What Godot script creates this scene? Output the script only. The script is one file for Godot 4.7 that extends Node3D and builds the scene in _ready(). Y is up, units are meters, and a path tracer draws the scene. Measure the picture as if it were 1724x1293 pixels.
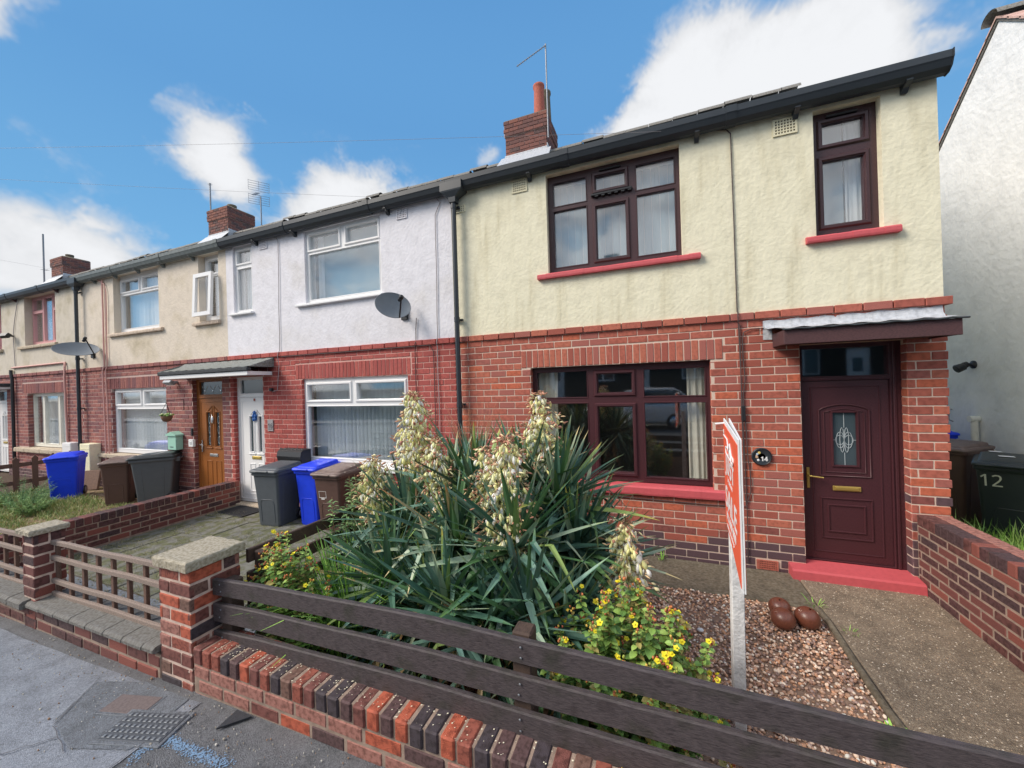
extends Node3D

# ---------------------------------------------------------------- mesh builder
class MB:
	var v := PackedVector3Array()
	var n := PackedVector3Array()
	var c := PackedColorArray()
	var col := Color.WHITE
	var t := Transform3D()

	func tn(a: Vector3, b: Vector3, d: Vector3, na: Vector3, nb: Vector3, nd: Vector3) -> void:
		var g := (b - a).cross(d - a)
		if g.dot(na + nb + nd) < 0.0:
			var s := b; b = d; d = s
			s = nb; nb = nd; nd = s
		v.append(t * a); v.append(t * d); v.append(t * b)
		n.append((t.basis * na).normalized()); n.append((t.basis * nd).normalized()); n.append((t.basis * nb).normalized())
		c.append(col); c.append(col); c.append(col)

	func tri(a: Vector3, b: Vector3, d: Vector3, out: Vector3) -> void:
		var g := (b - a).cross(d - a).normalized()
		if g.dot(out) < 0.0:
			g = -g
		tn(a, b, d, g, g, g)

	func quad(a: Vector3, b: Vector3, d: Vector3, e: Vector3, out: Vector3) -> void:
		tri(a, b, d, out); tri(a, d, e, out)

	func cbox(lo: Vector3, hi: Vector3, b := 0.0, back := true) -> void:
		var m := (lo + hi) * 0.5
		var h := (hi - lo) * 0.5
		b = minf(b, minf(h.x, minf(h.y, h.z)) * 0.9)
		for k in 3:
			var i := (k + 1) % 3
			var j := (k + 2) % 3
			for s in [-1.0, 1.0]:
				if not back and k == 2 and s < 0.0:
					continue
				var q: Array[Vector3] = []
				for e in [[-1, -1], [1, -1], [1, 1], [-1, 1]]:
					var p := Vector3.ZERO
					p[k] = s * h[k]; p[i] = e[0] * (h[i] - b); p[j] = e[1] * (h[j] - b)
					q.append(m + p)
				var o := Vector3.ZERO
				o[k] = s
				quad(q[0], q[1], q[2], q[3], o)
			if b > 0.0:
				for si in [-1.0, 1.0]:
					for sj in [-1.0, 1.0]:
						if not back and ((i == 2 and si < 0.0) or (j == 2 and sj < 0.0)):
							continue
						var q: Array[Vector3] = []
						for sk in [-1.0, 1.0]:
							var p := Vector3.ZERO
							p[k] = sk * (h[k] - b); p[i] = si * h[i]; p[j] = sj * (h[j] - b)
							q.append(m + p)
							p[i] = si * (h[i] - b); p[j] = sj * h[j]
							q.append(m + p)
						var o := Vector3.ZERO
						o[i] = si; o[j] = sj
						quad(q[0], q[1], q[3], q[2], o)
		if b > 0.0:
			for sx in [-1.0, 1.0]:
				for sy in [-1.0, 1.0]:
					for sz in ([-1.0, 1.0] if back else [1.0]):
						tri(m + Vector3(sx * h.x, sy * (h.y - b), sz * (h.z - b)), m + Vector3(sx * (h.x - b), sy * h.y, sz * (h.z - b)), m + Vector3(sx * (h.x - b), sy * (h.y - b), sz * h.z), Vector3(sx, sy, sz))

	func panel(x0: float, x1: float, y0: float, y1: float, zf: float, zb: float, holes: Array) -> void:
		var xs := [x0, x1]
		var ys := [y0, y1]
		for r in holes:
			for q in [r[0], r[1]]:
				if q > x0 and q < x1 and not xs.has(q): xs.append(q)
			for q in [r[2], r[3]]:
				if q > y0 and q < y1 and not ys.has(q): ys.append(q)
		xs.sort(); ys.sort()
		for i in xs.size() - 1:
			for j in ys.size() - 1:
				var mx: float = (xs[i] + xs[i + 1]) * 0.5
				var my: float = (ys[j] + ys[j + 1]) * 0.5
				var skip := false
				for r in holes:
					if mx > r[0] and mx < r[1] and my > r[2] and my < r[3]: skip = true
				if skip: continue
				for z in [zf, zb]:
					quad(Vector3(xs[i], ys[j], z), Vector3(xs[i + 1], ys[j], z), Vector3(xs[i + 1], ys[j + 1], z), Vector3(xs[i], ys[j + 1], z), Vector3(0, 0, 1 if z == zf else -1))
		var rim := holes.duplicate()
		rim.append([x0, x1, y0, y1, -1])
		for r in rim:
			var s: float = -1.0 if r.size() > 4 and r[4] is int and r[4] == -1 else 1.0
			var a: float = maxf(r[0], x0); var b: float = minf(r[1], x1)
			var e: float = maxf(r[2], y0); var f: float = minf(r[3], y1)
			quad(Vector3(a, e, zf), Vector3(a, f, zf), Vector3(a, f, zb), Vector3(a, e, zb), Vector3(s, 0, 0))
			quad(Vector3(b, e, zf), Vector3(b, f, zf), Vector3(b, f, zb), Vector3(b, e, zb), Vector3(-s, 0, 0))
			quad(Vector3(a, e, zf), Vector3(b, e, zf), Vector3(b, e, zb), Vector3(a, e, zb), Vector3(0, s, 0))
			quad(Vector3(a, f, zf), Vector3(b, f, zf), Vector3(b, f, zb), Vector3(a, f, zb), Vector3(0, -s, 0))

	# a moulded ring round a rectangle in the xy plane: from the plane z up to z+h, w wide outside the rectangle
	func ring(x0: float, x1: float, y0: float, y1: float, z: float, w: float, h: float, drop := 0.0) -> void:
		var steps := [[w, 0.0], [w * 0.7, h], [w * 0.25, h], [0.0, -drop]]
		for k in 3:
			var a: float = steps[k][0]; var b: float = steps[k + 1][0]
			var za: float = z + steps[k][1]; var zb: float = z + steps[k + 1][1]
			var p := [Vector3(x0 - a, y0 - a, za), Vector3(x1 + a, y0 - a, za), Vector3(x1 + a, y1 + a, za), Vector3(x0 - a, y1 + a, za)]
			var q := [Vector3(x0 - b, y0 - b, zb), Vector3(x1 + b, y0 - b, zb), Vector3(x1 + b, y1 + b, zb), Vector3(x0 - b, y1 + b, zb)]
			for i in 4:
				quad(p[i], p[(i + 1) % 4], q[(i + 1) % 4], q[i], Vector3(0, 0, 1))

	func loft(rings: Array, caps := true, closed := true) -> void:
		var nr := rings.size()
		var m: int = rings[0].size()
		var nn := []
		for i in nr:
			var cen := Vector3.ZERO
			for p in rings[i]: cen += p
			cen /= m
			var row := PackedVector3Array()
			for j in m:
				var ja := (j + 1) % m if closed else mini(j + 1, m - 1)
				var jb := (j + m - 1) % m if closed else maxi(j - 1, 0)
				var du: Vector3 = rings[i][ja] - rings[i][jb]
				var dv: Vector3 = rings[mini(i + 1, nr - 1)][j] - rings[maxi(i - 1, 0)][j]
				var g := du.cross(dv)
				if g.length() < 1e-12: g = rings[i][j] - cen
				g = g.normalized()
				if closed and g.dot(rings[i][j] - cen) < 0.0: g = -g
				row.append(g)
			nn.append(row)
		for i in nr - 1:
			for j in (m if closed else m - 1):
				var k := (j + 1) % m
				tn(rings[i][j], rings[i][k], rings[i + 1][k], nn[i][j], nn[i][k], nn[i + 1][k])
				tn(rings[i][j], rings[i + 1][k], rings[i + 1][j], nn[i][j], nn[i + 1][k], nn[i + 1][j])
		if caps and closed:
			for e in [0, nr - 1]:
				var cen := Vector3.ZERO
				for p in rings[e]: cen += p
				cen /= m
				var o := Vector3.ZERO
				for p in rings[mini(1, nr - 1) if e == 0 else nr - 2]: o += p
				o = (cen - o / m).normalized()
				for j in m:
					tri(cen, rings[e][j], rings[e][(j + 1) % m], o)

	func tube(path: Array, r: float, sides := 8, r2 := -1.0) -> void:
		var rings := []
		var up := Vector3.UP
		for i in path.size():
			var d: Vector3 = (path[mini(i + 1, path.size() - 1)] - path[maxi(i - 1, 0)]).normalized()
			if absf(d.dot(up)) > 0.9: up = Vector3.RIGHT if absf(d.x) < 0.8 else Vector3.FORWARD
			var a := d.cross(up).normalized()
			var b := a.cross(d).normalized()
			up = b
			var rr := r if r2 < 0.0 else lerpf(r, r2, float(i) / maxf(1, path.size() - 1))
			var row := PackedVector3Array()
			for k in sides:
				row.append(path[i] + (a * cos(TAU * k / sides) + b * sin(TAU * k / sides)) * rr)
			rings.append(row)
		loft(rings)

	func lathe(prof: Array, sides := 16, caps := true) -> void:   # prof: Vector2(radius, y)
		var rings := []
		for p in prof:
			var row := PackedVector3Array()
			for k in sides:
				row.append(Vector3(cos(TAU * k / sides) * p.x, p.y, sin(TAU * k / sides) * p.x))
			rings.append(row)
		loft(rings, caps)

	func prism(poly: PackedVector2Array, z0: float, z1: float) -> void:
		var ix := Geometry2D.triangulate_polygon(poly)
		for z in [z0, z1]:
			for i in range(0, ix.size(), 3):
				tri(Vector3(poly[ix[i]].x, poly[ix[i]].y, z), Vector3(poly[ix[i + 1]].x, poly[ix[i + 1]].y, z), Vector3(poly[ix[i + 2]].x, poly[ix[i + 2]].y, z), Vector3(0, 0, 1 if z == maxf(z0, z1) else -1))
		var area := 0.0
		for i in poly.size(): area += poly[i].cross(poly[(i + 1) % poly.size()])
		for i in poly.size():
			var a := poly[i]
			var b := poly[(i + 1) % poly.size()]
			var o := Vector3(b.y - a.y, a.x - b.x, 0) * signf(area)
			quad(Vector3(a.x, a.y, z0), Vector3(b.x, b.y, z0), Vector3(b.x, b.y, z1), Vector3(a.x, a.y, z1), o)

	func ribbon(pts: Array, side: Array, wd: Array, fold := 0.0, cols := []) -> void:   # a leaf: two quads across, folded upwards by fold
		for i in pts.size() - 1:
			if cols.size(): col = cols[i]
			var p: Vector3 = pts[i]; var q: Vector3 = pts[i + 1]
			var up: Vector3 = (side[i].cross(q - p)).normalized()
			if up.y < 0.0: up = -up
			var l0: Vector3 = p - side[i] * wd[i] + up * wd[i] * fold; var l1: Vector3 = q - side[i + 1] * wd[i + 1] + up * wd[i + 1] * fold
			var r0: Vector3 = p + side[i] * wd[i] + up * wd[i] * fold; var r1: Vector3 = q + side[i + 1] * wd[i + 1] + up * wd[i + 1] * fold
			quad(l0, p, q, l1, up)
			quad(p, r0, r1, q, up)

	func blob(cen: Vector3, r: Vector3, seg := 10, rows := 6) -> void:
		var rings := []
		for i in rows + 1:
			var a := PI * (float(i) / rows) - PI / 2
			var row := PackedVector3Array()
			for k in seg:
				row.append(cen + Vector3(cos(a) * cos(TAU * k / seg) * r.x, sin(a) * r.y, cos(a) * sin(TAU * k / seg) * r.z))
			rings.append(row)
		loft(rings, false)

	func add(m: MB, x: Transform3D) -> void:
		for i in m.v.size():
			v.append(x * m.v[i]); n.append((x.basis * m.n[i]).normalized()); c.append(m.c[i] * col)

	func mesh() -> ArrayMesh:
		var am := ArrayMesh.new()
		if v.is_empty(): return am
		var a := []
		a.resize(Mesh.ARRAY_MAX)
		a[Mesh.ARRAY_VERTEX] = v; a[Mesh.ARRAY_NORMAL] = n; a[Mesh.ARRAY_COLOR] = c
		am.add_surface_from_arrays(Mesh.PRIMITIVE_TRIANGLES, a)
		return am


var rng := RandomNumberGenerator.new()
var M := {}            # materials
var T := {}            # textures
const EXPOSURE := 2.55
const GAIN := 1.18     # albedo for a surface that shows this colour in the photograph's soft light
const EYE := Vector3(0, 1.977, 4.776)


func D(r: float, g: float, b: float) -> Color:
	var k := Color(r / 255.0, g / 255.0, b / 255.0).srgb_to_linear()
	return Color(minf(k.r * GAIN, 0.85), minf(k.g * GAIN, 0.85), minf(k.b * GAIN, 0.85))


func ramp(stops: Array) -> Gradient:
	var g := Gradient.new()
	var o := PackedFloat32Array(); var cc := PackedColorArray()
	for s in stops:
		o.append(s[0]); var q = s[1]
		cc.append(q if q is Color else Color(q, q, q))
	g.offsets = o; g.colors = cc
	return g


func ntex(sd: int, freq: float, stops: Array, oct := 4, type := FastNoiseLite.TYPE_SIMPLEX_SMOOTH, size := 512, warp := 0.0) -> NoiseTexture2D:
	var f := FastNoiseLite.new()
	f.seed = sd; f.frequency = freq; f.noise_type = type; f.fractal_octaves = oct
	f.cellular_return_type = FastNoiseLite.RETURN_CELL_VALUE
	if warp > 0.0:
		f.domain_warp_enabled = true; f.domain_warp_amplitude = warp; f.domain_warp_frequency = freq
	var x := NoiseTexture2D.new()
	x.width = size; x.height = size; x.seamless = true; x.noise = f; x.color_ramp = ramp(stops)
	return x


func nmap(sd: int, freq: float, bump: float, oct := 4, size := 512, type := FastNoiseLite.TYPE_SIMPLEX_SMOOTH) -> NoiseTexture2D:
	var f := FastNoiseLite.new()
	f.seed = sd; f.frequency = freq; f.noise_type = type; f.fractal_octaves = oct
	var x := NoiseTexture2D.new()
	x.width = size; x.height = size; x.seamless = true; x.noise = f; x.as_normal_map = true; x.bump_strength = bump
	return x


# a material: base colour (linear), roughness, colour texture, its repeats per metre, normal map and its strength, second colour texture (multiplied)
func mk(key: String, k: Color, rough: float, tex = null, sc = 1.0, nm = null, ns := 1.0, det = null, dsc = 0.5, metal := 0.0) -> StandardMaterial3D:
	var m := StandardMaterial3D.new()
	m.resource_name = key
	m.albedo_color = k.linear_to_srgb()
	m.roughness = rough; m.metallic = metal
	if tex != null or nm != null:
		m.uv1_triplanar = true; m.uv1_world_triplanar = true
		m.uv1_scale = sc if sc is Vector3 else Vector3(sc, sc, sc)
	if tex != null: m.albedo_texture = tex
	if nm != null:
		m.normal_enabled = true; m.normal_texture = nm; m.normal_scale = ns
	if det != null:
		m.detail_enabled = true; m.detail_albedo = det; m.detail_blend_mode = BaseMaterial3D.BLEND_MODE_MUL
		m.detail_uv_layer = BaseMaterial3D.DETAIL_UV_2
		m.uv2_triplanar = true; m.uv2_world_triplanar = true
		m.uv2_scale = dsc if dsc is Vector3 else Vector3(dsc, dsc, dsc)
	M[key] = m
	return m


func put(parent: Node, called: String, mb, mat: Material, kind := "") -> MeshInstance3D:
	var o := MeshInstance3D.new()
	o.name = called
	o.mesh = mb.mesh() if mb is MB else mb
	o.material_override = mat
	if kind: o.set_meta("kind", kind)
	parent.add_child(o, true)
	return o


func tag(o: Node, label: String, category: String, group := "") -> Node:
	o.set_meta("label", label); o.set_meta("category", category)
	if group: o.set_meta("group", group)
	return o


func thing(called: String, label: String, category: String, at := Vector3.ZERO, turn := 0.0, group := "") -> Node3D:
	var o := Node3D.new()
	o.name = called; o.position = at; o.rotation.y = turn
	add_child(o, true)
	tag(o, label, category, group)
	return o


func struct(called: String, mb, mat: Material) -> MeshInstance3D:
	var o := put(self, called, mb, mat, "structure")
	return o


func words(parent: Node, called: String, s: String, cap: float, xf: Transform3D, mat: Material, depth := 0.001, weight := 700, squeeze := 1.0) -> void:
	var tm := TextMesh.new()
	var f := SystemFont.new()
	f.font_names = PackedStringArray(["Droid Sans"]); f.font_weight = weight
	tm.font = f; tm.text = s; tm.font_size = 48; tm.depth = depth; tm.curve_step = 2.0
	tm.pixel_size = cap / (0.714 * 48.0)
	var o := MeshInstance3D.new()
	o.name = called; o.mesh = tm; o.material_override = mat
	o.transform = xf * Transform3D(Basis.from_scale(Vector3(squeeze, 1, 1)), Vector3.ZERO)
	parent.add_child(o, true)


# ---------------------------------------------------------------- bricks
var brick_meshes := {}

func brick_shape(l: float, h: float, d: float, bev: float, variant: int) -> MB:
	var r := RandomNumberGenerator.new()
	r.seed = 1000 + variant * 77 + int(l * 1000)
	var m := MB.new()
	m.cbox(Vector3(-l / 2, -h / 2, -d), Vector3(l / 2, h / 2, 0), bev)
	for i in m.v.size():      # worn, slightly uneven arrises
		var p := m.v[i]
		var q := sin(p.x * 91.0 + variant * 3.1) * cos(p.y * 67.0 + variant) * 0.0016
		m.v[i] = p + Vector3(sin(p.y * 120.0 + variant * 2.0) * 0.0012, q, q * 0.9)
	return m


func brick_mesh(l: float, h: float, d: float, bev: float, variant: int) -> ArrayMesh:
	var key := "%d_%d_%d_%d_%d" % [roundi(l * 200), roundi(h * 500), roundi(d * 200), roundi(bev * 2000), variant]
	if not brick_meshes.has(key):
		brick_meshes[key] = brick_shape(roundi(l * 200) / 200.0, roundi(h * 500) / 500.0, d, bev, variant).mesh()
	return brick_meshes[key]


# list of [transform, l, h, d, tone]; those that show largest become parts, the rest one joined part
func lay(parent: Node3D, list: Array, mats: Array, most: int, bev := 0.004, joined_mat: Material = null) -> void:
	var gx := parent.global_transform
	for b in list:
		var p: Vector3 = gx * b[0].origin
		b.append(b[1] * b[2] / maxf(0.2, p.distance_squared_to(EYE)))
	list.sort_custom(func(a, b): return a[5] > b[5])
	var rest := MB.new()
	for i in list.size():
		var b = list[i]
		if i < most:
			var o := MeshInstance3D.new()
			o.name = "brick"
			o.mesh = brick_mesh(b[1], b[2], b[3], bev, rng.randi() % 3)
			o.material_override = mats[b[4] % mats.size()]
			o.transform = b[0]
			parent.add_child(o, true)
		else:
			rest.col = mats[b[4] % mats.size()].albedo_color.srgb_to_linear()
			rest.add(brick_shape(b[1], b[2], b[3], bev, rng.randi() % 3), b[0])
	if rest.v.size():
		put(parent, "bricks", rest, joined_mat if joined_mat else M.brick_rest, "stuff")


func cut(r: Array, holes: Array) -> Array:
	var out := [r]
	for h in holes:
		var nxt := []
		for q in out:
			if q[1] <= h[0] or q[0] >= h[1] or q[3] <= h[2] or q[2] >= h[3]:
				nxt.append(q); continue
			var j := 0.008
			if q[0] < h[0]: nxt.append([q[0], h[0], q[2], q[3]])
			if q[1] > h[1]: nxt.append([h[1], q[1], q[2], q[3]])
			var a: float = maxf(q[0], h[0]); var b: float = minf(q[1], h[1])
			if q[3] > h[3]: nxt.append([a, b, h[3] + j * 0.5, q[3]])
			if q[2] < h[2]: nxt.append([a, b, q[2], h[2] - j * 0.5])
		out = nxt
	var kept := []
	for q in out:
		if q[1] - q[0] > 0.028 and q[3] - q[2] > 0.022: kept.append(q)
	return kept


# stretcher bond over a rectangle of a wall (local x along the wall, z outwards), with openings
func bond(x0: float, x1: float, y0: float, y1: float, z: float, holes: Array, tones: Callable, course := 0.0867, pitch := 0.230, joint := 0.010, phase := 0.0, dep := 0.06) -> Array:
	var list := []
	var rows := int(ceil((y1 - y0) / course - 0.05))
	for i in rows:
		var top := y1 - i * course
		var bot := maxf(top - course + joint, y0)
		var x := x0 - pitch * fposmod(phase + (0.5 if i % 2 else 0.0) + rng.randf_range(-0.02, 0.02), 1.0)
		while x < x1:
			var a := maxf(x, x0); var b := minf(x + pitch - joint, x1)
			if b - a > 0.03:
				for q in cut([a, b, bot, top], holes):
					var tr := Transform3D(Basis.from_euler(Vector3(rng.randf_range(-1, 1) * 0.008, rng.randf_range(-1, 1) * 0.006, rng.randf_range(-1, 1) * 0.004)), Vector3((q[0] + q[1]) / 2, (q[2] + q[3]) / 2, z + rng.randf_range(-0.002, 0.002)))
					list.append([tr, q[1] - q[0], q[3] - q[2], dep, tones.call(i, (q[0] + q[1]) / 2)])
			x += pitch
	return list


func row_on_edge(x0: float, x1: float, y0: float, y1: float, z: float, tones: Callable, pitch := 0.0825, joint := 0.009, dep := 0.1) -> Array:
	var list := []
	var k := int(round((x1 - x0) / pitch))
	var w := (x1 - x0) / k
	for i in k:
		var tr := Transform3D(Basis.from_euler(Vector3(rng.randf_range(-1, 1) * 0.012, rng.randf_range(-1, 1) * 0.012, rng.randf_range(-1, 1) * 0.01)), Vector3(x0 + w * (i + 0.5), (y0 + y1) / 2 + rng.randf_range(-0.002, 0.002), z + rng.randf_range(-0.002, 0.003)))
		list.append([tr, w - joint, y1 - y0, dep, tones.call(i, x0 + w * i)])
	return list


func rnd_tone(weights: Array) -> Callable:
	var tot := 0.0
	for w in weights: tot += w
	return func(_i, _x):
		var r := rng.randf() * tot
		for k in weights.size():
			r -= weights[k]
			if r <= 0.0: return k
		return 0


# ---------------------------------------------------------------- sky
func sky_picture() -> Image:
	var w := 2048
	var h := 1024
	var im := Image.create(w, h, false, Image.FORMAT_RGBF)
	var f := FastNoiseLite.new()
	f.seed = 41; f.frequency = 4.0; f.fractal_octaves = 7; f.fractal_gain = 0.58; f.noise_type = FastNoiseLite.TYPE_SIMPLEX_SMOOTH
	f.domain_warp_enabled = true; f.domain_warp_amplitude = 0.10; f.domain_warp_frequency = 2.4
	var g := FastNoiseLite.new()
	g.seed = 9; g.frequency = 1.1; g.fractal_octaves = 3
	# clouds: direction, angular size (radians), strength
	var puffs := [
		[Vector3(0.225, 0.535, -0.805), 0.12, 1.2], [Vector3(0.10, 0.585, -0.795), 0.075, 1.0], [Vector3(0.315, 0.515, -0.795), 0.075, 1.05], [Vector3(0.15, 0.515, -0.835), 0.11, 1.1], [Vector3(0.30, 0.565, -0.765), 0.045, 0.75],
		[Vector3(0.02, 0.56, -0.83), 0.08, 0.95], [Vector3(-0.03, 0.53, -0.85), 0.06, 0.75],
		[Vector3(-0.646, 0.415, -0.627), 0.065, 1.1], [Vector3(-0.55, 0.40, -0.72), 0.075, 1.1], [Vector3(-0.70, 0.35, -0.60), 0.065, 1.0], [Vector3(-0.759, 0.455, -0.469), 0.055, 0.95], [Vector3(-0.77, 0.39, -0.50), 0.055, 0.9], [Vector3(-0.47, 0.45, -0.76), 0.05, 0.6],
		[Vector3(-0.926, 0.235, -0.29), 0.085, 1.2], [Vector3(-0.955, 0.22, -0.18), 0.09, 1.15], [Vector3(-0.90, 0.22, -0.37), 0.05, 0.8],
		[Vector3(-0.825, 0.525, -0.205), 0.05, 0.8], [Vector3(-0.871, 0.421, -0.254), 0.035, 0.5], [Vector3(-0.33, 0.52, -0.785), 0.022, 0.55], [Vector3(-0.36, 0.51, -0.78), 0.02, 0.45],
		[Vector3(0.47, 0.30, -0.83), 0.07, 0.7]]
	var view := Vector3(-0.36, 0.25, -0.93).normalized()
	var ground := Color(0.20, 0.20, 0.19)
	for p in puffs: p[0] = p[0].normalized()
	for y in h:
		var el := PI / 2 - PI * (y + 0.5) / h
		if el < 0.0:
			im.fill_rect(Rect2i(0, y, w, h - y), ground)
			break
		var s := sin(el)
		var clear := Color(0.262, 0.60, 0.905).lerp(Color(0.132, 0.356, 0.69), clampf(pow(s / 0.55, 0.75), 0.0, 1.0)).lerp(Color(0.075, 0.235, 0.55), smoothstep(0.6, 1.0, s))
		for x in w:
			var az := TAU * (x + 0.5) / w
			var d := Vector3(sin(az) * cos(el), s, -cos(az) * cos(el))
			var dens := 0.0
			for p in puffs:
				var k: float = d.dot(p[0])
				if k > 0.86:
					dens += 1.12 * p[2] * exp(-(2.0 - 2.0 * k) / (p[1] * p[1]))
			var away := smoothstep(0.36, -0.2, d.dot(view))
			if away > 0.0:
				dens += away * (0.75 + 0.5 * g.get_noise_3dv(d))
			if dens > 0.03:
				dens = minf(dens, 1.3)
				var q := Vector3(d.x, d.y * 1.5, d.z)
				dens += 0.95 * f.get_noise_3dv(q)
				var a := smoothstep(0.22, 0.92, dens)
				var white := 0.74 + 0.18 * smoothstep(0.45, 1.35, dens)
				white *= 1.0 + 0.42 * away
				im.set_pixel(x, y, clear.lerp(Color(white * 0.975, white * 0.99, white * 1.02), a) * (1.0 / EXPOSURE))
			else:
				im.set_pixel(x, y, clear * (1.0 / EXPOSURE))
	return im


func _ready() -> void:
	rng.seed = 20240
	# ---- camera
	var cam := Camera3D.new()
	cam.name = "camera"
	cam.position = EYE
	cam.rotation = Vector3(0.001086, 0.367868, -0.0306975)
	cam.fov = 91.31
	cam.near = 0.05; cam.far = 900.0
	add_child(cam)
	cam.current = true
	# ---- sky, exposure
	var env := Environment.new()
	env.background_mode = Environment.BG_SKY
	var sm := PanoramaSkyMaterial.new()
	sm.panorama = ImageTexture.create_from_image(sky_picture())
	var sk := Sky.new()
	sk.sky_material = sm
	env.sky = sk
	env.tonemap_mode = Environment.TONE_MAPPER_LINEAR
	env.tonemap_exposure = EXPOSURE
	env.sdfgi_enabled = true; env.ssao_enabled = true; env.ssil_enabled = true
	var we := WorldEnvironment.new()
	we.name = "world_environment"; we.environment = env
	add_child(we)
	# ---- sun behind thin cloud, high behind the photographer's left shoulder
	var sun := DirectionalLight3D.new()
	sun.name = "sun"
	sun.rotation_degrees = Vector3(-40, -54, 0)
	sun.light_energy = 0.5
	sun.light_color = Color(1.0, 0.955, 0.90)
	sun.light_angular_distance = 26.0
	sun.shadow_enabled = true
	add_child(sun)

	textures()
	setting()
	house_14()
	house_16()
	house_18()
	house_20()
	house_22()
	house_12()
	front_boundary()
	garden_14()
	wheelie_bins()
	roof_things()
	facade_things()
	plants()
	far_side()


func textures() -> void:
	T.grain = ntex(1, 0.09, [[0.0, 0.80], [0.45, 0.94], [1.0, 1.0]], 5)
	T.blotch = ntex(2, 0.012, [[0.0, 0.80], [0.5, 0.95], [1.0, 1.0]], 5)
	T.soft = ntex(3, 0.010, [[0.0, 0.93], [0.5, 0.98], [1.0, 1.0]], 5)
	T.stain = ntex(4, 0.008, [[0.0, Color(0.86, 0.85, 0.80)], [0.25, Color(0.95, 0.945, 0.92)], [0.5, Color(1, 1, 1)], [1.0, Color(1, 1, 1)]], 6, FastNoiseLite.TYPE_SIMPLEX_SMOOTH, 512, 30.0)
	T.streak = ntex(26, 0.012, [[0.0, Color(0.88, 0.87, 0.84)], [0.25, Color(0.955, 0.95, 0.935)], [0.5, Color(0.99, 0.99, 0.985)], [1.0, Color(1, 1, 1)]], 6)
	T.algae = ntex(25, 0.012, [[0.0, Color(0.74, 0.80, 0.70)], [0.3, Color(0.90, 0.92, 0.88)], [0.5, Color(1, 1, 1)], [0.75, Color(1, 1, 1)], [1.0, Color(0.8, 0.78, 0.78)]], 5)
	T.stain2 = ntex(24, 0.008, [[0.0, Color(0.90, 0.89, 0.86)], [0.2, Color(0.97, 0.965, 0.95)], [0.45, Color(1, 1, 1)], [1.0, Color(1, 1, 1)]], 6, FastNoiseLite.TYPE_SIMPLEX_SMOOTH, 512, 30.0)
	T.tar = ntex(5, 0.20, [[0.0, 0.58], [0.5, 0.82], [0.82, 0.92], [0.92, 1.0], [1.0, 1.0]], 3, FastNoiseLite.TYPE_CELLULAR, 1024)
	T.aggregate = ntex(6, 0.16, [[0.0, Color(0.62, 0.57, 0.51)], [0.5, Color(0.74, 0.69, 0.62)], [0.80, Color(0.82, 0.77, 0.69)], [0.90, Color(0.98, 0.93, 0.84)], [1.0, Color(1, 0.98, 0.92)]], 2, FastNoiseLite.TYPE_CELLULAR, 1024)
	T.wood = ntex(7, 0.035, [[0.0, 0.58], [0.35, 0.84], [0.6, 0.95], [1.0, 1.0]], 5)
	T.moss = ntex(8, 0.010, [[0.0, Color(0.76, 0.80, 0.56)], [0.40, Color(0.84, 0.85, 0.70)], [0.56, Color(0.95, 0.95, 0.92)], [1.0, Color(1, 1, 1)]], 6, FastNoiseLite.TYPE_SIMPLEX_SMOOTH, 512, 20.0)
	T.lichen = ntex(9, 0.03, [[0.0, Color(0.70, 0.68, 0.63)], [0.45, Color(0.88, 0.86, 0.82)], [0.7, Color(0.97, 0.96, 0.94)], [1.0, Color(1, 1, 1)]], 6)
	T.dirt = ntex(15, 0.018, [[0.0, Color(0.60, 0.56, 0.55)], [0.35, Color(0.84, 0.81, 0.79)], [0.6, Color(0.97, 0.96, 0.95)], [1.0, Color(1, 1, 1)]], 6)
	T.n_stucco = nmap(11, 0.035, 7.0, 5)
	T.n_fine = nmap(12, 0.14, 4.0, 4)
	T.n_tar = nmap(13, 0.22, 6.0, 2, 1024)
	T.n_wood = nmap(14, 0.05, 4.0, 4)
	mk("render14", D(238, 216, 192), 0.92, T.soft, 0.9, T.n_stucco, 0.20, T.streak, Vector3(0.8, 0.10, 0.8))
	mk("render16", D(216, 215, 222), 0.92, T.soft, 0.8, T.n_stucco, 0.2, T.stain2, 0.17)
	mk("render18", D(206, 195, 180), 0.93, T.soft, 0.8, T.n_stucco, 0.25, T.stain, 0.25)
	mk("render20", D(192, 184, 170), 0.93, T.soft, 0.8, T.n_stucco, 0.25, T.stain, 0.3)
	mk("render12", D(244, 240, 224), 0.92, T.soft, 0.45, T.n_stucco, 0.22)
	mk("mortar14", D(212, 190, 174), 0.95, T.grain, 3.0, T.n_fine, 0.5)
	mk("mortar16", D(208, 164, 154), 0.95, T.grain, 3.0, T.n_fine, 0.5)
	mk("mortar18", D(190, 166, 158), 0.95, T.grain, 3.0, T.n_fine, 0.5)
	mk("mortar_wall", D(154, 134, 120), 0.95, T.blotch, 2.0, T.n_fine, 0.7)
	mk("mortar_pier", D(206, 182, 168), 0.95, T.blotch, 2.0, T.n_fine, 0.7)
	bricks_of("b14", [[172, 96, 80], [158, 86, 73], [180, 104, 84], [162, 96, 86], [188, 100, 74], [92, 70, 76], [132, 76, 70]], 0.88)
	bricks_of("b16", [[170, 82, 76], [162, 77, 72], [176, 88, 80], [158, 74, 68], [104, 70, 74]], 0.8)
	bricks_of("b18", [[148, 94, 88], [136, 84, 82], [157, 100, 92], [126, 82, 84], [92, 68, 72]], 0.88)
	bricks_of("bw", [[176, 90, 66], [118, 72, 66], [66, 58, 64], [158, 110, 100], [114, 86, 76], [144, 80, 66], [88, 66, 67]], 0.75)
	bricks_of("bs", [[100, 63, 60], [114, 67, 62], [86, 58, 59], [134, 76, 66], [76, 57, 60]], 0.8)
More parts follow.
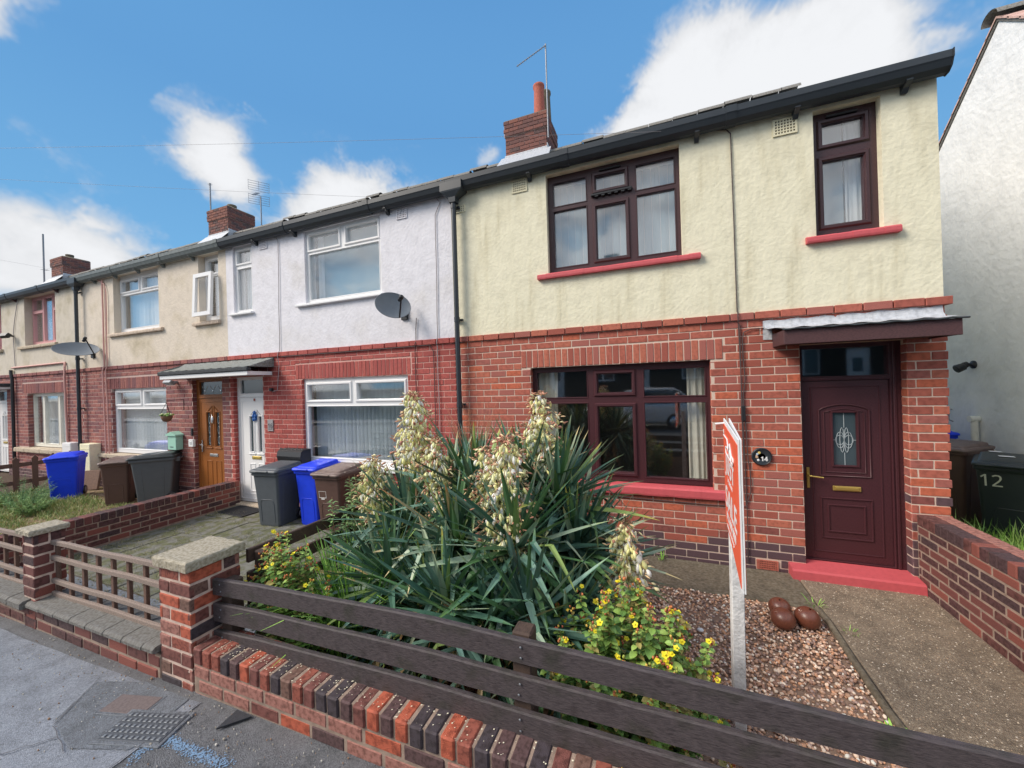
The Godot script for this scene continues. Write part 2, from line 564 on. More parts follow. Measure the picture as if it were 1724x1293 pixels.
	bricks_of("bc", [[128, 86, 78], [110, 78, 74], [100, 80, 78], [136, 90, 78]], 0.92)
	mk("brick_rest", Color.WHITE, 0.88, T.blotch, 2.2, T.n_fine, 0.5)
	M.brick_rest.vertex_color_use_as_albedo = true
	mk("upvc", D(236, 236, 240), 0.35)
	mk("upvc_old", D(222, 218, 206), 0.4, T.soft, 2.0)
	mk("rosewood", D(74, 40, 46), 0.42, T.wood, Vector3(12, 2.0, 12), T.n_wood, 0.25)
	mk("rosewood_up", D(70, 46, 50), 0.38, T.wood, Vector3(12, 2.0, 12), T.n_wood, 0.2)
	mk("pink_frame", D(196, 146, 146), 0.5)
	mk("oak", D(152, 92, 40), 0.45, T.wood, Vector3(14, 2.0, 14), T.n_wood, 0.25)
	mk("red_sill", D(188, 82, 88), 0.62, T.soft, 3.0, T.n_fine, 0.4)
	mk("beige_sill", D(200, 182, 164), 0.9, T.blotch, 2.0, T.n_fine, 0.6)
	mk("stone_sill", D(196, 184, 168), 0.9, T.lichen, 2.0, T.n_fine, 0.6)
	mk("black_gloss", D(46, 52, 58), 0.38, T.soft, 1.0)
	mk("black_plastic", D(38, 40, 44), 0.45, T.grain, 2.0)
	mk("grey_gutter", D(104, 112, 112), 0.5, T.blotch, 1.5)
	mk("brown_board", D(84, 56, 58), 0.6, T.wood, Vector3(2, 10, 10), T.n_wood, 0.4)
	mk("lead", D(188, 192, 198), 0.55, T.blotch, 3.0, T.n_stucco, 0.8, null, 1.0, 0.1)
	mk("lead_dark", D(128, 136, 138), 0.6, T.lichen, 1.6, T.n_stucco, 0.8)
	mk("felt", D(66, 70, 74), 0.85, T.blotch, 2.0, T.n_fine, 1.0)
	mk("roof_tile", D(112, 112, 112), 0.85, T.lichen, 1.2, T.n_fine, 1.0)
	mk("ridge_tile", D(136, 136, 136), 0.85, T.lichen, 2.0, T.n_fine, 1.0)
	mk("brass", D(196, 172, 96), 0.3, null, 1.0, null, 1.0, null, 1.0, 0.7)
	mk("chrome", D(206, 208, 210), 0.25, null, 1.0, null, 1.0, null, 1.0, 0.8)
	mk("lead_came", D(150, 160, 165), 0.5)
	mk("steel", D(126, 130, 136), 0.45, null, 1.0, null, 1.0, null, 1.0, 0.4)
	mk("cable_dark", D(70, 58, 58), 0.6)
	mk("cable_grey", D(150, 146, 148), 0.6)
	mk("cable_pink", D(196, 150, 142), 0.6)
	mk("vent_cream", D(226, 214, 184), 0.85, T.soft, 2.0)
	mk("vent_white", D(214, 212, 218), 0.85, T.soft, 2.0)
	mk("vent_dark", D(70, 64, 62), 0.95)
	mk("terracotta", D(178, 100, 84), 0.85, T.blotch, 3.0)
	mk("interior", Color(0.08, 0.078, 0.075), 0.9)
	mk("curtain", D(214, 214, 200), 0.9)
	mk("net", D(206, 216, 220), 0.9)
	mk("blind", Color.WHITE, 0.8)
	M.blind.vertex_color_use_as_albedo = true
	mk("blind_gap_light", D(226, 236, 240), 0.8)
	mk("slat_grey", Color.WHITE, 0.8)
	M.slat_grey.vertex_color_use_as_albedo = true
	mk("roller", D(150, 174, 184), 0.85)
	var gl := mk("glass", Color(0.9, 0.95, 0.95), 0.03)
	gl.transparency = BaseMaterial3D.TRANSPARENCY_ALPHA
	gl.albedo_color.a = 0.001
	gl.metallic_specular = 0.6
	var ob := mk("dark_glass", D(58, 72, 78), 0.12)
	ob.metallic_specular = 0.9
	mk("tarmac", D(132, 134, 138), 0.62, T.tar, 0.75, T.n_tar, 1.2, T.blotch, 0.6)
	mk("tarmac_dark", D(136, 142, 150), 0.6, T.tar, 0.85, T.n_tar, 0.9, T.blotch, 0.9)
	mk("tarmac_pale", D(160, 166, 176), 0.5, T.tar, 0.9, T.n_tar, 0.6, T.blotch, 0.8)
	mk("road", D(98, 100, 104), 0.85, T.tar, 2.0, T.n_tar, 0.8)
	mk("kerbstone", D(140, 138, 132), 0.9, T.lichen, 2.0, T.n_fine, 0.6)
	mk("earth", D(84, 68, 54), 0.98, T.blotch, 3.0, T.n_stucco, 1.5)
	mk("gravel_bed", D(160, 132, 112), 0.95, T.grain, 4.0, T.n_tar, 1.0)
	mk("path", D(188, 181, 173), 0.93, T.aggregate, 0.75, T.n_tar, 0.8, T.blotch, 0.7)
	mk("concrete", D(128, 120, 106), 0.93, T.lichen, 1.6, T.n_fine, 0.9, T.blotch, 1.1)
	mk("slab", D(122, 122, 116), 0.92, T.moss, 0.9, T.n_fine, 0.9, T.blotch, 1.5)
	mk("slab_blue", D(122, 130, 142), 0.85, T.lichen, 1.6, T.n_fine, 0.8)
	mk("coping_blue", D(118, 118, 118), 0.85, T.lichen, 2.4, T.n_fine, 0.9)
	mk("cap_stone", D(182, 176, 162), 0.92, T.lichen, 2.6, T.n_tar, 0.9)
	mk("fence_dark", D(74, 66, 68), 0.7, T.wood, Vector3(0.7, 11, 11), T.n_wood, 0.9, T.algae, 0.9)
	mk("fence_side", D(84, 66, 56), 0.8, T.wood, Vector3(14, 14, 1.4), T.n_wood, 0.5, T.blotch, 1.2)
	mk("trellis", D(146, 130, 120), 0.9, T.wood, Vector3(2.0, 16, 16), T.n_wood, 0.8)
	mk("picket", D(110, 84, 72), 0.9, T.wood, Vector3(16, 2.0, 16), T.n_wood, 0.8)
	mk("grass", Color(0.10, 0.17, 0.035), 0.8, T.grain, 2.0)


func bricks_of(key: String, tones: Array, rough: float) -> void:
	var a := []
	for i in tones.size():
		var t = tones[i]
		a.append(mk("%s_%d" % [key, i], D(t[0], t[1], t[2]), rough, (T.dirt if key in ["bw", "bs"] else T.blotch) if i % 2 == 0 or key == "bw" else T.grain, (2.0 + 0.37 * i if key in ["bw", "bs"] else 3.0) if i % 2 == 0 or key == "bw" else 2.2, T.n_fine, 0.9 if key in ["bw", "bs"] else 0.5))
	M[key] = a


# height of the pavement: the street climbs gently to the right
func street_y(x: float) -> float:
	return clampf(0.158 + 0.018 * (x + 2.3), -0.18, 0.9)


func sheet(x0: float, x1: float, z0: float, z1: float, dy: float, nx := 24) -> MB:
	var m := MB.new()
	for i in nx:
		var a := lerpf(x0, x1, float(i) / nx); var b := lerpf(x0, x1, float(i + 1) / nx)
		m.quad(Vector3(a, street_y(a) + dy, z0), Vector3(b, street_y(b) + dy, z0), Vector3(b, street_y(b) + dy, z1), Vector3(a, street_y(a) + dy, z1), Vector3.UP)
	return m


func flat(x0: float, x1: float, z0: float, z1: float, y: float) -> MB:
	var m := MB.new()
	m.quad(Vector3(x0, y, z0), Vector3(x1, y, z0), Vector3(x1, y, z1), Vector3(x0, y, z1), Vector3.UP)
	return m


func setting() -> void:
	struct("ground", flat(-420, 420, -420, 420, -0.32), M.earth)
	struct("garden_soil", flat(-30, 12, -9, 3.2, -0.145), M.earth)
	struct("pavement", sheet(-60, 60, 3.2, 5.55, 0.0, 60), M.tarmac)
	var kerb := struct("kerb", MB.new(), M.kerbstone)
	for i in 40:
		var m := MB.new()
		var x := -18.0 + i * 0.9
		m.cbox(Vector3(x + 0.004, street_y(x) - 0.25, 5.55), Vector3(x + 0.896, street_y(x) + 0.006, 5.68), 0.012)
		put(kerb, "kerb_stone", m, M.kerbstone)
	struct("road", sheet(-60, 60, 5.6, 13.2, -0.11, 60), M.road)
	struct("far_pavement", sheet(-60, 60, 13.2, 15.4, 0.02, 60), M.tarmac)
	# tarmac trench reinstatements on the pavement
	# sealed joints and a crack
	mk("joint", D(86, 86, 90), 0.9)
	for ln in [[Vector2(-2.56, 3.39), Vector2(-2.555, 3.6), Vector2(-2.54, 3.97)], [Vector2(-7.0, 4.1), Vector2(-5.2, 4.09), Vector2(-3.4, 4.05), Vector2(-2.54, 3.95)], [Vector2(-3.45, 3.47), Vector2(-3.20, 3.76), Vector2(-2.9, 3.82)], [Vector2(-3.05, 3.78), Vector2(-3.2, 3.93), Vector2(-3.42, 4.03)]]:
		var m := MB.new()
		for i in ln.size() - 1:
			for k in 8:
				var p: Vector2 = ln[i].lerp(ln[i + 1], k / 8.0) + Vector2(sin(k * 2.0 + i), cos(k * 1.7)) * 0.004
				var q: Vector2 = ln[i].lerp(ln[i + 1], (k + 1) / 8.0) + Vector2(sin(k * 2.0 + 2.0 + i), cos(k * 1.7 + 1.7)) * 0.004
				var s: Vector2 = (q - p).orthogonal().normalized() * rng.randf_range(0.001, 0.0028)
				var f := func(v: Vector2) -> Vector3: return Vector3(v.x, street_y(v.x) + 0.0125, v.y)
				m.quad(f.call(p - s), f.call(p + s), f.call(q + s), f.call(q - s), Vector3.UP)
		struct("pavement_joint", m, M.joint)
	patch([Vector2(-7.0, 3.42), Vector2(-4.6, 3.44), Vector2(-2.56, 3.39), Vector2(-2.54, 3.95), Vector2(-3.4, 4.05), Vector2(-7.0, 4.1)], 0.004, M.tarmac_pale)
	patch([Vector2(-3.42, 3.50), Vector2(-3.1, 3.40), Vector2(-2.66, 3.40), Vector2(-2.58, 3.70), Vector2(-2.9, 3.80), Vector2(-3.25, 3.74)], 0.008, M.tarmac_dark)


func patch(poly: Array, dy: float, mat: Material) -> void:
	var m := MB.new()
	var edge := []
	for i in poly.size():
		for k in 14:
			var p: Vector2 = poly[i].lerp(poly[(i + 1) % poly.size()], k / 14.0)
			edge.append(p + Vector2(rng.randf_range(-1, 1), rng.randf_range(-1, 1)) * 0.004)
	var ix := Geometry2D.triangulate_polygon(PackedVector2Array(edge))
	for i in range(0, ix.size(), 3):
		var t := []
		for j in 3: t.append(Vector3(edge[ix[i + j]].x, street_y(edge[ix[i + j]].x) + dy, edge[ix[i + j]].y))
		m.tri(t[0], t[1], t[2], Vector3.UP)
	struct("pavement_patch", m, mat)


# ---------------------------------------------------------------- houses
var framed := {}     # things whose parts are given in the scene's own coordinates

func based(called: String, label: String, category: String, at: Vector3, group := "") -> Node3D:
	var o := thing(called, label, category, at, 0.0, group)
	framed[o] = true
	return o


func part(root: Node3D, called: String, m: MB, mat: Material, kind := "") -> MeshInstance3D:
	var o := put(root, called, m, mat, kind)
	if framed.has(root): o.position = -root.position
	return o


func box(lo: Vector3, hi: Vector3, b := 0.0) -> MB:
	var m := MB.new()
	m.cbox(lo, hi, b)
	return m


func window(root: Node3D, x0: float, x1: float, y0: float, y1: float, zf: float, panes: Array, fm: Material, dark := false, called := "window") -> MeshInstance3D:
	var m := MB.new()
	m.panel(x0 - 0.003, x1 + 0.003, y0 - 0.003, y1 + 0.003, zf, zf - 0.062, panes)
	for p in panes:
		if p.size() > 4 and p[4] == 1: m.ring(p[0], p[1], p[2], p[3], zf, 0.052, 0.020, 0.012)
		else: m.ring(p[0], p[1], p[2], p[3], zf, 0.016, 0.007, 0.014)
	var w := part(root, called, m, fm)
	for p in panes:
		var g := MB.new()
		for z in [zf - 0.024, zf - 0.027, zf - 0.030, zf - 0.044, zf - 0.047, zf - 0.050]:
			g.quad(Vector3(p[0] - 0.003, p[2] - 0.003, z), Vector3(p[1] + 0.003, p[2] - 0.003, z), Vector3(p[1] + 0.003, p[3] + 0.003, z), Vector3(p[0] - 0.003, p[3] + 0.003, z), Vector3(0, 0, 1))
		put(w, "pane", g, M.glass)
		var gk := MB.new()
		gk.ring(p[0], p[1], p[2], p[3], zf - 0.02, 0.001, 0.002, 0.003)
	return w


func drape(x0: float, x1: float, y0: float, y1: float, z: float, amp: float, wl: float, gather := 0.0) -> MB:
	var m := MB.new()
	var n := int((x1 - x0) / wl * 8.0) + 4
	var rings := []
	for j in 7:
		var y := lerpf(y1, y0, j / 6.0)
		var row := PackedVector3Array()
		var sq := 1.0 - gather * (j / 6.0)
		for i in n + 1:
			var f := float(i) / n
			row.append(Vector3(x0 + (x1 - x0) * f * sq, y, z + amp * sin(f * (x1 - x0) / wl * TAU + 0.25 * j * sin(f * 9.0)) * (0.6 + 0.4 * sin(f * 17.0))))
		rings.append(row)
	m.loft(rings, false, false)
	return m


func slats(root: Node3D, called: String, x0: float, x1: float, y0: float, y1: float, z: float, w: float, ang: float, mat: Material) -> void:
	var rail := part(root, called, box(Vector3(x0, y1 - 0.03, z - 0.03), Vector3(x1, y1, z + 0.02), 0.004), M.upvc)
	var n := int((x1 - x0) / (w * 0.92))
	var base_col := D(150, 176, 188) if mat == M.blind else D(176, 192, 198)
	for i in n:
		var m := MB.new()
		m.t = Transform3D(Basis(Vector3.UP, ang + rng.randf_range(-0.10, 0.10)), Vector3(x0 + (i + 0.5) * (x1 - x0) / n, 0, z))
		var rows := []
		for e in 2:
			var row := PackedVector3Array()
			for k in 5:
				var f := k / 4.0 - 0.5
				row.append(Vector3(f * w, y0 if e == 0 else y1 - 0.03, 0.006 * (1.0 - 4.0 * f * f)))
			rows.append(row)
		m.col = base_col * rng.randf_range(0.94, 1.03)
		m.loft(rows, false, false)
		m.col = D(232, 240, 242)  # bright strip down one side: light between the slats, put into the colour
		m.quad(Vector3(w * 0.5 - 0.007, y0, 0.0015), Vector3(w * 0.5, y0, 0.0015), Vector3(w * 0.5, y1 - 0.03, 0.0015), Vector3(w * 0.5 - 0.007, y1 - 0.03, 0.0015), Vector3(0, 0, 1))
		put(rail, "slat", m, mat)


const EAVE := 4.79
const ROOF_Z := 0.10
const ROOF_Y := 4.885
const PITCH := 0.632
const RIDGE_Z := -3.45

func roof_height(z: float) -> float:
	return ROOF_Y + (ROOF_Z - z) * PITCH


func shell(root: Node3D, x0: float, x1: float, inner: Material, gut: Material, upper_mat: Material, left_end := false, right_end := false) -> void:
	# party walls, back wall, floors, rooms
	var m := MB.new()
	m.cbox(Vector3(x0 + 0.002, -0.3, -6.99), Vector3(x0 + 0.11, EAVE, -0.222))
	m.cbox(Vector3(x1 - 0.11, -0.3, -6.99), Vector3(x1 - 0.002, EAVE, -0.222))
	m.cbox(Vector3(x0 + 0.112, -0.3, -6.99), Vector3(x1 - 0.112, EAVE, -6.78))
	part(root, "side_and_back_wall", m, upper_mat)
	m = MB.new()
	for y in [[-0.3, -0.1], [2.44, 2.62], [4.76, 4.80]]:
		m.cbox(Vector3(x0 + 0.112, y[0], -6.77), Vector3(x1 - 0.112, y[1], -0.224))
	m.cbox(Vector3(x0 + 0.112, -0.1, -3.6), Vector3(x1 - 0.112, 4.75, -3.5))
	for q in [[x0 + 0.113, x0 + 0.125], [x1 - 0.125, x1 - 0.113]]:
		m.cbox(Vector3(q[0], -0.098, -3.49), Vector3(q[1], 4.755, -0.23))
	part(root, "room", m, inner)
	# gable triangles
	m = MB.new()
	for x in [x0 + 0.03, x1 - 0.03]:
		m.tri(Vector3(x, EAVE, 0.0), Vector3(x, EAVE, -6.9), Vector3(x, roof_height(RIDGE_Z) - 0.08, RIDGE_Z), Vector3(1 if x > x0 + 1 else -1, 0, 0))
	part(root, "gable", m, upper_mat)
	# roof boards and tiles
	m = MB.new()
	for e in [[ROOF_Z - 0.02, RIDGE_Z, 1.0], [2.0 * RIDGE_Z - ROOF_Z + 0.02, RIDGE_Z, -1.0]]:
		var ya := roof_height(ROOF_Z - 0.02) - 0.03; var yb := roof_height(RIDGE_Z) - 0.03
		m.quad(Vector3(x0, ya, e[0]), Vector3(x1, ya, e[0]), Vector3(x1, yb, e[1]), Vector3(x0, yb, e[1]), Vector3(0, 1, e[2]))
	var rf := part(root, "roof", m, M.roof_tile)
	var tl := MB.new()
	var nrow := 13
	var ncol := int((x1 - x0) / 0.2)
	var dz := (ROOF_Z - RIDGE_Z) / nrow
	var tw := (x1 - x0) / ncol
	for i in nrow:
		for k in ncol:
			var z0 := ROOF_Z - i * dz + 0.02; var z1 := z0 - dz - 0.03
			var a := x0 + k * tw + 0.003; var b := x0 + (k + 1) * tw - 0.003
			var ya := roof_height(z0) + 0.012 + rng.randf_range(0, 0.006); var yb := roof_height(z1) - 0.004
			tl.quad(Vector3(a, ya, z0), Vector3(b, ya, z0), Vector3(b, yb, z1), Vector3(a, yb, z1), Vector3(0, 1, 0.6))
			tl.quad(Vector3(a, ya, z0), Vector3(b, ya, z0), Vector3(b, ya - 0.016, z0 - 0.002), Vector3(a, ya - 0.016, z0 - 0.002), Vector3(0, 0, 1))
			if i > 8:
				continue
	put(rf, "tiles", tl, M.roof_tile, "stuff")
	var x := x0
	while x < x1 - 0.05:
		var rm := MB.new()
		var lift := 0.0
		for q in [[-4.2, -3.6], [-1.5, -0.75], [0.8, 1.3], [1.55, 2.5], [-7.3, -6.7], [-18.4, -17.2], [-10.2, -9.6]]:
			if x + 0.22 > q[0] and x + 0.22 < q[1]: lift = 0.032
		rm.t = Transform3D(Basis(), Vector3(0, roof_height(RIDGE_Z) - 0.035 + lift + rng.randf_range(-0.012, 0.012), RIDGE_Z))
		var rings := []
		for xx in [x + 0.004, minf(x + 0.446, x1)]:
			var row := PackedVector3Array()
			for j in 9:
				var an := PI * j / 8.0
				row.append(Vector3(xx, sin(an) * 0.105, cos(an) * 0.125))
			rings.append(row)
		rm.loft(rings, false, false)
		put(rf, "ridge_tile", rm, M.ridge_tile)
		x += 0.45
	# fascia, soffit, gutter
	m = MB.new()
	m.cbox(Vector3(x0, EAVE, 0.004), Vector3(x1, EAVE + 0.085, 0.03))
	part(root, "fascia", m, gut)
	m = MB.new()
	m.t = Transform3D(Basis(Vector3(0, 0, 1), Vector3(0, 1, 0), Vector3(-1, 0, 0)), Vector3.ZERO)
	m.prism(PackedVector2Array([Vector2(0.035, 4.872), Vector2(0.035, 4.735), Vector2(0.05, 4.718), Vector2(0.10, 4.72), Vector2(0.14, 4.752), Vector2(0.158, 4.80), Vector2(0.166, 4.815), Vector2(0.168, 4.878), Vector2(0.158, 4.88), Vector2(0.15, 4.805), Vector2(0.13, 4.765), Vector2(0.10, 4.735), Vector2(0.055, 4.733), Vector2(0.045, 4.75), Vector2(0.045, 4.872)]), -(x1 + (0.03 if right_end else 0.0)), -x0)
	var gt := part(root, "gutter", m, gut)
	m = MB.new()
	m.t = Transform3D(Basis(Vector3(0, 0, 1), Vector3(0, 1, 0), Vector3(-1, 0, 0)), Vector3.ZERO)
	var joint := x0 + 1.7
	while joint < x1:
		m = MB.new()
		m.t = Transform3D(Basis(Vector3(0, 0, 1), Vector3(0, 1, 0), Vector3(-1, 0, 0)), Vector3.ZERO)
		m.prism(PackedVector2Array([Vector2(0.033, 4.872), Vector2(0.033, 4.73), Vector2(0.048, 4.711), Vector2(0.102, 4.713), Vector2(0.146, 4.748), Vector2(0.165, 4.80), Vector2(0.174, 4.815), Vector2(0.176, 4.884), Vector2(0.168, 4.884)]), -joint - 0.05, -joint + 0.05)
		put(gt, "gutter_joint", m, gut)
		joint += 1.83
	if right_end:
		m = MB.new()
		m.t = Transform3D(Basis(Vector3(0, 0, 1), Vector3(0, 1, 0), Vector3(-1, 0, 0)), Vector3.ZERO)
		m.prism(PackedVector2Array([Vector2(0.033, 4.872), Vector2(0.033, 4.73), Vector2(0.048, 4.711), Vector2(0.102, 4.713), Vector2(0.146, 4.748), Vector2(0.165, 4.80), Vector2(0.174, 4.815), Vector2(0.176, 4.884)]), -x1 - 0.038, -x1 - 0.030)
		put(gt, "gutter_end_stop", m, gut)


func gutter_brackets(root: Node3D, xs: Array, mat: Material) -> void:
	for x in xs:
		var m := MB.new()
		m.t = Transform3D(Basis(Vector3(0, 0, 1), Vector3(0, 1, 0), Vector3(-1, 0, 0)), Vector3.ZERO)
		m.prism(PackedVector2Array([Vector2(0.004, 4.792), Vector2(0.004, 4.66), Vector2(0.03, 4.655), Vector2(0.06, 4.69), Vector2(0.12, 4.722), Vector2(0.12, 4.80)]), -x - 0.024, -x + 0.024)
		part(root, "gutter_bracket", m, mat)


func ventilator(root: Node3D, x0: float, x1: float, y0: float, y1: float, mat: Material, nx: int, ny: int, dark: Material = null, z := 0.0) -> void:
	var holes := []
	var w := (x1 - x0) * 0.86; var h := (y1 - y0) * 0.86
	for i in nx:
		for j in ny:
			var cx := x0 + (x1 - x0) * 0.07 + w * (i + 0.5) / nx; var cy := y0 + (y1 - y0) * 0.07 + h * (j + 0.5) / ny
			holes.append([cx - w / nx * 0.3, cx + w / nx * 0.3, cy - h / ny * 0.3, cy + h / ny * 0.3])
	var m := MB.new()
	m.panel(x0, x1, y0, y1, z + 0.014, z + 0.002, holes)
	var v := part(root, "air_vent", m, mat)
	put(v, "vent_back", box(Vector3(x0 + 0.005, y0 + 0.005, z + 0.0005), Vector3(x1 - 0.005, y1 - 0.005, z + 0.004)), M.vent_dark)


func cable(root: Node3D, pts: Array, r: float, mat: Material, called := "cable") -> void:
	var m := MB.new()
	var path := []
	for i in pts.size() - 1:
		var n := maxi(2, int(pts[i].distance_to(pts[i + 1]) / 0.35))
		for k in n:
			var p: Vector3 = pts[i].lerp(pts[i + 1], float(k) / n)
			path.append(p + (Vector3(rng.randf_range(-1, 1) * 0.006, 0, 0) if k > 0 else Vector3.ZERO))
	path.append(pts[-1])
	m.tube(path, r, 6)
	part(root, called, m, mat)


func sill(root: Node3D, x0: float, x1: float, y0: float, y1: float, out: float, mat: Material, back := -0.10) -> void:
	var m := MB.new()
	m.t = Transform3D(Basis(Vector3(0, 0, 1), Vector3(0, 1, 0), Vector3(-1, 0, 0)), Vector3.ZERO)
	# weathered edge: a run of short lengths whose lip wanders a little
	var n := maxi(4, int((x1 - x0) / 0.12))
	for i in n:
		var a := lerpf(x0, x1, float(i) / n); var b := lerpf(x0, x1, float(i + 1) / n)
		var w := rng.randf_range(-0.004, 0.003)
		m.prism(PackedVector2Array([Vector2(back, y0 + 0.004), Vector2(out + w, y0 + rng.randf_range(0, 0.004)), Vector2(out + 0.004 + w, y0 + 0.02), Vector2(out + 0.002 + w, y1 - 0.022), Vector2(out - 0.016, y1 - 0.006 + w), Vector2(back, y1 + 0.008)]), -b, -a)
	part(root, "window_sill", m, mat)


func ledge_bricks(wall: Node3D, x0: float, x1: float, tones: Callable) -> Array:
	var list := []
	var x := x0
	while x < x1 - 0.02:
		var b := minf(x + 0.222, x1)
		list.append([Transform3D(Basis.from_euler(Vector3(0, 0, rng.randf_range(-1, 1) * 0.006)), Vector3((x + b) / 2, 2.6425 + rng.randf_range(-0.002, 0.002), 0.032 + rng.randf_range(-0.003, 0.003))), b - x, 0.075, 0.11, tones.call(0, x)])
		x += 0.232
	return list


# the brick ground floor: a mortar slab with its openings and the bricks on it
func brick_floor(root: Node3D, x0: float, x1: float, holes: Array, skip: Array, soldiers: Array, mats: Array, mortar: Material, tone: Callable, phase: float, most: int, x_end := 0.0) -> void:
	var m := MB.new()
	m.panel(x0, x1, -0.3, 2.672, -0.001, -0.22, holes)
	var w := part(root, "brick_wall", m, mortar)
	var list := bond(x0 + 0.004, x1 + x_end, -0.175, 2.598, 0.004, holes + skip, tone, 0.0867, 0.230, 0.010, phase)
	for s in soldiers:
		list += row_on_edge(s[0], s[1], s[2], s[3], 0.005, func(_i, _x): return rng.randi() % 4, 0.079, 0.009, 0.06)
	for h in holes:   # the bricks' heads in the reveals
		for s in [-1.0, 1.0]:
			var x: float = h[0] if s > 0 else h[1]
			if x < x0 + 0.05 or x > x1 - 0.02: continue
			var i := 0
			while 2.598 - i * 0.0867 > maxf(h[2], -0.15):
				var top := 2.598 - i * 0.0867
				i += 1
				if top > h[3]: continue
				list.append([Transform3D(Basis(Vector3.UP, s * PI / 2), Vector3(x + s * 0.004, top - 0.0384, -0.052)), 0.10, 0.0767, 0.05, tone.call(i, x)])
	list += ledge_bricks(w, x0 + 0.004, x1 + x_end + 0.03 * signf(x_end), func(_i, _x): return rng.randi() % 4)
	lay(w, list, mats, most)


func house_14() -> void:
	var x0 := -2.70
	var x1 := 2.545
	var r := based("terraced_house", "end terrace house with cream rendered upper floor, dark red windows and maroon front door", "house", Vector3(-0.08, -0.14, 0), "houses of the terrace")
	var low := [-1.57, 0.575, 0.71, 2.187]
	var dr := [1.41, 2.27, -0.35, 2.30]
	var up := [-1.28, 0.32, 3.41, 4.70]
	var sw := [1.585, 2.13, 3.41, 4.706]
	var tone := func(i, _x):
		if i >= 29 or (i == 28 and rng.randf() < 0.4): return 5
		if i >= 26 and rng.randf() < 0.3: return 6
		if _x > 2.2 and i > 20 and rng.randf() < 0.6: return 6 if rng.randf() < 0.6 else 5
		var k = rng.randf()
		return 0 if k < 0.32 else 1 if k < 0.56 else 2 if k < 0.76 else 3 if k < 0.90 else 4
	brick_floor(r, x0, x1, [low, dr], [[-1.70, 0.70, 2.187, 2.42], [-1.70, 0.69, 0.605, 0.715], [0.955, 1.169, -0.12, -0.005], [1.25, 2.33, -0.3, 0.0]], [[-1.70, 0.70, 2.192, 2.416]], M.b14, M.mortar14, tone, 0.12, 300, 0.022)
	var m := MB.new()
	m.panel(x0, x1, 2.674, EAVE, 0.006, -0.22, [up, sw])
	part(r, "rendered_wall", m, M.render14)
	shell(r, x0, x1, M.interior, M.black_gloss, M.render14, false, true)
	gutter_brackets(r, [2.30, 1.43, 0.50, -1.49], M.black_gloss)
	# upper main window
	var w := window(r, up[0], up[1], 3.44, up[3], -0.08, [[-1.205, -0.778, 4.305, 4.605], [-1.205, -0.778, 3.50, 4.235], [-0.65, -0.30, 4.41, 4.575, 1], [-0.65, -0.30, 3.535, 4.19, 1], [-0.16, 0.262, 4.305, 4.605], [-0.16, 0.262, 3.50, 4.235]], M.rosewood_up)
	m = box(Vector3(-0.71, 4.325, -0.08), Vector3(-0.21, 4.355, -0.035), 0.006)
	for i in 6: m.cbox(Vector3(-0.66 + i * 0.08, 4.312, -0.075), Vector3(-0.62 + i * 0.08, 4.325, -0.04))
	put(w, "drip_vent", m, M.black_plastic)
	put(w, "trickle_vent", box(Vector3(-0.60, 4.632, -0.08), Vector3(-0.34, 4.65, -0.05), 0.004), M.black_plastic)
	slats(r, "vertical_blind", -1.25, 0.30, 3.45, 4.66, -0.27, 0.10, 0.06, M.blind)
	# upper small window
	w = window(r, sw[0], sw[1], 3.44, sw[3], -0.08, [[1.689, 2.025, 4.378, 4.588, 1], [1.686, 2.02, 3.54, 4.20, 1]], M.rosewood_up)
	put(w, "trickle_vent", box(Vector3(1.72, 4.642, -0.08), Vector3(1.98, 4.664, -0.05), 0.004), M.black_plastic)
	part(r, "roller_blind", box(Vector3(1.60, 3.46, -0.30), Vector3(1.93, 4.68, -0.295)), M.roller)
	part(r, "curtain", drape(1.94, 2.12, 3.45, 4.68, -0.28, 0.015, 0.07), M.net)
	# lower window
	w = window(r, low[0], low[1], 0.735, low[3], -0.08, [[-1.508, -0.84, 1.785, 2.118], [-1.508, -0.84, 0.80, 1.70], [-0.70, -0.29, 1.838, 2.07, 1], [-0.70, -0.29, 0.84, 1.655, 1], [-0.143, 0.52, 1.785, 2.105], [-0.143, 0.52, 0.80, 1.70]], M.rosewood)
	part(r, "curtain", drape(-1.54, -1.26, 0.72, 2.16, -0.25, 0.02, 0.085, 0.12), M.curtain)
	part(r, "curtain", drape(0.34, 0.55, 0.72, 2.16, -0.25, 0.02, 0.07), M.curtain)
	part(r, "inner_sill", box(Vector3(-1.56, 0.69, -0.45), Vector3(0.57, 0.715, -0.15)), M.upvc_old)
	sill(r, -1.42, 0.505, 3.335, 3.41, 0.06, M.red_sill)
	sill(r, 1.49, 2.238, 3.335, 3.41, 0.06, M.red_sill)
	sill(r, -1.70, 0.69, 0.607, 0.715, 0.045, M.red_sill)
	ventilator(r, 1.232, 1.449, 4.525, 4.70, M.vent_cream, 7, 5, null, 0.006)
	ventilator(r, -1.75, -1.535, 4.55, 4.725, M.vent_cream, 7, 5, null, 0.006)
	ventilator(r, -2.66, -2.47, 4.455, 4.555, M.vent_cream, 6, 3, null, 0.006)
	ventilator(r, 0.962, 1.162, -0.113, -0.012, M.terracotta, 11, 4, null, 0.0)
	# front door
	m = MB.new()
	m.panel(1.407, 2.273, -0.02, 2.297, -0.095, -0.16, [[1.458, 2.165, 1.962, 2.255], [1.45, 2.175, 0.03, 1.915]])
	m.ring(1.458, 2.165, 1.962, 2.255, -0.095, 0.014, 0.006, 0.012)
	m.ring(1.45, 2.175, 0.03, 1.915, -0.095, 0.016, 0.008)
	m.cbox(Vector3(2.20, 0.0, -0.095), Vector3(2.225, 2.28, -0.082), 0.004)
	var d := part(r, "door_frame", m, M.rosewood)
	var g := MB.new()
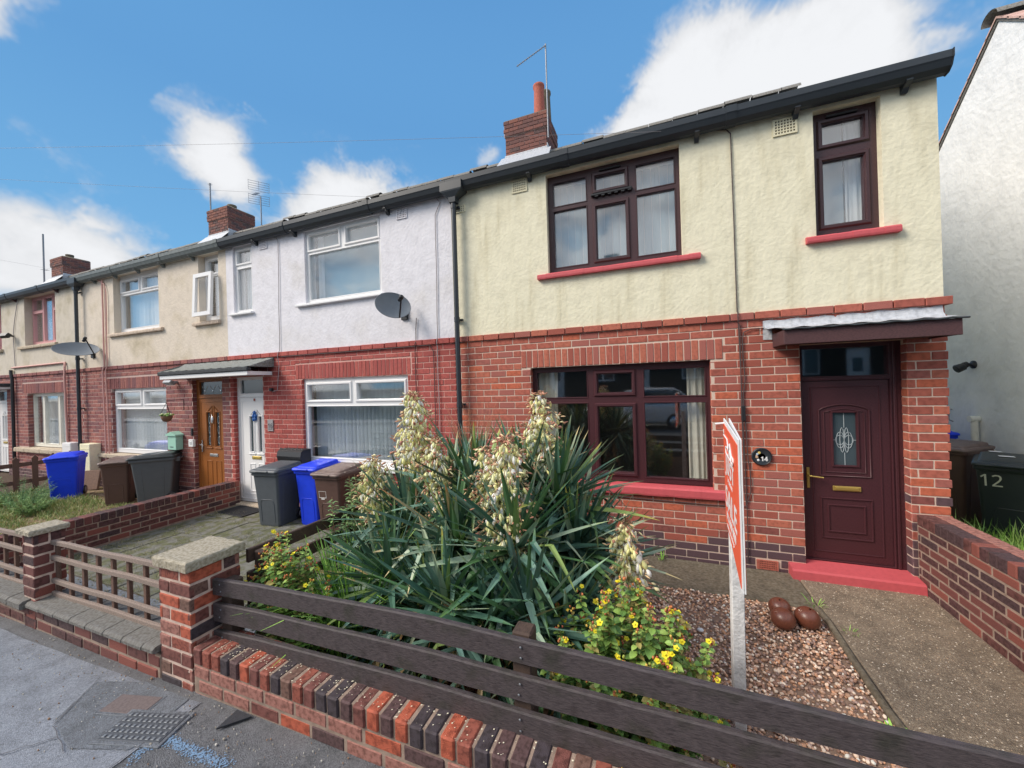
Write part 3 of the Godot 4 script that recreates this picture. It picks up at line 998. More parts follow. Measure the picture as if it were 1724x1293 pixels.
	for z in [-0.125, -0.129, -0.14, -0.144]:
		g.quad(Vector3(1.455, 1.96, z), Vector3(2.168, 1.96, z), Vector3(2.168, 2.258, z), Vector3(1.455, 2.258, z), Vector3(0, 0, 1))
	put(d, "fanlight_pane", g, M.glass)
	m = MB.new()
	m.panel(1.453, 2.172, 0.033, 1.912, -0.105, -0.15, [[1.712, 1.906, 1.03, 1.575]])
	m.ring(1.535, 2.09, 0.12, 1.84, -0.105, 0.014, 0.007)
	m.ring(1.712, 1.906, 1.03, 1.575, -0.105, 0.022, 0.012, 0.01)
	# arched upper panel moulding
	var arch := [Vector3(1.592, 0.915, -0.102)]
	for i in 11:
		var f := i / 10.0
		arch.append(Vector3(lerpf(1.592, 2.012, f), 1.615 + 0.048 * sin(PI * f) + (0.0 if i > 0 and i < 10 else -0.012), -0.102))
	arch.append(Vector3(2.012, 0.915, -0.102))
	arch.append(Vector3(1.592, 0.915, -0.102))
	m.tube(arch, 0.009, 6)
	var arch2 := [Vector3(1.635, 0.955, -0.103)]
	for i in 9:
		var f := i / 8.0
		arch2.append(Vector3(lerpf(1.635, 1.972, f), 1.58 + 0.035 * sin(PI * f), -0.103))
	arch2.append(Vector3(1.972, 0.955, -0.103)); arch2.append(Vector3(1.635, 0.955, -0.103))
	m.tube(arch2, 0.006, 6)
	m.ring(1.60, 2.005, 0.27, 0.67, -0.105, 0.016, 0.010)
	m.ring(1.66, 1.945, 0.34, 0.60, -0.105, 0.018, 0.010)
	var leaf := part(r, "front_door", m, M.rosewood)
	put(leaf, "glazing", box(Vector3(1.708, 1.026, -0.13), Vector3(1.91, 1.579, -0.122)), M.dark_glass)
	m = MB.new()
	var cx := 1.809; var cy := 1.29
	for s in [-1.0, 1.0]:
		for q in [[0.0, 0.13, 0.030], [0.0, 0.085, 0.055], [0.10, 0.05, 0.06]]:
			var p := []
			for i in 13:
				var a := TAU * i / 12.0
				p.append(Vector3(cx + s * (q[2] * 0.62 + q[2] * 0.62 * cos(a)) * 1.0, cy + (q[1]) * sin(a), -0.119))
			m.tube(p, 0.0035, 5)
		m.tube([Vector3(cx, cy + s * 0.13, -0.119), Vector3(cx, cy + s * 0.285, -0.119)], 0.0035, 5)
		m.tube([Vector3(cx + s * 0.075, cy, -0.119), Vector3(cx + s * 0.097, cy, -0.119)], 0.0035, 5)
	put(leaf, "lead_pattern", m, M.lead_came)
	m = box(Vector3(1.692, 0.762, -0.106), Vector3(1.927, 0.812, -0.092), 0.004)
	m.cbox(Vector3(1.712, 0.772, -0.093), Vector3(1.907, 0.802, -0.087), 0.003)
	put(leaf, "letter_plate", m, M.brass)
	m = box(Vector3(1.468, 0.775, -0.106), Vector3(1.496, 0.995, -0.094), 0.004)
	m.tube([Vector3(1.482, 0.915, -0.095), Vector3(1.482, 0.915, -0.05), Vector3(1.50, 0.912, -0.045), Vector3(1.60, 0.90, -0.05)], 0.008, 8)
	put(leaf, "door_handle", m, M.brass)
	sill_step(r)
	# flat canopy over the door
	m = MB.new()
	m.cbox(Vector3(1.172, 2.285, 0.372), Vector3(2.452, 2.428, 0.40), 0.003)
	m.cbox(Vector3(1.172, 2.287, 0.006), Vector3(1.198, 2.426, 0.371), 0.003)
	m.cbox(Vector3(2.426, 2.287, 0.006), Vector3(2.452, 2.426, 0.371), 0.003)
	m.cbox(Vector3(1.20, 2.30, 0.006), Vector3(2.424, 2.318, 0.37))
	var c := part(r, "door_canopy", m, M.brown_board)
	m = MB.new()
	var rows := []
	for e in [[0.004, 2.472, -0.01], [0.30, 2.452, 0.0], [0.425, 2.440, 0.0], [0.43, 2.43, 0.0], [0.42, 2.424, 0.0]]:
		var row := PackedVector3Array()
		for i in 25: row.append(Vector3(lerpf(1.155, 2.485, i / 24.0), e[1] + 0.004 * sin(i * 1.9 + e[0] * 9.0), e[0]))
		rows.append(row)
	m.loft(rows, false, false)
	put(c, "felt_roof", m, M.felt)
	m = MB.new()
	rows = []
	for e in [[0.008, 2.578], [0.016, 2.515], [0.05, 2.487], [0.17, 2.478], [0.22, 2.466]]:
		var row := PackedVector3Array()
		for i in 31:
			var f := i / 30.0
			row.append(Vector3(lerpf(1.10, 2.535, f), e[1] + 0.007 * sin(i * 1.3 + e[0] * 30.0) + (0.018 * f if e[0] < 0.03 else 0.0), e[0] + 0.004 * sin(i * 2.3)))
		rows.append(row)
	m.loft(rows, false, false)
	m.quad(Vector3(1.085, 2.375, 0.012), Vector3(1.168, 2.372, 0.016), Vector3(1.170, 2.565, 0.016), Vector3(1.088, 2.58, 0.012), Vector3(0, 0, 1))
	put(c, "lead_flashing", m, M.lead)
	# rainwater pipe with hopper, at the boundary with the white house
	down_pipe(r, -2.605, 4.60, -0.1, M.black_gloss)
	# telephone and aerial cables
	cable(r, [Vector3(0.58, 4.76, 0.02), Vector3(0.70, 4.74, 0.02), Vector3(0.80, 4.72, 0.02), Vector3(0.838, 4.67, 0.02), Vector3(0.845, 3.7, 0.018), Vector3(0.849, 2.70, 0.018), Vector3(0.850, 2.68, 0.048), Vector3(0.852, 2.59, 0.048), Vector3(0.856, 2.57, 0.02), Vector3(0.872, 1.56, 0.02), Vector3(0.882, 0.85, 0.02), Vector3(0.885, 0.55, 0.02), Vector3(0.88, -0.06, 0.02)], 0.006, M.cable_dark)
	cable(r, [Vector3(1.09, 2.50, 0.02), Vector3(0.97, 2.50, 0.02), Vector3(0.905, 2.47, 0.02), Vector3(0.89, 2.40, 0.02), Vector3(0.905, 1.95, 0.02), Vector3(0.885, 1.80, 0.02), Vector3(0.885, 1.60, 0.02), Vector3(0.905, 1.2, 0.02), Vector3(0.925, 0.95, 0.02), Vector3(0.925, 0.72, 0.02), Vector3(0.88, 0.56, 0.02), Vector3(0.5, 0.545, 0.02), Vector3(-0.4, 0.56, 0.02), Vector3(-1.6, 0.57, 0.02)], 0.006, M.cable_dark)
	cable(r, [Vector3(0.87, 2.57, 0.021), Vector3(0.862, 1.6, 0.021), Vector3(0.862, 0.75, 0.021), Vector3(0.88, 0.57, 0.021)], 0.005, M.cable_dark)
	part(r, "junction_box", box(Vector3(0.857, 1.50, 0.006), Vector3(0.897, 1.665, 0.045), 0.006), M.black_plastic)
	chimney(r, -3.05, -2.09, -3.2, -4.1, 7.93, true)


func sill_step(r: Node3D) -> void:
	var m := MB.new()
	m.t = Transform3D(Basis(Vector3(0, 0, 1), Vector3(0, 1, 0), Vector3(-1, 0, 0)), Vector3.ZERO)
	m.prism(PackedVector2Array([Vector2(-0.09, -0.14), Vector2(0.145, -0.14), Vector2(0.138, -0.035), Vector2(0.122, -0.018), Vector2(0.07, -0.012), Vector2(-0.09, 0.012)]), -2.298, -1.255)
	part(r, "door_step", m, M.red_sill)


func down_pipe(r: Node3D, x: float, top: float, bottom: float, mat: Material) -> void:
	var m := MB.new()
	m.tube([Vector3(x, top, 0.10), Vector3(x, bottom, 0.10)], 0.034, 12)
	for y in [top - 0.05, 2.95, 1.75, 0.9]:
		m.tube([Vector3(x, y, 0.10), Vector3(x, y - 0.07, 0.10)], 0.040, 12)
		m.cbox(Vector3(x - 0.065, y - 0.05, 0.02), Vector3(x + 0.065, y - 0.02, 0.055), 0.004)
	var p := part(r, "rainwater_pipe", m, mat)
	m = MB.new()
	var rings := []
	for e in [[0.05, 0.05, top - 0.04], [0.055, 0.055, top + 0.03], [0.155, 0.085, top + 0.10], [0.17, 0.09, top + 0.12], [0.17, 0.09, top + 0.235]]:
		rings.append(PackedVector3Array([Vector3(x - e[0], e[2], 0.095 - e[1]), Vector3(x + e[0], e[2], 0.095 - e[1]), Vector3(x + e[0], e[2], 0.095 + e[1]), Vector3(x - e[0], e[2], 0.095 + e[1])]))
	for i in rings.size() - 1:
		for j in 4:
			var k := (j + 1) % 4
			var o: Vector3 = (rings[i][j] + rings[i][k]) * 0.5 - Vector3(x, rings[i][j].y, 0.095)
			m.quad(rings[i][j], rings[i][k], rings[i + 1][k], rings[i + 1][j], o)
	m.quad(rings[4][0], rings[4][1], rings[4][2], rings[4][3], Vector3.UP)
	put(p, "hopper", m, mat)


func chimney(r: Node3D, x0: float, x1: float, z0: float, z1: float, top: float, pots: bool) -> void:
	var m := MB.new()
	m.cbox(Vector3(x0 + 0.012, 6.2, z1 + 0.012), Vector3(x1 - 0.012, top - 0.01, z0 - 0.012))
	m.cbox(Vector3(x0 - 0.02, top - 0.34, z1 - 0.02), Vector3(x1 + 0.02, top - 0.012, z0 + 0.02))
	var ch := part(r, "chimney", m, M.mortar18)
	var tones := rnd_tone([3, 2, 1.5, 2])
	var faces := [[Transform3D(Basis(), Vector3(x0, 0, z0)), x1 - x0], [Transform3D(Basis(Vector3(0, 0, -1), Vector3(0, 1, 0), Vector3(1, 0, 0)), Vector3(x1, 0, z0)), z0 - z1]]
	var list := []
	for f in faces:
		for b in bond(0.0, f[1], 7.0, top - 0.36, 0.0, [], tones, 0.0867, 0.23, 0.010, 0.0, 0.05) + bond(-0.03, f[1] + 0.03, top - 0.345, top, 0.034, [], tones, 0.0867, 0.23, 0.010, 0.4, 0.05):
			b[0] = f[0] * b[0]
			list.append(b)
	lay(ch, list, M.bc, 140)
	# mortar flaunching
	m = MB.new()
	var rings := []
	for e in [[0.03, 0.0], [0.0, 0.035], [-0.18, 0.09]]:
		rings.append(PackedVector3Array([Vector3(x0 - e[0], top + e[1], z1 - e[0]), Vector3(x1 + e[0], top + e[1], z1 - e[0]), Vector3(x1 + e[0], top + e[1], z0 + e[0]), Vector3(x0 - e[0], top + e[1], z0 + e[0])]))
	m.loft(rings)
	put(ch, "flaunching", m, M.concrete)
	# lead apron
	m = MB.new()
	m.cbox(Vector3(x0 - 0.02, 6.8, z0), Vector3(x1 + 0.02, 7.165, z0 + 0.02), 0.004)
	m.cbox(Vector3(x1, 6.8, z1), Vector3(x1 + 0.02, 7.24, z0 - 0.001), 0.004)
	m.quad(Vector3(x0 - 0.1, 7.12, z0 + 0.021), Vector3(x1 + 0.1, 7.12, z0 + 0.021), Vector3(x1 + 0.12, roof_height(z0 + 0.28) + 0.03, z0 + 0.28), Vector3(x0 - 0.12, roof_height(z0 + 0.28) + 0.03, z0 + 0.28), Vector3(0, 1, 1))
	put(ch, "lead_apron", m, M.lead)
	var list2 := [[x1 - 0.21, z0 - 0.25, 0.74, M.terracotta], [x1 - 0.15, z0 - 0.58, 0.80, M.concrete]] if pots else [[x1 - 0.25, z0 - 0.3, 0.14, M.concrete], [x0 + 0.45, z0 - 0.3, 0.10, M.concrete]]
	for p in list2:
		m = MB.new()
		m.t = Transform3D(Basis(), Vector3(p[0], top + 0.05, p[1]))
		m.lathe([Vector2(0.135, 0), Vector2(0.128, 0.05), Vector2(0.118, p[2] * 0.5), Vector2(0.110, p[2] - 0.07), Vector2(0.13, p[2] - 0.05), Vector2(0.13, p[2]), Vector2(0.10, p[2]), Vector2(0.095, p[2] - 0.06)], 18, false)
		put(ch, "chimney_pot", m, p[3])


func upvc_door(r: Node3D, x0: float, x1: float, zf: float, mat: Material, glass_x: Array, gy0: float, gy1: float, fan_lead: bool, letter: Material) -> MeshInstance3D:
	var lx0 := x0 + 0.055; var lx1 := x1 - 0.055
	var m := MB.new()
	m.panel(x0, x1, -0.09, 2.27, zf, zf - 0.07, [[lx0 + 0.05, lx1 - 0.03, 1.96, 2.215], [lx0, lx1, -0.03, 1.885]])
	m.ring(lx0 + 0.05, lx1 - 0.03, 1.96, 2.215, zf, 0.014, 0.006, 0.012)
	m.ring(lx0, lx1, -0.03, 1.885, zf, 0.014, 0.008)
	var fr := part(r, "door_frame", m, mat)
	put(fr, "fanlight_pane", box(Vector3(lx0 + 0.046, 1.956, zf - 0.04), Vector3(lx1 - 0.026, 2.219, zf - 0.03)), M.dark_glass)
	if fan_lead:
		m = MB.new()
		for i in 3:
			var cx := lerpf(lx0 + 0.05, lx1 - 0.03, (i + 0.5) / 3.0)
			m.tube([Vector3(cx - 0.09, 2.13, zf - 0.028), Vector3(cx, 2.03, zf - 0.028), Vector3(cx + 0.09, 2.13, zf - 0.028)], 0.004, 5)
			m.blob(Vector3(cx, 2.03, zf - 0.026), Vector3(0.015, 0.03, 0.004), 8, 4)
		put(fr, "lead_pattern", m, M.chrome)
	m = MB.new()
	var holes := []
	for g in glass_x: holes.append([g[0], g[1], gy0, gy1])
	m.panel(lx0 + 0.003, lx1 - 0.003, -0.027, 1.882, zf - 0.008, zf - 0.055, holes)
	m.ring(lx0 + 0.075, lx1 - 0.075, 0.06, 1.80, zf - 0.008, 0.012, 0.006)
	for g in glass_x:
		m.ring(g[0], g[1], gy0, gy1, zf - 0.008, 0.024, 0.012, 0.008)
		m.ring(g[0] - 0.015, g[1] + 0.015, 0.12, 0.62, zf - 0.008, 0.014, 0.009)
		m.cbox(Vector3(g[0] - 0.05, gy0 - 0.055, zf - 0.010), Vector3(g[1] + 0.05, gy0 - 0.03, zf + 0.010), 0.005)
	var mid: float = (glass_x[0][1] + glass_x[1][0]) / 2
	for s in [-1.0, 1.0]:   # the raised gable-shaped moulding over the two lights
		var far: float = glass_x[0][0] - 0.03 if s < 0 else glass_x[1][1] + 0.03
		m.tube([Vector3(far, gy1 - 0.03, zf - 0.006), Vector3(mid + s * 0.03, gy1 + 0.13, zf - 0.006), Vector3(mid + s * 0.03, gy0, zf - 0.006)], 0.009, 6)
	var leaf := part(r, "front_door", m, mat)
	for g in glass_x:
		put(leaf, "glazing", box(Vector3(g[0] - 0.004, gy0 - 0.004, zf - 0.035), Vector3(g[1] + 0.004, gy1 + 0.004, zf - 0.026)), M.dark_glass)
	m = box(Vector3(mid - 0.125, 0.715, zf - 0.009), Vector3(mid + 0.125, 0.775, zf + 0.004), 0.004)
	m.cbox(Vector3(mid - 0.10, 0.727, zf + 0.003), Vector3(mid + 0.10, 0.763, zf + 0.009), 0.003)
	put(leaf, "letter_plate", m, letter)
	return leaf


func house_16() -> void:
	var x0 := -7.65
	var x1 := -2.70
	var r := based("terraced_house", "terrace house with white rendered upper floor, red painted bricks and white front door", "house", Vector3(-5.17, -0.14, 0), "houses of the terrace")
	var low := [-5.745, -3.54, 0.70, 2.175]
	var dr := [-7.55, -6.73, -0.35, 2.27]
	var up := [-5.60, -3.975, 3.43, 4.72]
	var sw := [-7.45, -6.93, 3.44, 4.745]
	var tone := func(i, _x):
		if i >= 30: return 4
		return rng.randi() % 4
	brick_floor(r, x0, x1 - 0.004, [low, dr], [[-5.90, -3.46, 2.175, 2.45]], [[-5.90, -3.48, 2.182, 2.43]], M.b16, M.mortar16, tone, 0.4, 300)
	var m := MB.new()
	m.panel(x0, x1 - 0.004, 2.674, EAVE, 0.004, -0.22, [up, sw])
	part(r, "rendered_wall", m, M.render16)
	shell(r, x0, x1 - 0.004, M.interior, M.black_gloss, M.render16)
	gutter_brackets(r, [-3.80, -5.78, -6.75], M.black_gloss)
	var w := window(r, up[0], up[1], 3.46, up[3], -0.04, [[-5.515, -4.865, 4.40, 4.635, 1], [-4.69, -4.06, 4.40, 4.635, 1], [-5.53, -4.045, 3.54, 4.31]], M.upvc)
	part(r, "roller_blind", box(Vector3(-5.58, 3.47, -0.275), Vector3(-4.0, 4.70, -0.27)), M.roller)
	part(r, "curtain", drape(-5.56, -5.42, 3.45, 4.70, -0.25, 0.012, 0.06), M.net)
	w = window(r, sw[0], sw[1], 3.47, sw[3], -0.04, [[-7.365, -7.01, 4.43, 4.655, 1], [-7.375, -7.0, 3.54, 4.315]], M.upvc)
	part(r, "curtain", drape(-7.43, -7.22, 3.46, 4.72, -0.25, 0.015, 0.06), M.net)
	part(r, "curtain", drape(-7.10, -6.95, 3.46, 4.72, -0.25, 0.015, 0.06), M.net)
	w = window(r, low[0], low[1], 0.74, low[3], -0.04, [[-5.645, -4.725, 1.815, 2.065, 1], [-4.555, -3.64, 1.815, 2.065, 1], [-5.665, -3.62, 0.83, 1.70]], M.upvc)
	slats(r, "vertical_blind", -5.70, -3.57, 0.76, 2.14, -0.26, 0.089, 0.42, M.slat_grey)
	part(r, "window_sill", box(Vector3(-5.80, 3.425, -0.05), Vector3(-3.94, 3.468, 0.06), 0.008), M.upvc)
	part(r, "window_sill", box(Vector3(-7.54, 3.435, -0.05), Vector3(-6.90, 3.478, 0.06), 0.008), M.upvc)
	part(r, "window_sill", box(Vector3(-5.80, 0.66, -0.05), Vector3(-3.49, 0.745, 0.075), 0.010), M.upvc)
	ventilator(r, -6.71, -6.50, 4.575, 4.735, M.vent_white, 6, 5, null, 0.004)
	ventilator(r, -3.655, -3.46, 4.555, 4.715, M.vent_white, 6, 5, null, 0.004)
	# white front door
	var leaf := upvc_door(r, -7.55, -6.73, -0.07, M.upvc, [[-7.215, -7.125], [-6.985, -6.895]], 0.86, 1.52, false, M.brass)
	m = MB.new()
	for q in [[0.0, 0.06], [-0.03, 0.0], [0.03, 0.0], [-0.02, -0.06], [0.025, -0.05]]: m.blob(Vector3(-7.055 + q[0], 1.53 + q[1], -0.05), Vector3(0.03, 0.04, 0.025), 8, 5)
	put(leaf, "blue_bow", m, mk("blue_ribbon", D(40, 92, 160), 0.6))
	put(leaf, "number_disc", box(Vector3(-7.09, 1.815, -0.07), Vector3(-7.05, 1.86, -0.062), 0.004), M.terracotta)
	part(r, "door_step", box(Vector3(-7.60, -0.16, -0.06), Vector3(-6.70, -0.095, 0.10), 0.01), M.stone_sill)
	cable(r, [Vector3(-6.36, 4.74, 0.02), Vector3(-6.25, 4.72, 0.02), Vector3(-6.21, 4.64, 0.02), Vector3(-6.25, 2.70, 0.02), Vector3(-6.25, 2.66, 0.052), Vector3(-6.26, 2.59, 0.052), Vector3(-6.27, 2.45, 0.02), Vector3(-6.33, 2.0, 0.02), Vector3(-6.46, 1.98, 0.02)], 0.006, M.cable_grey)
	cable(r, [Vector3(-3.95, 4.80, 0.02), Vector3(-3.2, 4.73, 0.02), Vector3(-2.93, 4.74, 0.02), Vector3(-2.87, 4.66, 0.02), Vector3(-2.96, 4.5, 0.02), Vector3(-2.98, 2.70, 0.02), Vector3(-2.98, 2.62, 0.052), Vector3(-2.99, 2.57, 0.02), Vector3(-2.99, 0.3, 0.02)], 0.006, M.cable_grey)
	cable(r, [Vector3(-3.34, 3.02, 0.02), Vector3(-3.36, 2.68, 0.02), Vector3(-3.36, 2.62, 0.052), Vector3(-3.38, 2.56, 0.02), Vector3(-3.38, 1.9, 0.02), Vector3(-3.39, 0.5, 0.02)], 0.006, M.cable_dark)
	cable(r, [Vector3(-6.2, 2.595, 0.028), Vector3(-4.6, 2.592, 0.028), Vector3(-3.1, 2.595, 0.028), Vector3(-3.06, 2.5, 0.02), Vector3(-3.06, 0.6, 0.02)], 0.006, M.cable_dark)
	part(r, "wall_camera", box(Vector3(-6.50, 1.985, 0.006), Vector3(-6.44, 2.045, 0.06), 0.01), M.black_plastic)
	# double canopy shared with the next door
	m = MB.new()
	m.cbox(Vector3(-8.97, 2.275, 0.42), Vector3(-6.47, 2.345, 0.45), 0.004)
	m.cbox(Vector3(-8.97, 2.277, 0.006), Vector3(-8.945, 2.343, 0.419), 0.003)
	m.cbox(Vector3(-6.495, 2.277, 0.006), Vector3(-6.47, 2.343, 0.419), 0.003)
	m.cbox(Vector3(-8.944, 2.29, 0.006), Vector3(-6.496, 2.31, 0.418))
	var c := part(r, "door_canopy", m, M.upvc)
	m = MB.new()
	m.cbox(Vector3(-9.0, 2.347, 0.40), Vector3(-6.44, 2.418, 0.475), 0.012)
	put(c, "felt_edge", m, M.felt)
	m = MB.new()
	var rows := []
	for e in [[0.47, 2.421], [0.30, 2.455], [0.12, 2.52], [0.03, 2.578], [0.006, 2.60]]:
		var row := PackedVector3Array()
		for i in 41: row.append(Vector3(lerpf(-8.99, -6.42, i / 40.0), e[1] + 0.006 * sin(i * 1.7 + e[0] * 20.0), e[0] + 0.003 * sin(i * 2.9)))
		rows.append(row)
	m.loft(rows, false, false)
	for x in [-8.99, -6.42]:
		m.tri(Vector3(x, 2.42, 0.47), Vector3(x, 2.42, 0.006), Vector3(x, 2.59, 0.006), Vector3(signf(x + 7.7), 0, 0))
	put(c, "lead_roof", m, M.lead_dark)


func house_18() -> void:
	var x0 := -13.05
	var x1 := -7.65
	var r := based("terraced_house", "beige rendered terrace house with an open upstairs sash and an oak coloured front door", "house", Vector3(-10.35, -0.14, 0), "houses of the terrace")
	var low := [-11.78, -9.68, 0.66, 2.145]
	var dr := [-8.80, -7.875, -0.35, 2.27]
	var up := [-11.585, -9.845, 3.42, 4.755]
	var sw := [-8.49, -7.88, 3.42, 4.745]
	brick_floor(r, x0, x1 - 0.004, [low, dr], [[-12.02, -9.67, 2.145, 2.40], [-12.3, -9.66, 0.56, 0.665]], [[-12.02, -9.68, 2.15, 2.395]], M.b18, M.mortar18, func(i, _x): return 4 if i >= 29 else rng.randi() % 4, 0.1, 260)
	var m := MB.new()
	m.panel(x0, x1 - 0.004, 2.674, EAVE, 0.003, -0.22, [up, sw])
	part(r, "rendered_wall", m, M.render18)
	shell(r, x0, x1 - 0.004, M.interior, M.grey_gutter, M.render18)
	part(r, "soffit_board", box(Vector3(x0 + 0.3, 4.735, 0.004), Vector3(x1 - 0.005, 4.788, 0.032)), M.upvc_old)
	gutter_brackets(r, [-8.6, -9.6, -10.5, -11.4, -12.3], M.grey_gutter)
	var w := window(r, up[0], up[1], 3.45, up[3], -0.12, [[-11.51, -10.82, 4.385, 4.62, 1], [-10.65, -9.93, 4.385, 4.62, 1], [-11.52, -9.92, 3.53, 4.29]], M.upvc)
	part(r, "curtain", drape(-11.56, -9.87, 3.46, 4.72, -0.28, 0.02, 0.14), M.net)
	w = window(r, sw[0], sw[1], 3.45, sw[3], -0.12, [[-8.40, -7.97, 4.40, 4.65, 1], [-8.41, -7.96, 3.53, 4.33]], M.upvc)
	part(r, "curtain", drape(-8.46, -7.91, 3.46, 4.72, -0.30, 0.02, 0.12), M.net)
	# the lower sash stands open, tilted out on its top hinge
	m = MB.new()
	m.t = Transform3D(Basis(Vector3(1, 0, 0), -0.05), Vector3(0, 4.33, 0.085))
	m.panel(-8.46, -7.91, -0.84, 0.0, 0.03, -0.02, [[-8.385, -7.985, -0.765, -0.075]])
	var sash := part(r, "open_sash", m, M.upvc)
	m = MB.new()
	m.t = Transform3D(Basis(Vector3(1, 0, 0), -0.05), Vector3(0, 4.33, 0.085))
	m.quad(Vector3(-8.39, -0.77, 0.0), Vector3(-7.98, -0.77, 0.0), Vector3(-7.98, -0.07, 0.0), Vector3(-8.39, -0.07, 0.0), Vector3(0, 0, 1))
	put(sash, "pane", m, M.glass)
	w = window(r, low[0], low[1], 0.69, low[3], -0.06, [[-11.69, -10.73, 1.80, 2.06, 1], [-10.56, -9.77, 1.80, 2.06, 1], [-11.70, -9.75, 0.78, 1.68]], M.upvc)
	part(r, "curtain", drape(-11.75, -9.71, 0.70, 2.12, -0.24, 0.015, 0.11), M.net)
	sill(r, -11.765, -9.685, 3.345, 3.42, 0.06, M.beige_sill)
	sill(r, -8.645, -7.84, 3.335, 3.41, 0.06, M.beige_sill)
	sill(r, -12.29, -9.67, 0.57, 0.665, 0.07, M.stone_sill)
	var leaf := upvc_door(r, -8.80, -7.875, -0.075, M.oak, [[-8.50, -8.39], [-8.22, -8.11]], 0.93, 1.60, true, M.chrome)
	m = MB.new()
	m.tube([Vector3(-8.655, 0.95, -0.07), Vector3(-8.655, 0.95, -0.02), Vector3(-8.54, 0.945, -0.02)], 0.010, 8)
	m.cbox(Vector3(-8.675, 0.80, -0.078), Vector3(-8.64, 1.04, -0.066), 0.004)
	put(leaf, "door_handle", m, M.chrome)
	m = MB.new()
	m.blob(Vector3(-8.305, 1.45, -0.06), Vector3(0.04, 0.075, 0.02), 10, 6)
	m.tube([Vector3(-8.33, 1.50, -0.055), Vector3(-8.305, 1.56, -0.05), Vector3(-8.28, 1.50, -0.055)], 0.006, 6)
	put(leaf, "door_knocker", m, M.chrome)
	m = MB.new()
	for g in [[-8.50, -8.39], [-8.22, -8.11]]:
		for k in 3:
			var cy := 1.05 + k * 0.2
			var p := []
			for i in 9:
				var a := TAU * i / 8.0
				p.append(Vector3((g[0] + g[1]) / 2 + 0.03 * cos(a), cy + 0.075 * sin(a), -0.096))
			m.tube(p, 0.004, 5)
	put(leaf, "lead_pattern", m, M.lead_came)
	# two old pipes and a cable down the front
	cable(r, [Vector3(-11.98, 4.70, 0.03), Vector3(-11.98, 2.70, 0.03), Vector3(-12.0, 2.6, 0.055), Vector3(-11.99, 0.1, 0.03)], 0.016, M.cable_pink, "pipe")
	cable(r, [Vector3(-12.2, 4.74, 0.03), Vector3(-11.90, 4.60, 0.03), Vector3(-11.83, 4.40, 0.03), Vector3(-11.86, 2.70, 0.03), Vector3(-11.87, 2.6, 0.055), Vector3(-11.86, 0.2, 0.03)], 0.012, M.cable_pink, "pipe")
	part(r, "door_bell", box(Vector3(-8.84, 1.13, 0.006), Vector3(-8.79, 1.29, 0.03), 0.008), M.black_plastic)
	down_pipe(r, -12.98, 4.60, -0.1, M.black_gloss)
	chimney(r, -13.59, -12.62, -3.2, -4.03, 7.95, false)


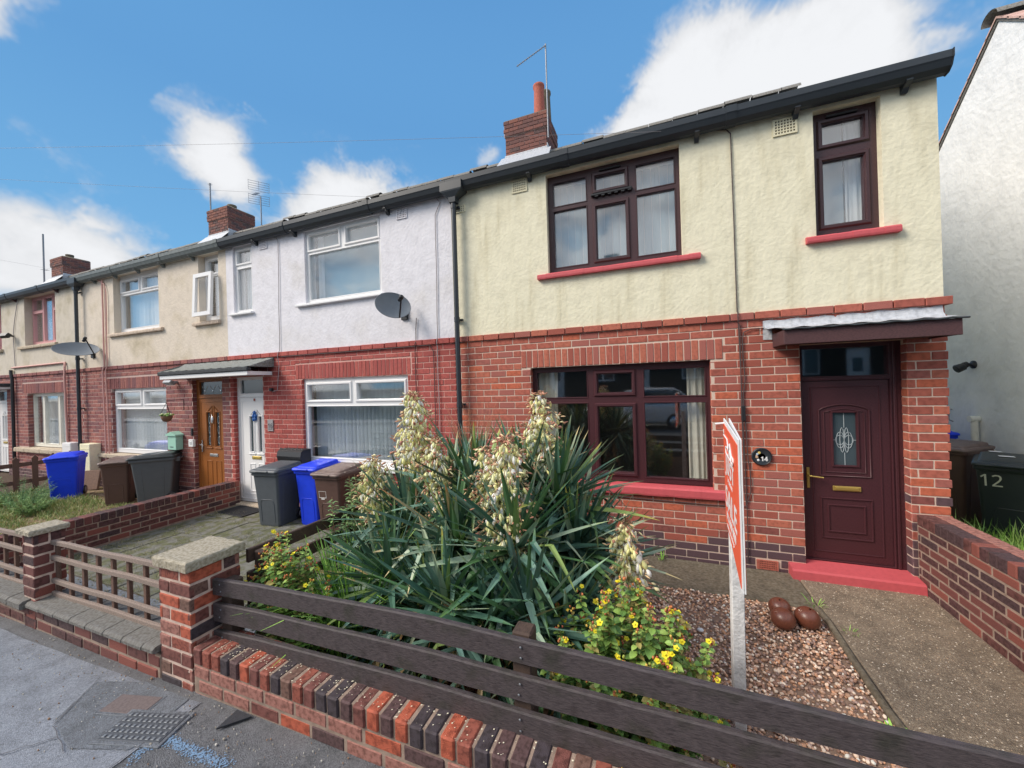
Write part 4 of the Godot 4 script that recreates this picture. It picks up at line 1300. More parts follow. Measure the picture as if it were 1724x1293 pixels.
func house_20() -> void:
	var x0 := -18.30
	var x1 := -13.05
	var r := based("terraced_house", "far terrace house with pinkish upstairs window frames and a pink pipe on its bricks", "house", Vector3(-15.7, -0.14, 0), "houses of the terrace")
	var low := [-15.95, -13.90, 0.67, 2.125]
	var dr := [-18.08, -17.18, -0.35, 2.27]
	var up := [-15.98, -14.29, 3.42, 4.755]
	var sw := [-18.0, -17.40, 3.42, 4.745]
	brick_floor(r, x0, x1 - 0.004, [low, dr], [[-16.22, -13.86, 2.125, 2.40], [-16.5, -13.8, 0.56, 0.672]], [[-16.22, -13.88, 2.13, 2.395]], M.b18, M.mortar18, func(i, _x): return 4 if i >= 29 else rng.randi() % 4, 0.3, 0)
	var m := MB.new()
	m.panel(x0, x1 - 0.004, 2.674, EAVE, 0.002, -0.22, [up, sw])
	part(r, "rendered_wall", m, M.render20)
	shell(r, x0, x1 - 0.004, M.interior, M.black_gloss, M.render20)
	gutter_brackets(r, [-14.1, -16.4], M.brown_board)
	window(r, up[0], up[1], 3.45, up[3], -0.14, [[-15.90, -15.40, 3.53, 4.30], [-15.90, -15.40, 4.38, 4.68], [-15.31, -14.86, 3.53, 4.68], [-14.77, -14.37, 3.53, 4.30], [-14.77, -14.37, 4.38, 4.68]], M.pink_frame)
	part(r, "curtain", drape(-15.95, -14.32, 3.46, 4.72, -0.30, 0.02, 0.12), M.net)
	window(r, sw[0], sw[1], 3.45, sw[3], -0.12, [[-17.92, -17.48, 3.53, 4.66]], M.pink_frame)
	part(r, "curtain", drape(-17.98, -17.42, 3.46, 4.72, -0.30, 0.02, 0.12), M.net)
	window(r, low[0], low[1], 0.70, low[3], -0.10, [[-15.87, -15.40, 0.78, 2.04], [-15.28, -14.58, 0.78, 2.04], [-14.46, -13.98, 0.78, 2.04]], M.upvc_old)
	part(r, "curtain", drape(-15.92, -13.93, 0.71, 2.11, -0.26, 0.02, 0.13), M.net)
	sill(r, -16.28, -14.20, 3.335, 3.42, 0.06, M.stone_sill)
	sill(r, -16.55, -13.85, 0.56, 0.672, 0.09, M.stone_sill)
	sill(r, -18.1, -17.3, 3.335, 3.42, 0.06, M.stone_sill)
	upvc_door(r, -18.08, -17.18, -0.07, M.upvc, [[-17.75, -17.66], [-17.58, -17.49]], 0.86, 1.52, false, M.brass)
	m = MB.new()
	m.cbox(Vector3(-18.29, 2.275, 0.006), Vector3(-16.92, 2.345, 0.42), 0.004)
	var c := part(r, "door_canopy", m, M.upvc)
	put(c, "felt_roof", box(Vector3(-18.295, 2.347, 0.006), Vector3(-16.89, 2.44, 0.45), 0.012), M.felt)
	cable(r, [Vector3(-16.72, 2.86, 0.03), Vector3(-13.80, 2.87, 0.03), Vector3(-13.78, 2.5, 0.05), Vector3(-13.78, 0.9, 0.03)], 0.022, M.cable_pink, "pipe")
	m = MB.new()
	m.tube([Vector3(-16.72, 2.80, 0.05), Vector3(-16.72, 2.70, 0.05), Vector3(-16.62, 2.55, 0.06), Vector3(-16.62, 0.2, 0.06)], 0.035, 8)
	part(r, "waste_pipe", m, M.black_plastic)
	cable(r, [Vector3(-16.3, 4.7, 0.02), Vector3(-16.5, 4.2, 0.02), Vector3(-16.62, 3.75, 0.02), Vector3(-16.55, 2.9, 0.02)], 0.008, M.cable_grey)


func house_22() -> void:
	var r := based("terraced_house", "farthest house of the terrace, only its brick chimney showing over the roofs", "house", Vector3(-20.95, -0.14, 0), "houses of the terrace")
	var m := MB.new()
	m.panel(-23.6, -18.304, -0.3, EAVE, 0.0, -0.22, [])
	part(r, "front_wall", m, M.render18)
	shell(r, -23.6, -18.304, M.interior, M.black_gloss, M.render18)
	chimney(r, -24.1, -23.13, -3.2, -4.0, 7.93, false)
	var q := MB.new()
	q.cbox(Vector3(-24.2, -0.3, -7.0), Vector3(-23.604, EAVE, 0.0))
	part(r, "end_wall", q, M.render18)


func house_12() -> void:
	var r := based("gabled_house", "neighbouring house at right showing its white rendered gable end", "house", Vector3(7.0, -0.14, -2.4))
	var X := 4.5
	var prof := PackedVector2Array([Vector2(0.16, -0.3), Vector2(0.16, 4.38), Vector2(-2.44, 6.72), Vector2(-5.04, 4.38), Vector2(-5.04, -0.3)])
	var m := MB.new()
	m.t = Transform3D(Basis(Vector3(0, 0, 1), Vector3(0, 1, 0), Vector3(-1, 0, 0)), Vector3.ZERO)
	m.prism(prof, -10.0, -X)
	part(r, "rendered_wall", m, M.render12)
	m = MB.new()
	for s in [-1.0, 1.0]:
		var ze: float = -2.44 + s * 2.72
		m.quad(Vector3(X - 0.015, 6.80, -2.44), Vector3(10.1, 6.80, -2.44), Vector3(10.1, 4.35, ze), Vector3(X - 0.015, 4.35, ze), Vector3(0, 1, s))
		m.quad(Vector3(X - 0.015, 6.80, -2.44), Vector3(X - 0.015, 6.73, -2.44), Vector3(X - 0.015, 4.28, ze), Vector3(X - 0.015, 4.35, ze), Vector3(-1, 0, 0))
		m.quad(Vector3(X - 0.015, 6.73, -2.44), Vector3(X + 0.1, 6.73, -2.44), Vector3(X + 0.1, 4.28, ze), Vector3(X - 0.015, 4.28, ze), Vector3(0, -1, 0))
	var rf := part(r, "roof", m, M.roof_tile)
	mk("verge", D(206, 170, 158), 0.85, T.blotch, 3.0)
	# verge: the ends of the pink tile courses, each a little lap
	for i in 16:
		for s in [-1.0, 1.0]:
			var f0 := i / 16.0; var f1 := (i + 1.15) / 16.0
			var q := MB.new()
			var a := Vector3(X - 0.03, lerpf(6.80, 4.35, f0) + 0.004, -2.44 + s * 2.72 * f0); var b := Vector3(X - 0.03, lerpf(6.80, 4.35, f1) + 0.016, -2.44 + s * 2.72 * f1)
			var e := Vector3(0.22, 0, 0); var dn := Vector3(0, -0.03, 0)
			q.quad(a, a + e, b + e, b, Vector3(0, 1, s * 0.9)); q.quad(a, b, b + dn, a + dn, Vector3(-1, 0, 0)); q.quad(b, b + e, b + e + dn, b + dn, Vector3(0, -0.4, s))
			put(rf, "verge_tile", q, M.verge)
	var x := X - 0.10
	while x < 9.8:
		var rm := MB.new()
		rm.t = Transform3D(Basis(), Vector3(0, 6.765, -2.44))
		var rings := []
		for xx in [x, x + 0.44]:
			var row := PackedVector3Array()
			for j in 9:
				var an := PI * j / 8.0
				row.append(Vector3(xx, sin(an) * 0.12, cos(an) * 0.14))
			rings.append(row)
		rm.loft(rings, false, false)
		put(rf, "ridge_tile", rm, M.ridge_tile)
		x += 0.45
	# waste pipe, a hook and a wall lamp on the gable
	m = MB.new()
	m.tube([Vector3(X - 0.05, 1.25, -3.0), Vector3(X - 0.05, -0.1, -3.0)], 0.045, 10)
	m.tube([Vector3(X, 1.24, -3.0), Vector3(X - 0.11, 1.24, -3.0)], 0.05, 10)
	part(r, "waste_pipe", m, M.upvc_old)
	m = MB.new()
	m.tube([Vector3(X, 1.35, -3.55), Vector3(X - 0.05, 1.35, -3.55), Vector3(X - 0.05, 1.18, -3.53), Vector3(X, 1.15, -3.53)], 0.010, 6)
	part(r, "pipe_clip", m, M.cable_grey)
	m = MB.new()
	m.t = Transform3D(Basis(Vector3.BACK, PI / 2), Vector3(X, 2.063, -3.06))
	m.lathe([Vector2(0.06, 0.0), Vector2(0.06, 0.02), Vector2(0.025, 0.03), Vector2(0.025, 0.06), Vector2(0.05, 0.09), Vector2(0.035, 0.13)], 12)
	m.t = Transform3D(Basis(Vector3.BACK, PI / 2 + 0.4), Vector3(X - 0.09, 2.05, -3.06))
	m.lathe([Vector2(0.02, 0.0), Vector2(0.055, 0.03), Vector2(0.065, 0.12), Vector2(0.05, 0.13)], 12)
	part(r, "wall_lamp", m, M.black_plastic)


# ---------------------------------------------------------------- garden walls and fences
func board(m: MB, pts: Array, th: float) -> void:   # pts: Vector4(x, top, bottom, z of the front face)
	for i in pts.size() - 1:
		var a: Vector4 = pts[i]; var b: Vector4 = pts[i + 1]
		var c := 0.006
		m.quad(Vector3(a.x, a.z, a.w), Vector3(b.x, b.z, b.w), Vector3(b.x, b.y - c, b.w), Vector3(a.x, a.y - c, a.w), Vector3(0, 0, 1))
		m.quad(Vector3(a.x, a.y - c, a.w), Vector3(b.x, b.y - c, b.w), Vector3(b.x, b.y, b.w - c), Vector3(a.x, a.y, a.w - c), Vector3(0, 1, 1))
		m.quad(Vector3(a.x, a.y, a.w - c), Vector3(b.x, b.y, b.w - c), Vector3(b.x, b.y, b.w - th), Vector3(a.x, a.y, a.w - th), Vector3(0, 1, 0))
		m.quad(Vector3(a.x, a.z, a.w - th), Vector3(b.x, b.z, b.w - th), Vector3(b.x, b.y, b.w - th), Vector3(a.x, a.y, a.w - th), Vector3(0, 0, -1))
		m.quad(Vector3(a.x, a.z, a.w), Vector3(b.x, b.z, b.w), Vector3(b.x, b.z, b.w - th), Vector3(a.x, a.z, a.w - th), Vector3(0, -1, 0))
	for e in [[pts[0], -1], [pts[-1], 1]]:
		var a: Vector4 = e[0]
		m.quad(Vector3(a.x, a.z, a.w), Vector3(a.x, a.y, a.w), Vector3(a.x, a.y, a.w - th), Vector3(a.x, a.z, a.w - th), Vector3(e[1], 0, 0))


func rough_slab(lo: Vector3, hi: Vector3, n: int) -> MB:   # a weathered coping stone: chamfered, its upper arris worn unevenly
	var m := MB.new()
	var h := (hi - lo)
	var f := func(u: float, w: float) -> float: return 0.006 * sin(u * 17.0 + w * 5.0) + 0.004 * sin(u * 41.0 + 2.0)
	var ring := func(y: float, inset: float, amp: float) -> PackedVector3Array:
		var row := PackedVector3Array()
		for s in 4:
			for i in n:
				var t := float(i) / n
				var p := Vector3.ZERO
				var k: float = inset + amp * f.call(t + s, y * 30.0)
				if s == 0: p = Vector3(lo.x + h.x * t, y, hi.z - k)
				elif s == 1: p = Vector3(hi.x - k, y, hi.z - h.z * t)
				elif s == 2: p = Vector3(hi.x - h.x * t, y, lo.z + k)
				else: p = Vector3(lo.x + k, y, lo.z + h.z * t)
				p.x = clampf(p.x, lo.x + inset, hi.x - inset); p.z = clampf(p.z, lo.z + inset, hi.z - inset)
				row.append(p)
		return row
	var rings := [ring.call(lo.y, 0.004, 0.5), ring.call(lo.y + 0.004, 0.0, 1.0), ring.call(hi.y - 0.012, 0.0, 1.0), ring.call(hi.y - 0.003, 0.005, 1.0), ring.call(hi.y, 0.014, 0.8)]
	for i in rings.size() - 1:
		var c := (lo + hi) * 0.5
		for j in rings[i].size():
			var k: int = (j + 1) % rings[i].size()
			var o: Vector3 = (rings[i][j] + rings[i][k]) * 0.5 - Vector3(c.x, rings[i][j].y, c.z)
			o.y = 0.5 if i > 1 else 0.0
			m.quad(rings[i][j], rings[i][k], rings[i + 1][k], rings[i + 1][j], o)
	var cen := Vector3((lo.x + hi.x) / 2, hi.y + 0.002, (lo.z + hi.z) / 2)
	for j in rings[4].size(): m.tri(cen, rings[4][j], rings[4][(j + 1) % rings[4].size()], Vector3.UP)
	return m


func pier(r: Node3D, x0: float, x1: float, z0: float, z1: float, y0: float, y1: float, mats: Array, tone: Callable, pin: bool) -> MeshInstance3D:
	var m := MB.new()
	m.cbox(Vector3(x0 + 0.004, y0 - 0.3, z0 + 0.004), Vector3(x1 - 0.004, y1, z1 - 0.004))
	var core := part(r, "pier_core", m, M.mortar_pier)
	var list := []
	var rows := int(round((y1 - y0) / 0.0865)) + 1
	var w := x1 - x0; var d := z1 - z0
	for i in rows:
		var top := y1 - i * 0.0865
		var cy := top - 0.038
		var j := 0.010
		var hw := 0.105
		# the four bricks of a pinwheel course, each seen on its outer face
		var quads := []
		if pin:
			if i % 2 == 0: quads = [[x0, x1 - hw - j, 0], [z0 + hw + j, z1, 1], [x0 + hw + j, x1, 2], [z0, z1 - hw - j, 3]]
			else: quads = [[x0 + hw + j, x1, 0], [z0, z1 - hw - j, 1], [x0, x1 - hw - j, 2], [z0 + hw + j, z1, 3]]
			# heads of the bricks that run the other way
			if i % 2 == 0: quads += [[x1 - hw, x1, 0], [z0, z0 + hw, 1], [x0, x0 + hw, 2], [z1 - hw, z1, 3]]
			else: quads += [[x0, x0 + hw, 0], [z1 - hw, z1, 1], [x1 - hw, x1, 2], [z0, z0 + hw, 3]]
		else:
			var mid := z0 + d * (0.5 if i % 2 == 0 else 0.34)
			quads = [[x0, x1, 0], [z0, mid - j / 2, 1], [mid + j / 2, z1, 1], [x0, x1, 2], [z0, mid - j / 2, 3], [mid + j / 2, z1, 3]]
		for q in quads:
			var c: float = (q[0] + q[1]) / 2
			var e := rng.randf_range(-0.003, 0.003)
			var tr: Transform3D
			if q[2] == 0: tr = Transform3D(Basis(), Vector3(c, cy, z1 + e))
			elif q[2] == 1: tr = Transform3D(Basis(Vector3.UP, PI / 2), Vector3(x1 + e, cy, c))
			elif q[2] == 2: tr = Transform3D(Basis(Vector3.UP, PI), Vector3(c, cy, z0 + e))
			else: tr = Transform3D(Basis(Vector3.UP, -PI / 2), Vector3(x0 + e, cy, c))
			tr.basis = tr.basis * Basis.from_euler(Vector3(rng.randf_range(-1, 1) * 0.012, rng.randf_range(-1, 1) * 0.012, rng.randf_range(-1, 1) * 0.008))
			list.append([tr, q[1] - q[0], 0.0735 + rng.randf_range(-0.003, 0.002), 0.03, tone.call(i, q[2])])
	lay(core, list, mats, 150, 0.005)
	return core


func front_boundary() -> void:
	var f := Transform3D(Basis(), Vector3(0, 0, 3.35))
	# low front wall of the end house
	var w := based("garden_wall", "low front wall of red and blackened bricks with a brick on edge coping under the dark rail fence", "wall", Vector3(0, 0.15, 3.24))
	var m := MB.new()
	m.cbox(Vector3(-2.695, -0.3, 3.13), Vector3(3.2, 0.425, 3.346))
	var core := part(w, "wall_core", m, M.mortar_wall)
	var list := []
	var tone := rnd_tone([3, 3, 1, 2, 2.5, 1.5, 0.5])
	for b in bond(-2.69, 3.2, 0.06, 0.322, 0.0, [], tone, 0.0835, 0.232, 0.012, 0.35, 0.08):
		b[0] = f * b[0]; list.append(b)
	for b in row_on_edge(-2.69, 3.2, 0.332, 0.43, 0.006, rnd_tone([1.8, 2.6, 2.6, 0.8, 1.4, 2.4, 2.2]), 0.083, 0.011, 0.222):
		b[0] = f * b[0]; list.append(b)
	lay(core, list, M.bw, 220, 0.007)
	# droppings of lime and moss on the coping
	m = MB.new()
	for i in 300:
		var x: float = -2.6 + (0.35 + 0.65 * rng.randf()) * (0.5 + floorf(rng.randf() * 7.0)) * 0.42 + rng.randfn() * 0.05; var z := rng.randf_range(3.235, 3.352)
		var s := rng.randf_range(0.0010, 0.0036)
		var y := 0.4345
		m.quad(Vector3(x - s, y, z - s * 0.7), Vector3(x + s * 1.3, y, z - s), Vector3(x + s, y + 0.001, z + s), Vector3(x - s * 0.8, y, z + s * 1.2), Vector3.UP)
	put(core, "petal_litter", m, mk("petal_litter", D(226, 214, 190), 0.9), "stuff")
	# gate pier with a stone cap
	var p := based("gate_pier", "brick gate pier with flat grey stone cap at left end of the dark rail fence", "gate pier", Vector3(-2.87, 0.15, 3.18), "gate piers")
	core = pier(p, -3.03, -2.71, 3.05, 3.35, 0.16, 0.883, M.bw, rnd_tone([2, 2.5, 0.8, 3, 1.0, 1.6, 0.8]), true)
	put(core, "pier_cap", rough_slab(Vector3(-3.05, 0.888, 3.025), Vector3(-2.69, 0.952, 3.38), 9), M.cap_stone)
	m = MB.new()
	p = based("gate_pier", "narrow brown brick pier with thin stone cap between the two trellis panels", "gate pier", Vector3(-4.82, 0.1, 3.2), "gate piers")
	core = pier(p, -4.93, -4.74, 3.17, 3.35, 0.08, 0.868, M.bs, rnd_tone([3, 2, 1, 2, 1]), false)
	put(core, "pier_cap", rough_slab(Vector3(-4.955, 0.873, 3.145), Vector3(-4.715, 0.918, 3.38), 7), M.cap_stone)
	# low wall of the white house, with a coping of blue-grey bricks
	w = based("garden_wall", "low patched front wall with blue grey sloping coping under the wooden trellis", "wall", Vector3(-5.3, 0.1, 3.24))
	m = MB.new()
	m.cbox(Vector3(-7.6, -0.3, 3.13), Vector3(-3.045, 0.288, 3.345), 0.01)
	core = part(w, "wall_core", m, M.mortar_wall)
	list = []
	for b in bond(-7.6, -3.05, 0.02, 0.282, 0.0, [], rnd_tone([3, 2, 1.5, 1, 1.5]), 0.085, 0.235, 0.012, 0.2, 0.08):
		b[0] = f * b[0]
		b[0].origin.y += 0.010 * (b[0].origin.x + 4.7) * 0.0
		list.append(b)
	lay(core, list, M.bs, 120, 0.008)
	var x := -7.6
	while x < -3.1:
		var x2 := minf(x + 0.228, -3.045)
		var q := MB.new()
		q.t = Transform3D(Basis(Vector3(0, 0, 1), Vector3(0, 1, 0), Vector3(-1, 0, 0)), Vector3.ZERO)
		var dy := 0.012 * (x + 5.0) + rng.randf_range(-0.003, 0.003)
		if x > -4.93: q.prism(PackedVector2Array([Vector2(3.10, 0.288 + dy), Vector2(3.37, 0.295 + dy), Vector2(3.385, 0.303 + dy), Vector2(3.385, 0.322 + dy), Vector2(3.37, 0.336 + dy), Vector2(3.20, 0.352 + dy), Vector2(3.10, 0.352 + dy)]), -x2 + 0.005, -x - 0.003)
		else: q.prism(PackedVector2Array([Vector2(3.10, 0.285 + dy), Vector2(3.40, 0.285 + dy), Vector2(3.41, 0.295 + dy), Vector2(3.41, 0.335 + dy), Vector2(3.39, 0.35 + dy), Vector2(3.10, 0.36 + dy)]), -x2 + 0.005, -x - 0.003)
		put(core, "coping_brick", q, M.coping_blue)
		x += 0.233
	# wooden trellis panels
	var panels := [[-4.73, -3.045, "weathered brown trellis panel between the narrow pier and the stone capped pier", 8], [-7.3, -4.935, "weathered trellis panel left of the narrow pier, running out at left edge", 11]]
	for t in panels:
		var fr := based("trellis_fence", t[2], "fence", Vector3((t[0] + t[1]) / 2, 0.35, 3.25), "wooden trellis panels")
		var tw: float = t[1] - t[0]
		for k in 4:
			var y: float = [0.795, 0.665, 0.475, 0.372][k]
			m = MB.new()
			var pts := []
			for i in 7:
				var xx := lerpf(t[0] + 0.004, t[1] - 0.004, i / 6.0)
				pts.append(Vector4(xx, y + 0.018 + 0.013 * (xx + 3.9) + 0.004 * sin(i * 1.7 + k), y - 0.016 + 0.013 * (xx + 3.9) + 0.004 * sin(i * 1.7 + k), 3.262))
			board(m, pts, 0.022)
			part(fr, "rail", m, M.trellis)
		for i in t[3]:
			var xx: float = t[0] + tw * (i + 0.12) / t[3] if t[3] == 8 else t[0] + tw * (i + 0.5) / t[3]
			m = box(Vector3(xx - 0.018, 0.36 + 0.013 * (xx + 3.9), 3.216), Vector3(xx + 0.018, 0.79 + 0.013 * (xx + 3.9) + rng.randf_range(-0.01, 0.03), 3.2385), 0.003)
			part(fr, "picket", m, M.picket)
	# dark rail fence on the front wall
	var fe := based("rail_fence", "dark brown three rail fence along the front wall of the maroon door house", "fence", Vector3(0, 0.44, 3.22))
	var rows := [[0.788, 0.690, 0.852, 0.748, 0.838, 0.735], [0.634, 0.522, 0.688, 0.578, 0.690, 0.580], [0.460, 0.352, 0.530, 0.418, 0.532, 0.425]]
	for rr in rows:
		m = MB.new()
		var pts := []
		for i in 13:
			var xx := lerpf(-2.692, 2.28, i / 12.0)
			var a := clampf((xx + 2.69) / 1.87, 0, 1); var b := clampf((xx + 0.82) / 1.1, 0, 1)
			a = a * (2.0 - a)
			pts.append(Vector4(xx, lerpf(lerpf(rr[0], rr[2], a), rr[4], b) + 0.003 * sin(i * 2.1), lerpf(lerpf(rr[1], rr[3], a), rr[5], b) + 0.003 * sin(i * 1.3), 3.235 + 0.004 * sin(i * 0.9)))
		board(m, pts, 0.026)
		var rail := part(fe, "rail", m, M.fence_dark)
		var sc := MB.new()
		for xx in [-2.62, -0.60, 1.3]:
			var a := clampf((xx + 2.69) / 1.87, 0, 1); var b := clampf((xx + 0.82) / 1.1, 0, 1)
			a = a * (2.0 - a)
			var yt := lerpf(lerpf(rr[0], rr[2], a), rr[4], b); var yb := lerpf(lerpf(rr[1], rr[3], a), rr[5], b)
			for fr in [0.28, 0.72]: sc.blob(Vector3(xx + rng.randf_range(-0.012, 0.012), lerpf(yb, yt, fr), 3.2365), Vector3(0.0055, 0.0055, 0.003), 8, 4)
		put(rail, "screws", sc, M.steel, "stuff")
	for xx in [-2.62, -0.60, 1.3]:
		m = box(Vector3(xx - 0.045, -0.2, 3.115), Vector3(xx + 0.045, 0.862 if xx > -2 else 0.77, 3.203), 0.008)
		part(fe, "post", m, M.fence_side)
	# side fence between the two front gardens
	fe = based("rail_fence", "dark brown three rail fence between the mossy forecourt and the planted garden", "fence", Vector3(-2.7, -0.1, 1.7))
	for k in 3:
		m = MB.new()
		m.t = Transform3D(Basis(Vector3.UP, PI / 2), Vector3(-2.70, 0, 0))
		var pts := []
		for i in 7:
			var xx := lerpf(-3.0, -0.45, i / 6.0)
			var y: float = [0.862, 0.71, 0.525][k] + 0.012 * (-xx - 1.7) * (1.0 if k == 0 else 0.5)
			pts.append(Vector4(xx, y, y - 0.092, 0.0))
		board(m, pts, 0.026)
		part(fe, "rail", m, M.fence_side)
	for z in [2.93, 1.75, 0.55]:
		part(fe, "post", box(Vector3(-2.69, -0.2, z - 0.04), Vector3(-2.605, 0.86, z + 0.04), 0.008), M.fence_side)
	# brick wall beside the concrete path
	w = based("garden_wall", "dark brick garden wall with brick on edge coping beside the concrete path at right", "wall", Vector3(2.41, -0.13, 1.7))
	core = part(w, "wall_core", box(Vector3(2.3035, -0.3, 0.01), Vector3(2.52, 0.60, 3.34)), M.mortar_wall)
	f = Transform3D(Basis(Vector3(0, 0, 1), Vector3(0, 1, 0), Vector3(-1, 0, 0)), Vector3(2.30, 0, 0))
	list = []
	for b in bond(0.02, 3.34, -0.13, 0.498, 0.0, [], rnd_tone([3, 3, 2, 1.4, 1.6]), 0.0785, 0.232, 0.012, 0.3, 0.06):
		b[0] = f * b[0]; list.append(b)
	for b in row_on_edge(0.02, 3.34, 0.51, 0.612, 0.006, rnd_tone([2, 1, 3, 0.5, 3]), 0.0825, 0.010, 0.235):
		b[0] = f * b[0]; list.append(b)
	lay(core, list, M.bs, 260, 0.006)
	# the coping's worn pink upper faces
	list = []
	for b in row_on_edge(0.02, 3.34, 0.0, 0.105, 0.0, rnd_tone([1, 0, 0, 2, 2.5]), 0.0825, 0.010, 0.012):
		var z: float = b[0].origin.x
		m = box(Vector3(2.415, 0.604, z - b[1] / 2 + 0.002), Vector3(2.528, 0.6165, z + b[1] / 2 - 0.002), 0.004)
		put(core, "coping_top", m, M.bw[3 if rng.randf() < 0.7 else 0])
	# brick wall between the forecourt and the weedy garden
	w = based("garden_wall", "red brown brick wall with dark coping between the mossy forecourt and the weedy garden", "wall", Vector3(-7.52, -0.14, 1.6))
	core = part(w, "wall_core", box(Vector3(-7.62, -0.3, 0.01), Vector3(-7.4235, 0.30, 3.1)), M.mortar_wall)
	f = Transform3D(Basis(Vector3(0, 0, -1), Vector3(0, 1, 0), Vector3(1, 0, 0)), Vector3(-7.42, 0, 3.1))
	list = []
	for b in bond(0.02, 3.08, -0.14, 0.205, 0.0, [], rnd_tone([3, 3, 1.5, 2.5, 1]), 0.083, 0.232, 0.011, 0.1, 0.06):
		b[0] = f * b[0]; list.append(b)
	for b in row_on_edge(0.02, 3.08, 0.215, 0.318, 0.004, rnd_tone([2.5, 1.5, 2, 0.5, 2]), 0.0825, 0.010, 0.20):
		b[0] = f * b[0]; list.append(b)
	lay(core, list, M.bs, 200, 0.006)
	# picket fence between the two far gardens
	fe = based("picket_fence", "dark brown picket fence with pointed tops behind the weeds and the blue bin", "fence", Vector3(-13.05, -0.13, 1.2))
	for y in [0.50, 0.12]:
		part(fe, "rail", box(Vector3(-13.09, y, 0.05), Vector3(-13.06, y + 0.09, 2.6), 0.004), M.picket)
	for i in 9:
		var z := 0.25 + i * 0.27
		m = MB.new()
		m.t = Transform3D(Basis(Vector3.UP, PI / 2), Vector3(-13.055, 0, z))
		m.prism(PackedVector2Array([Vector2(-0.045, -0.13), Vector2(0.045, -0.13), Vector2(0.045, 0.60), Vector2(0.05, 0.66), Vector2(0.0, 0.73), Vector2(-0.05, 0.66), Vector2(-0.045, 0.60)]), 0.0, 0.022)
		part(fe, "picket", m, M.picket)


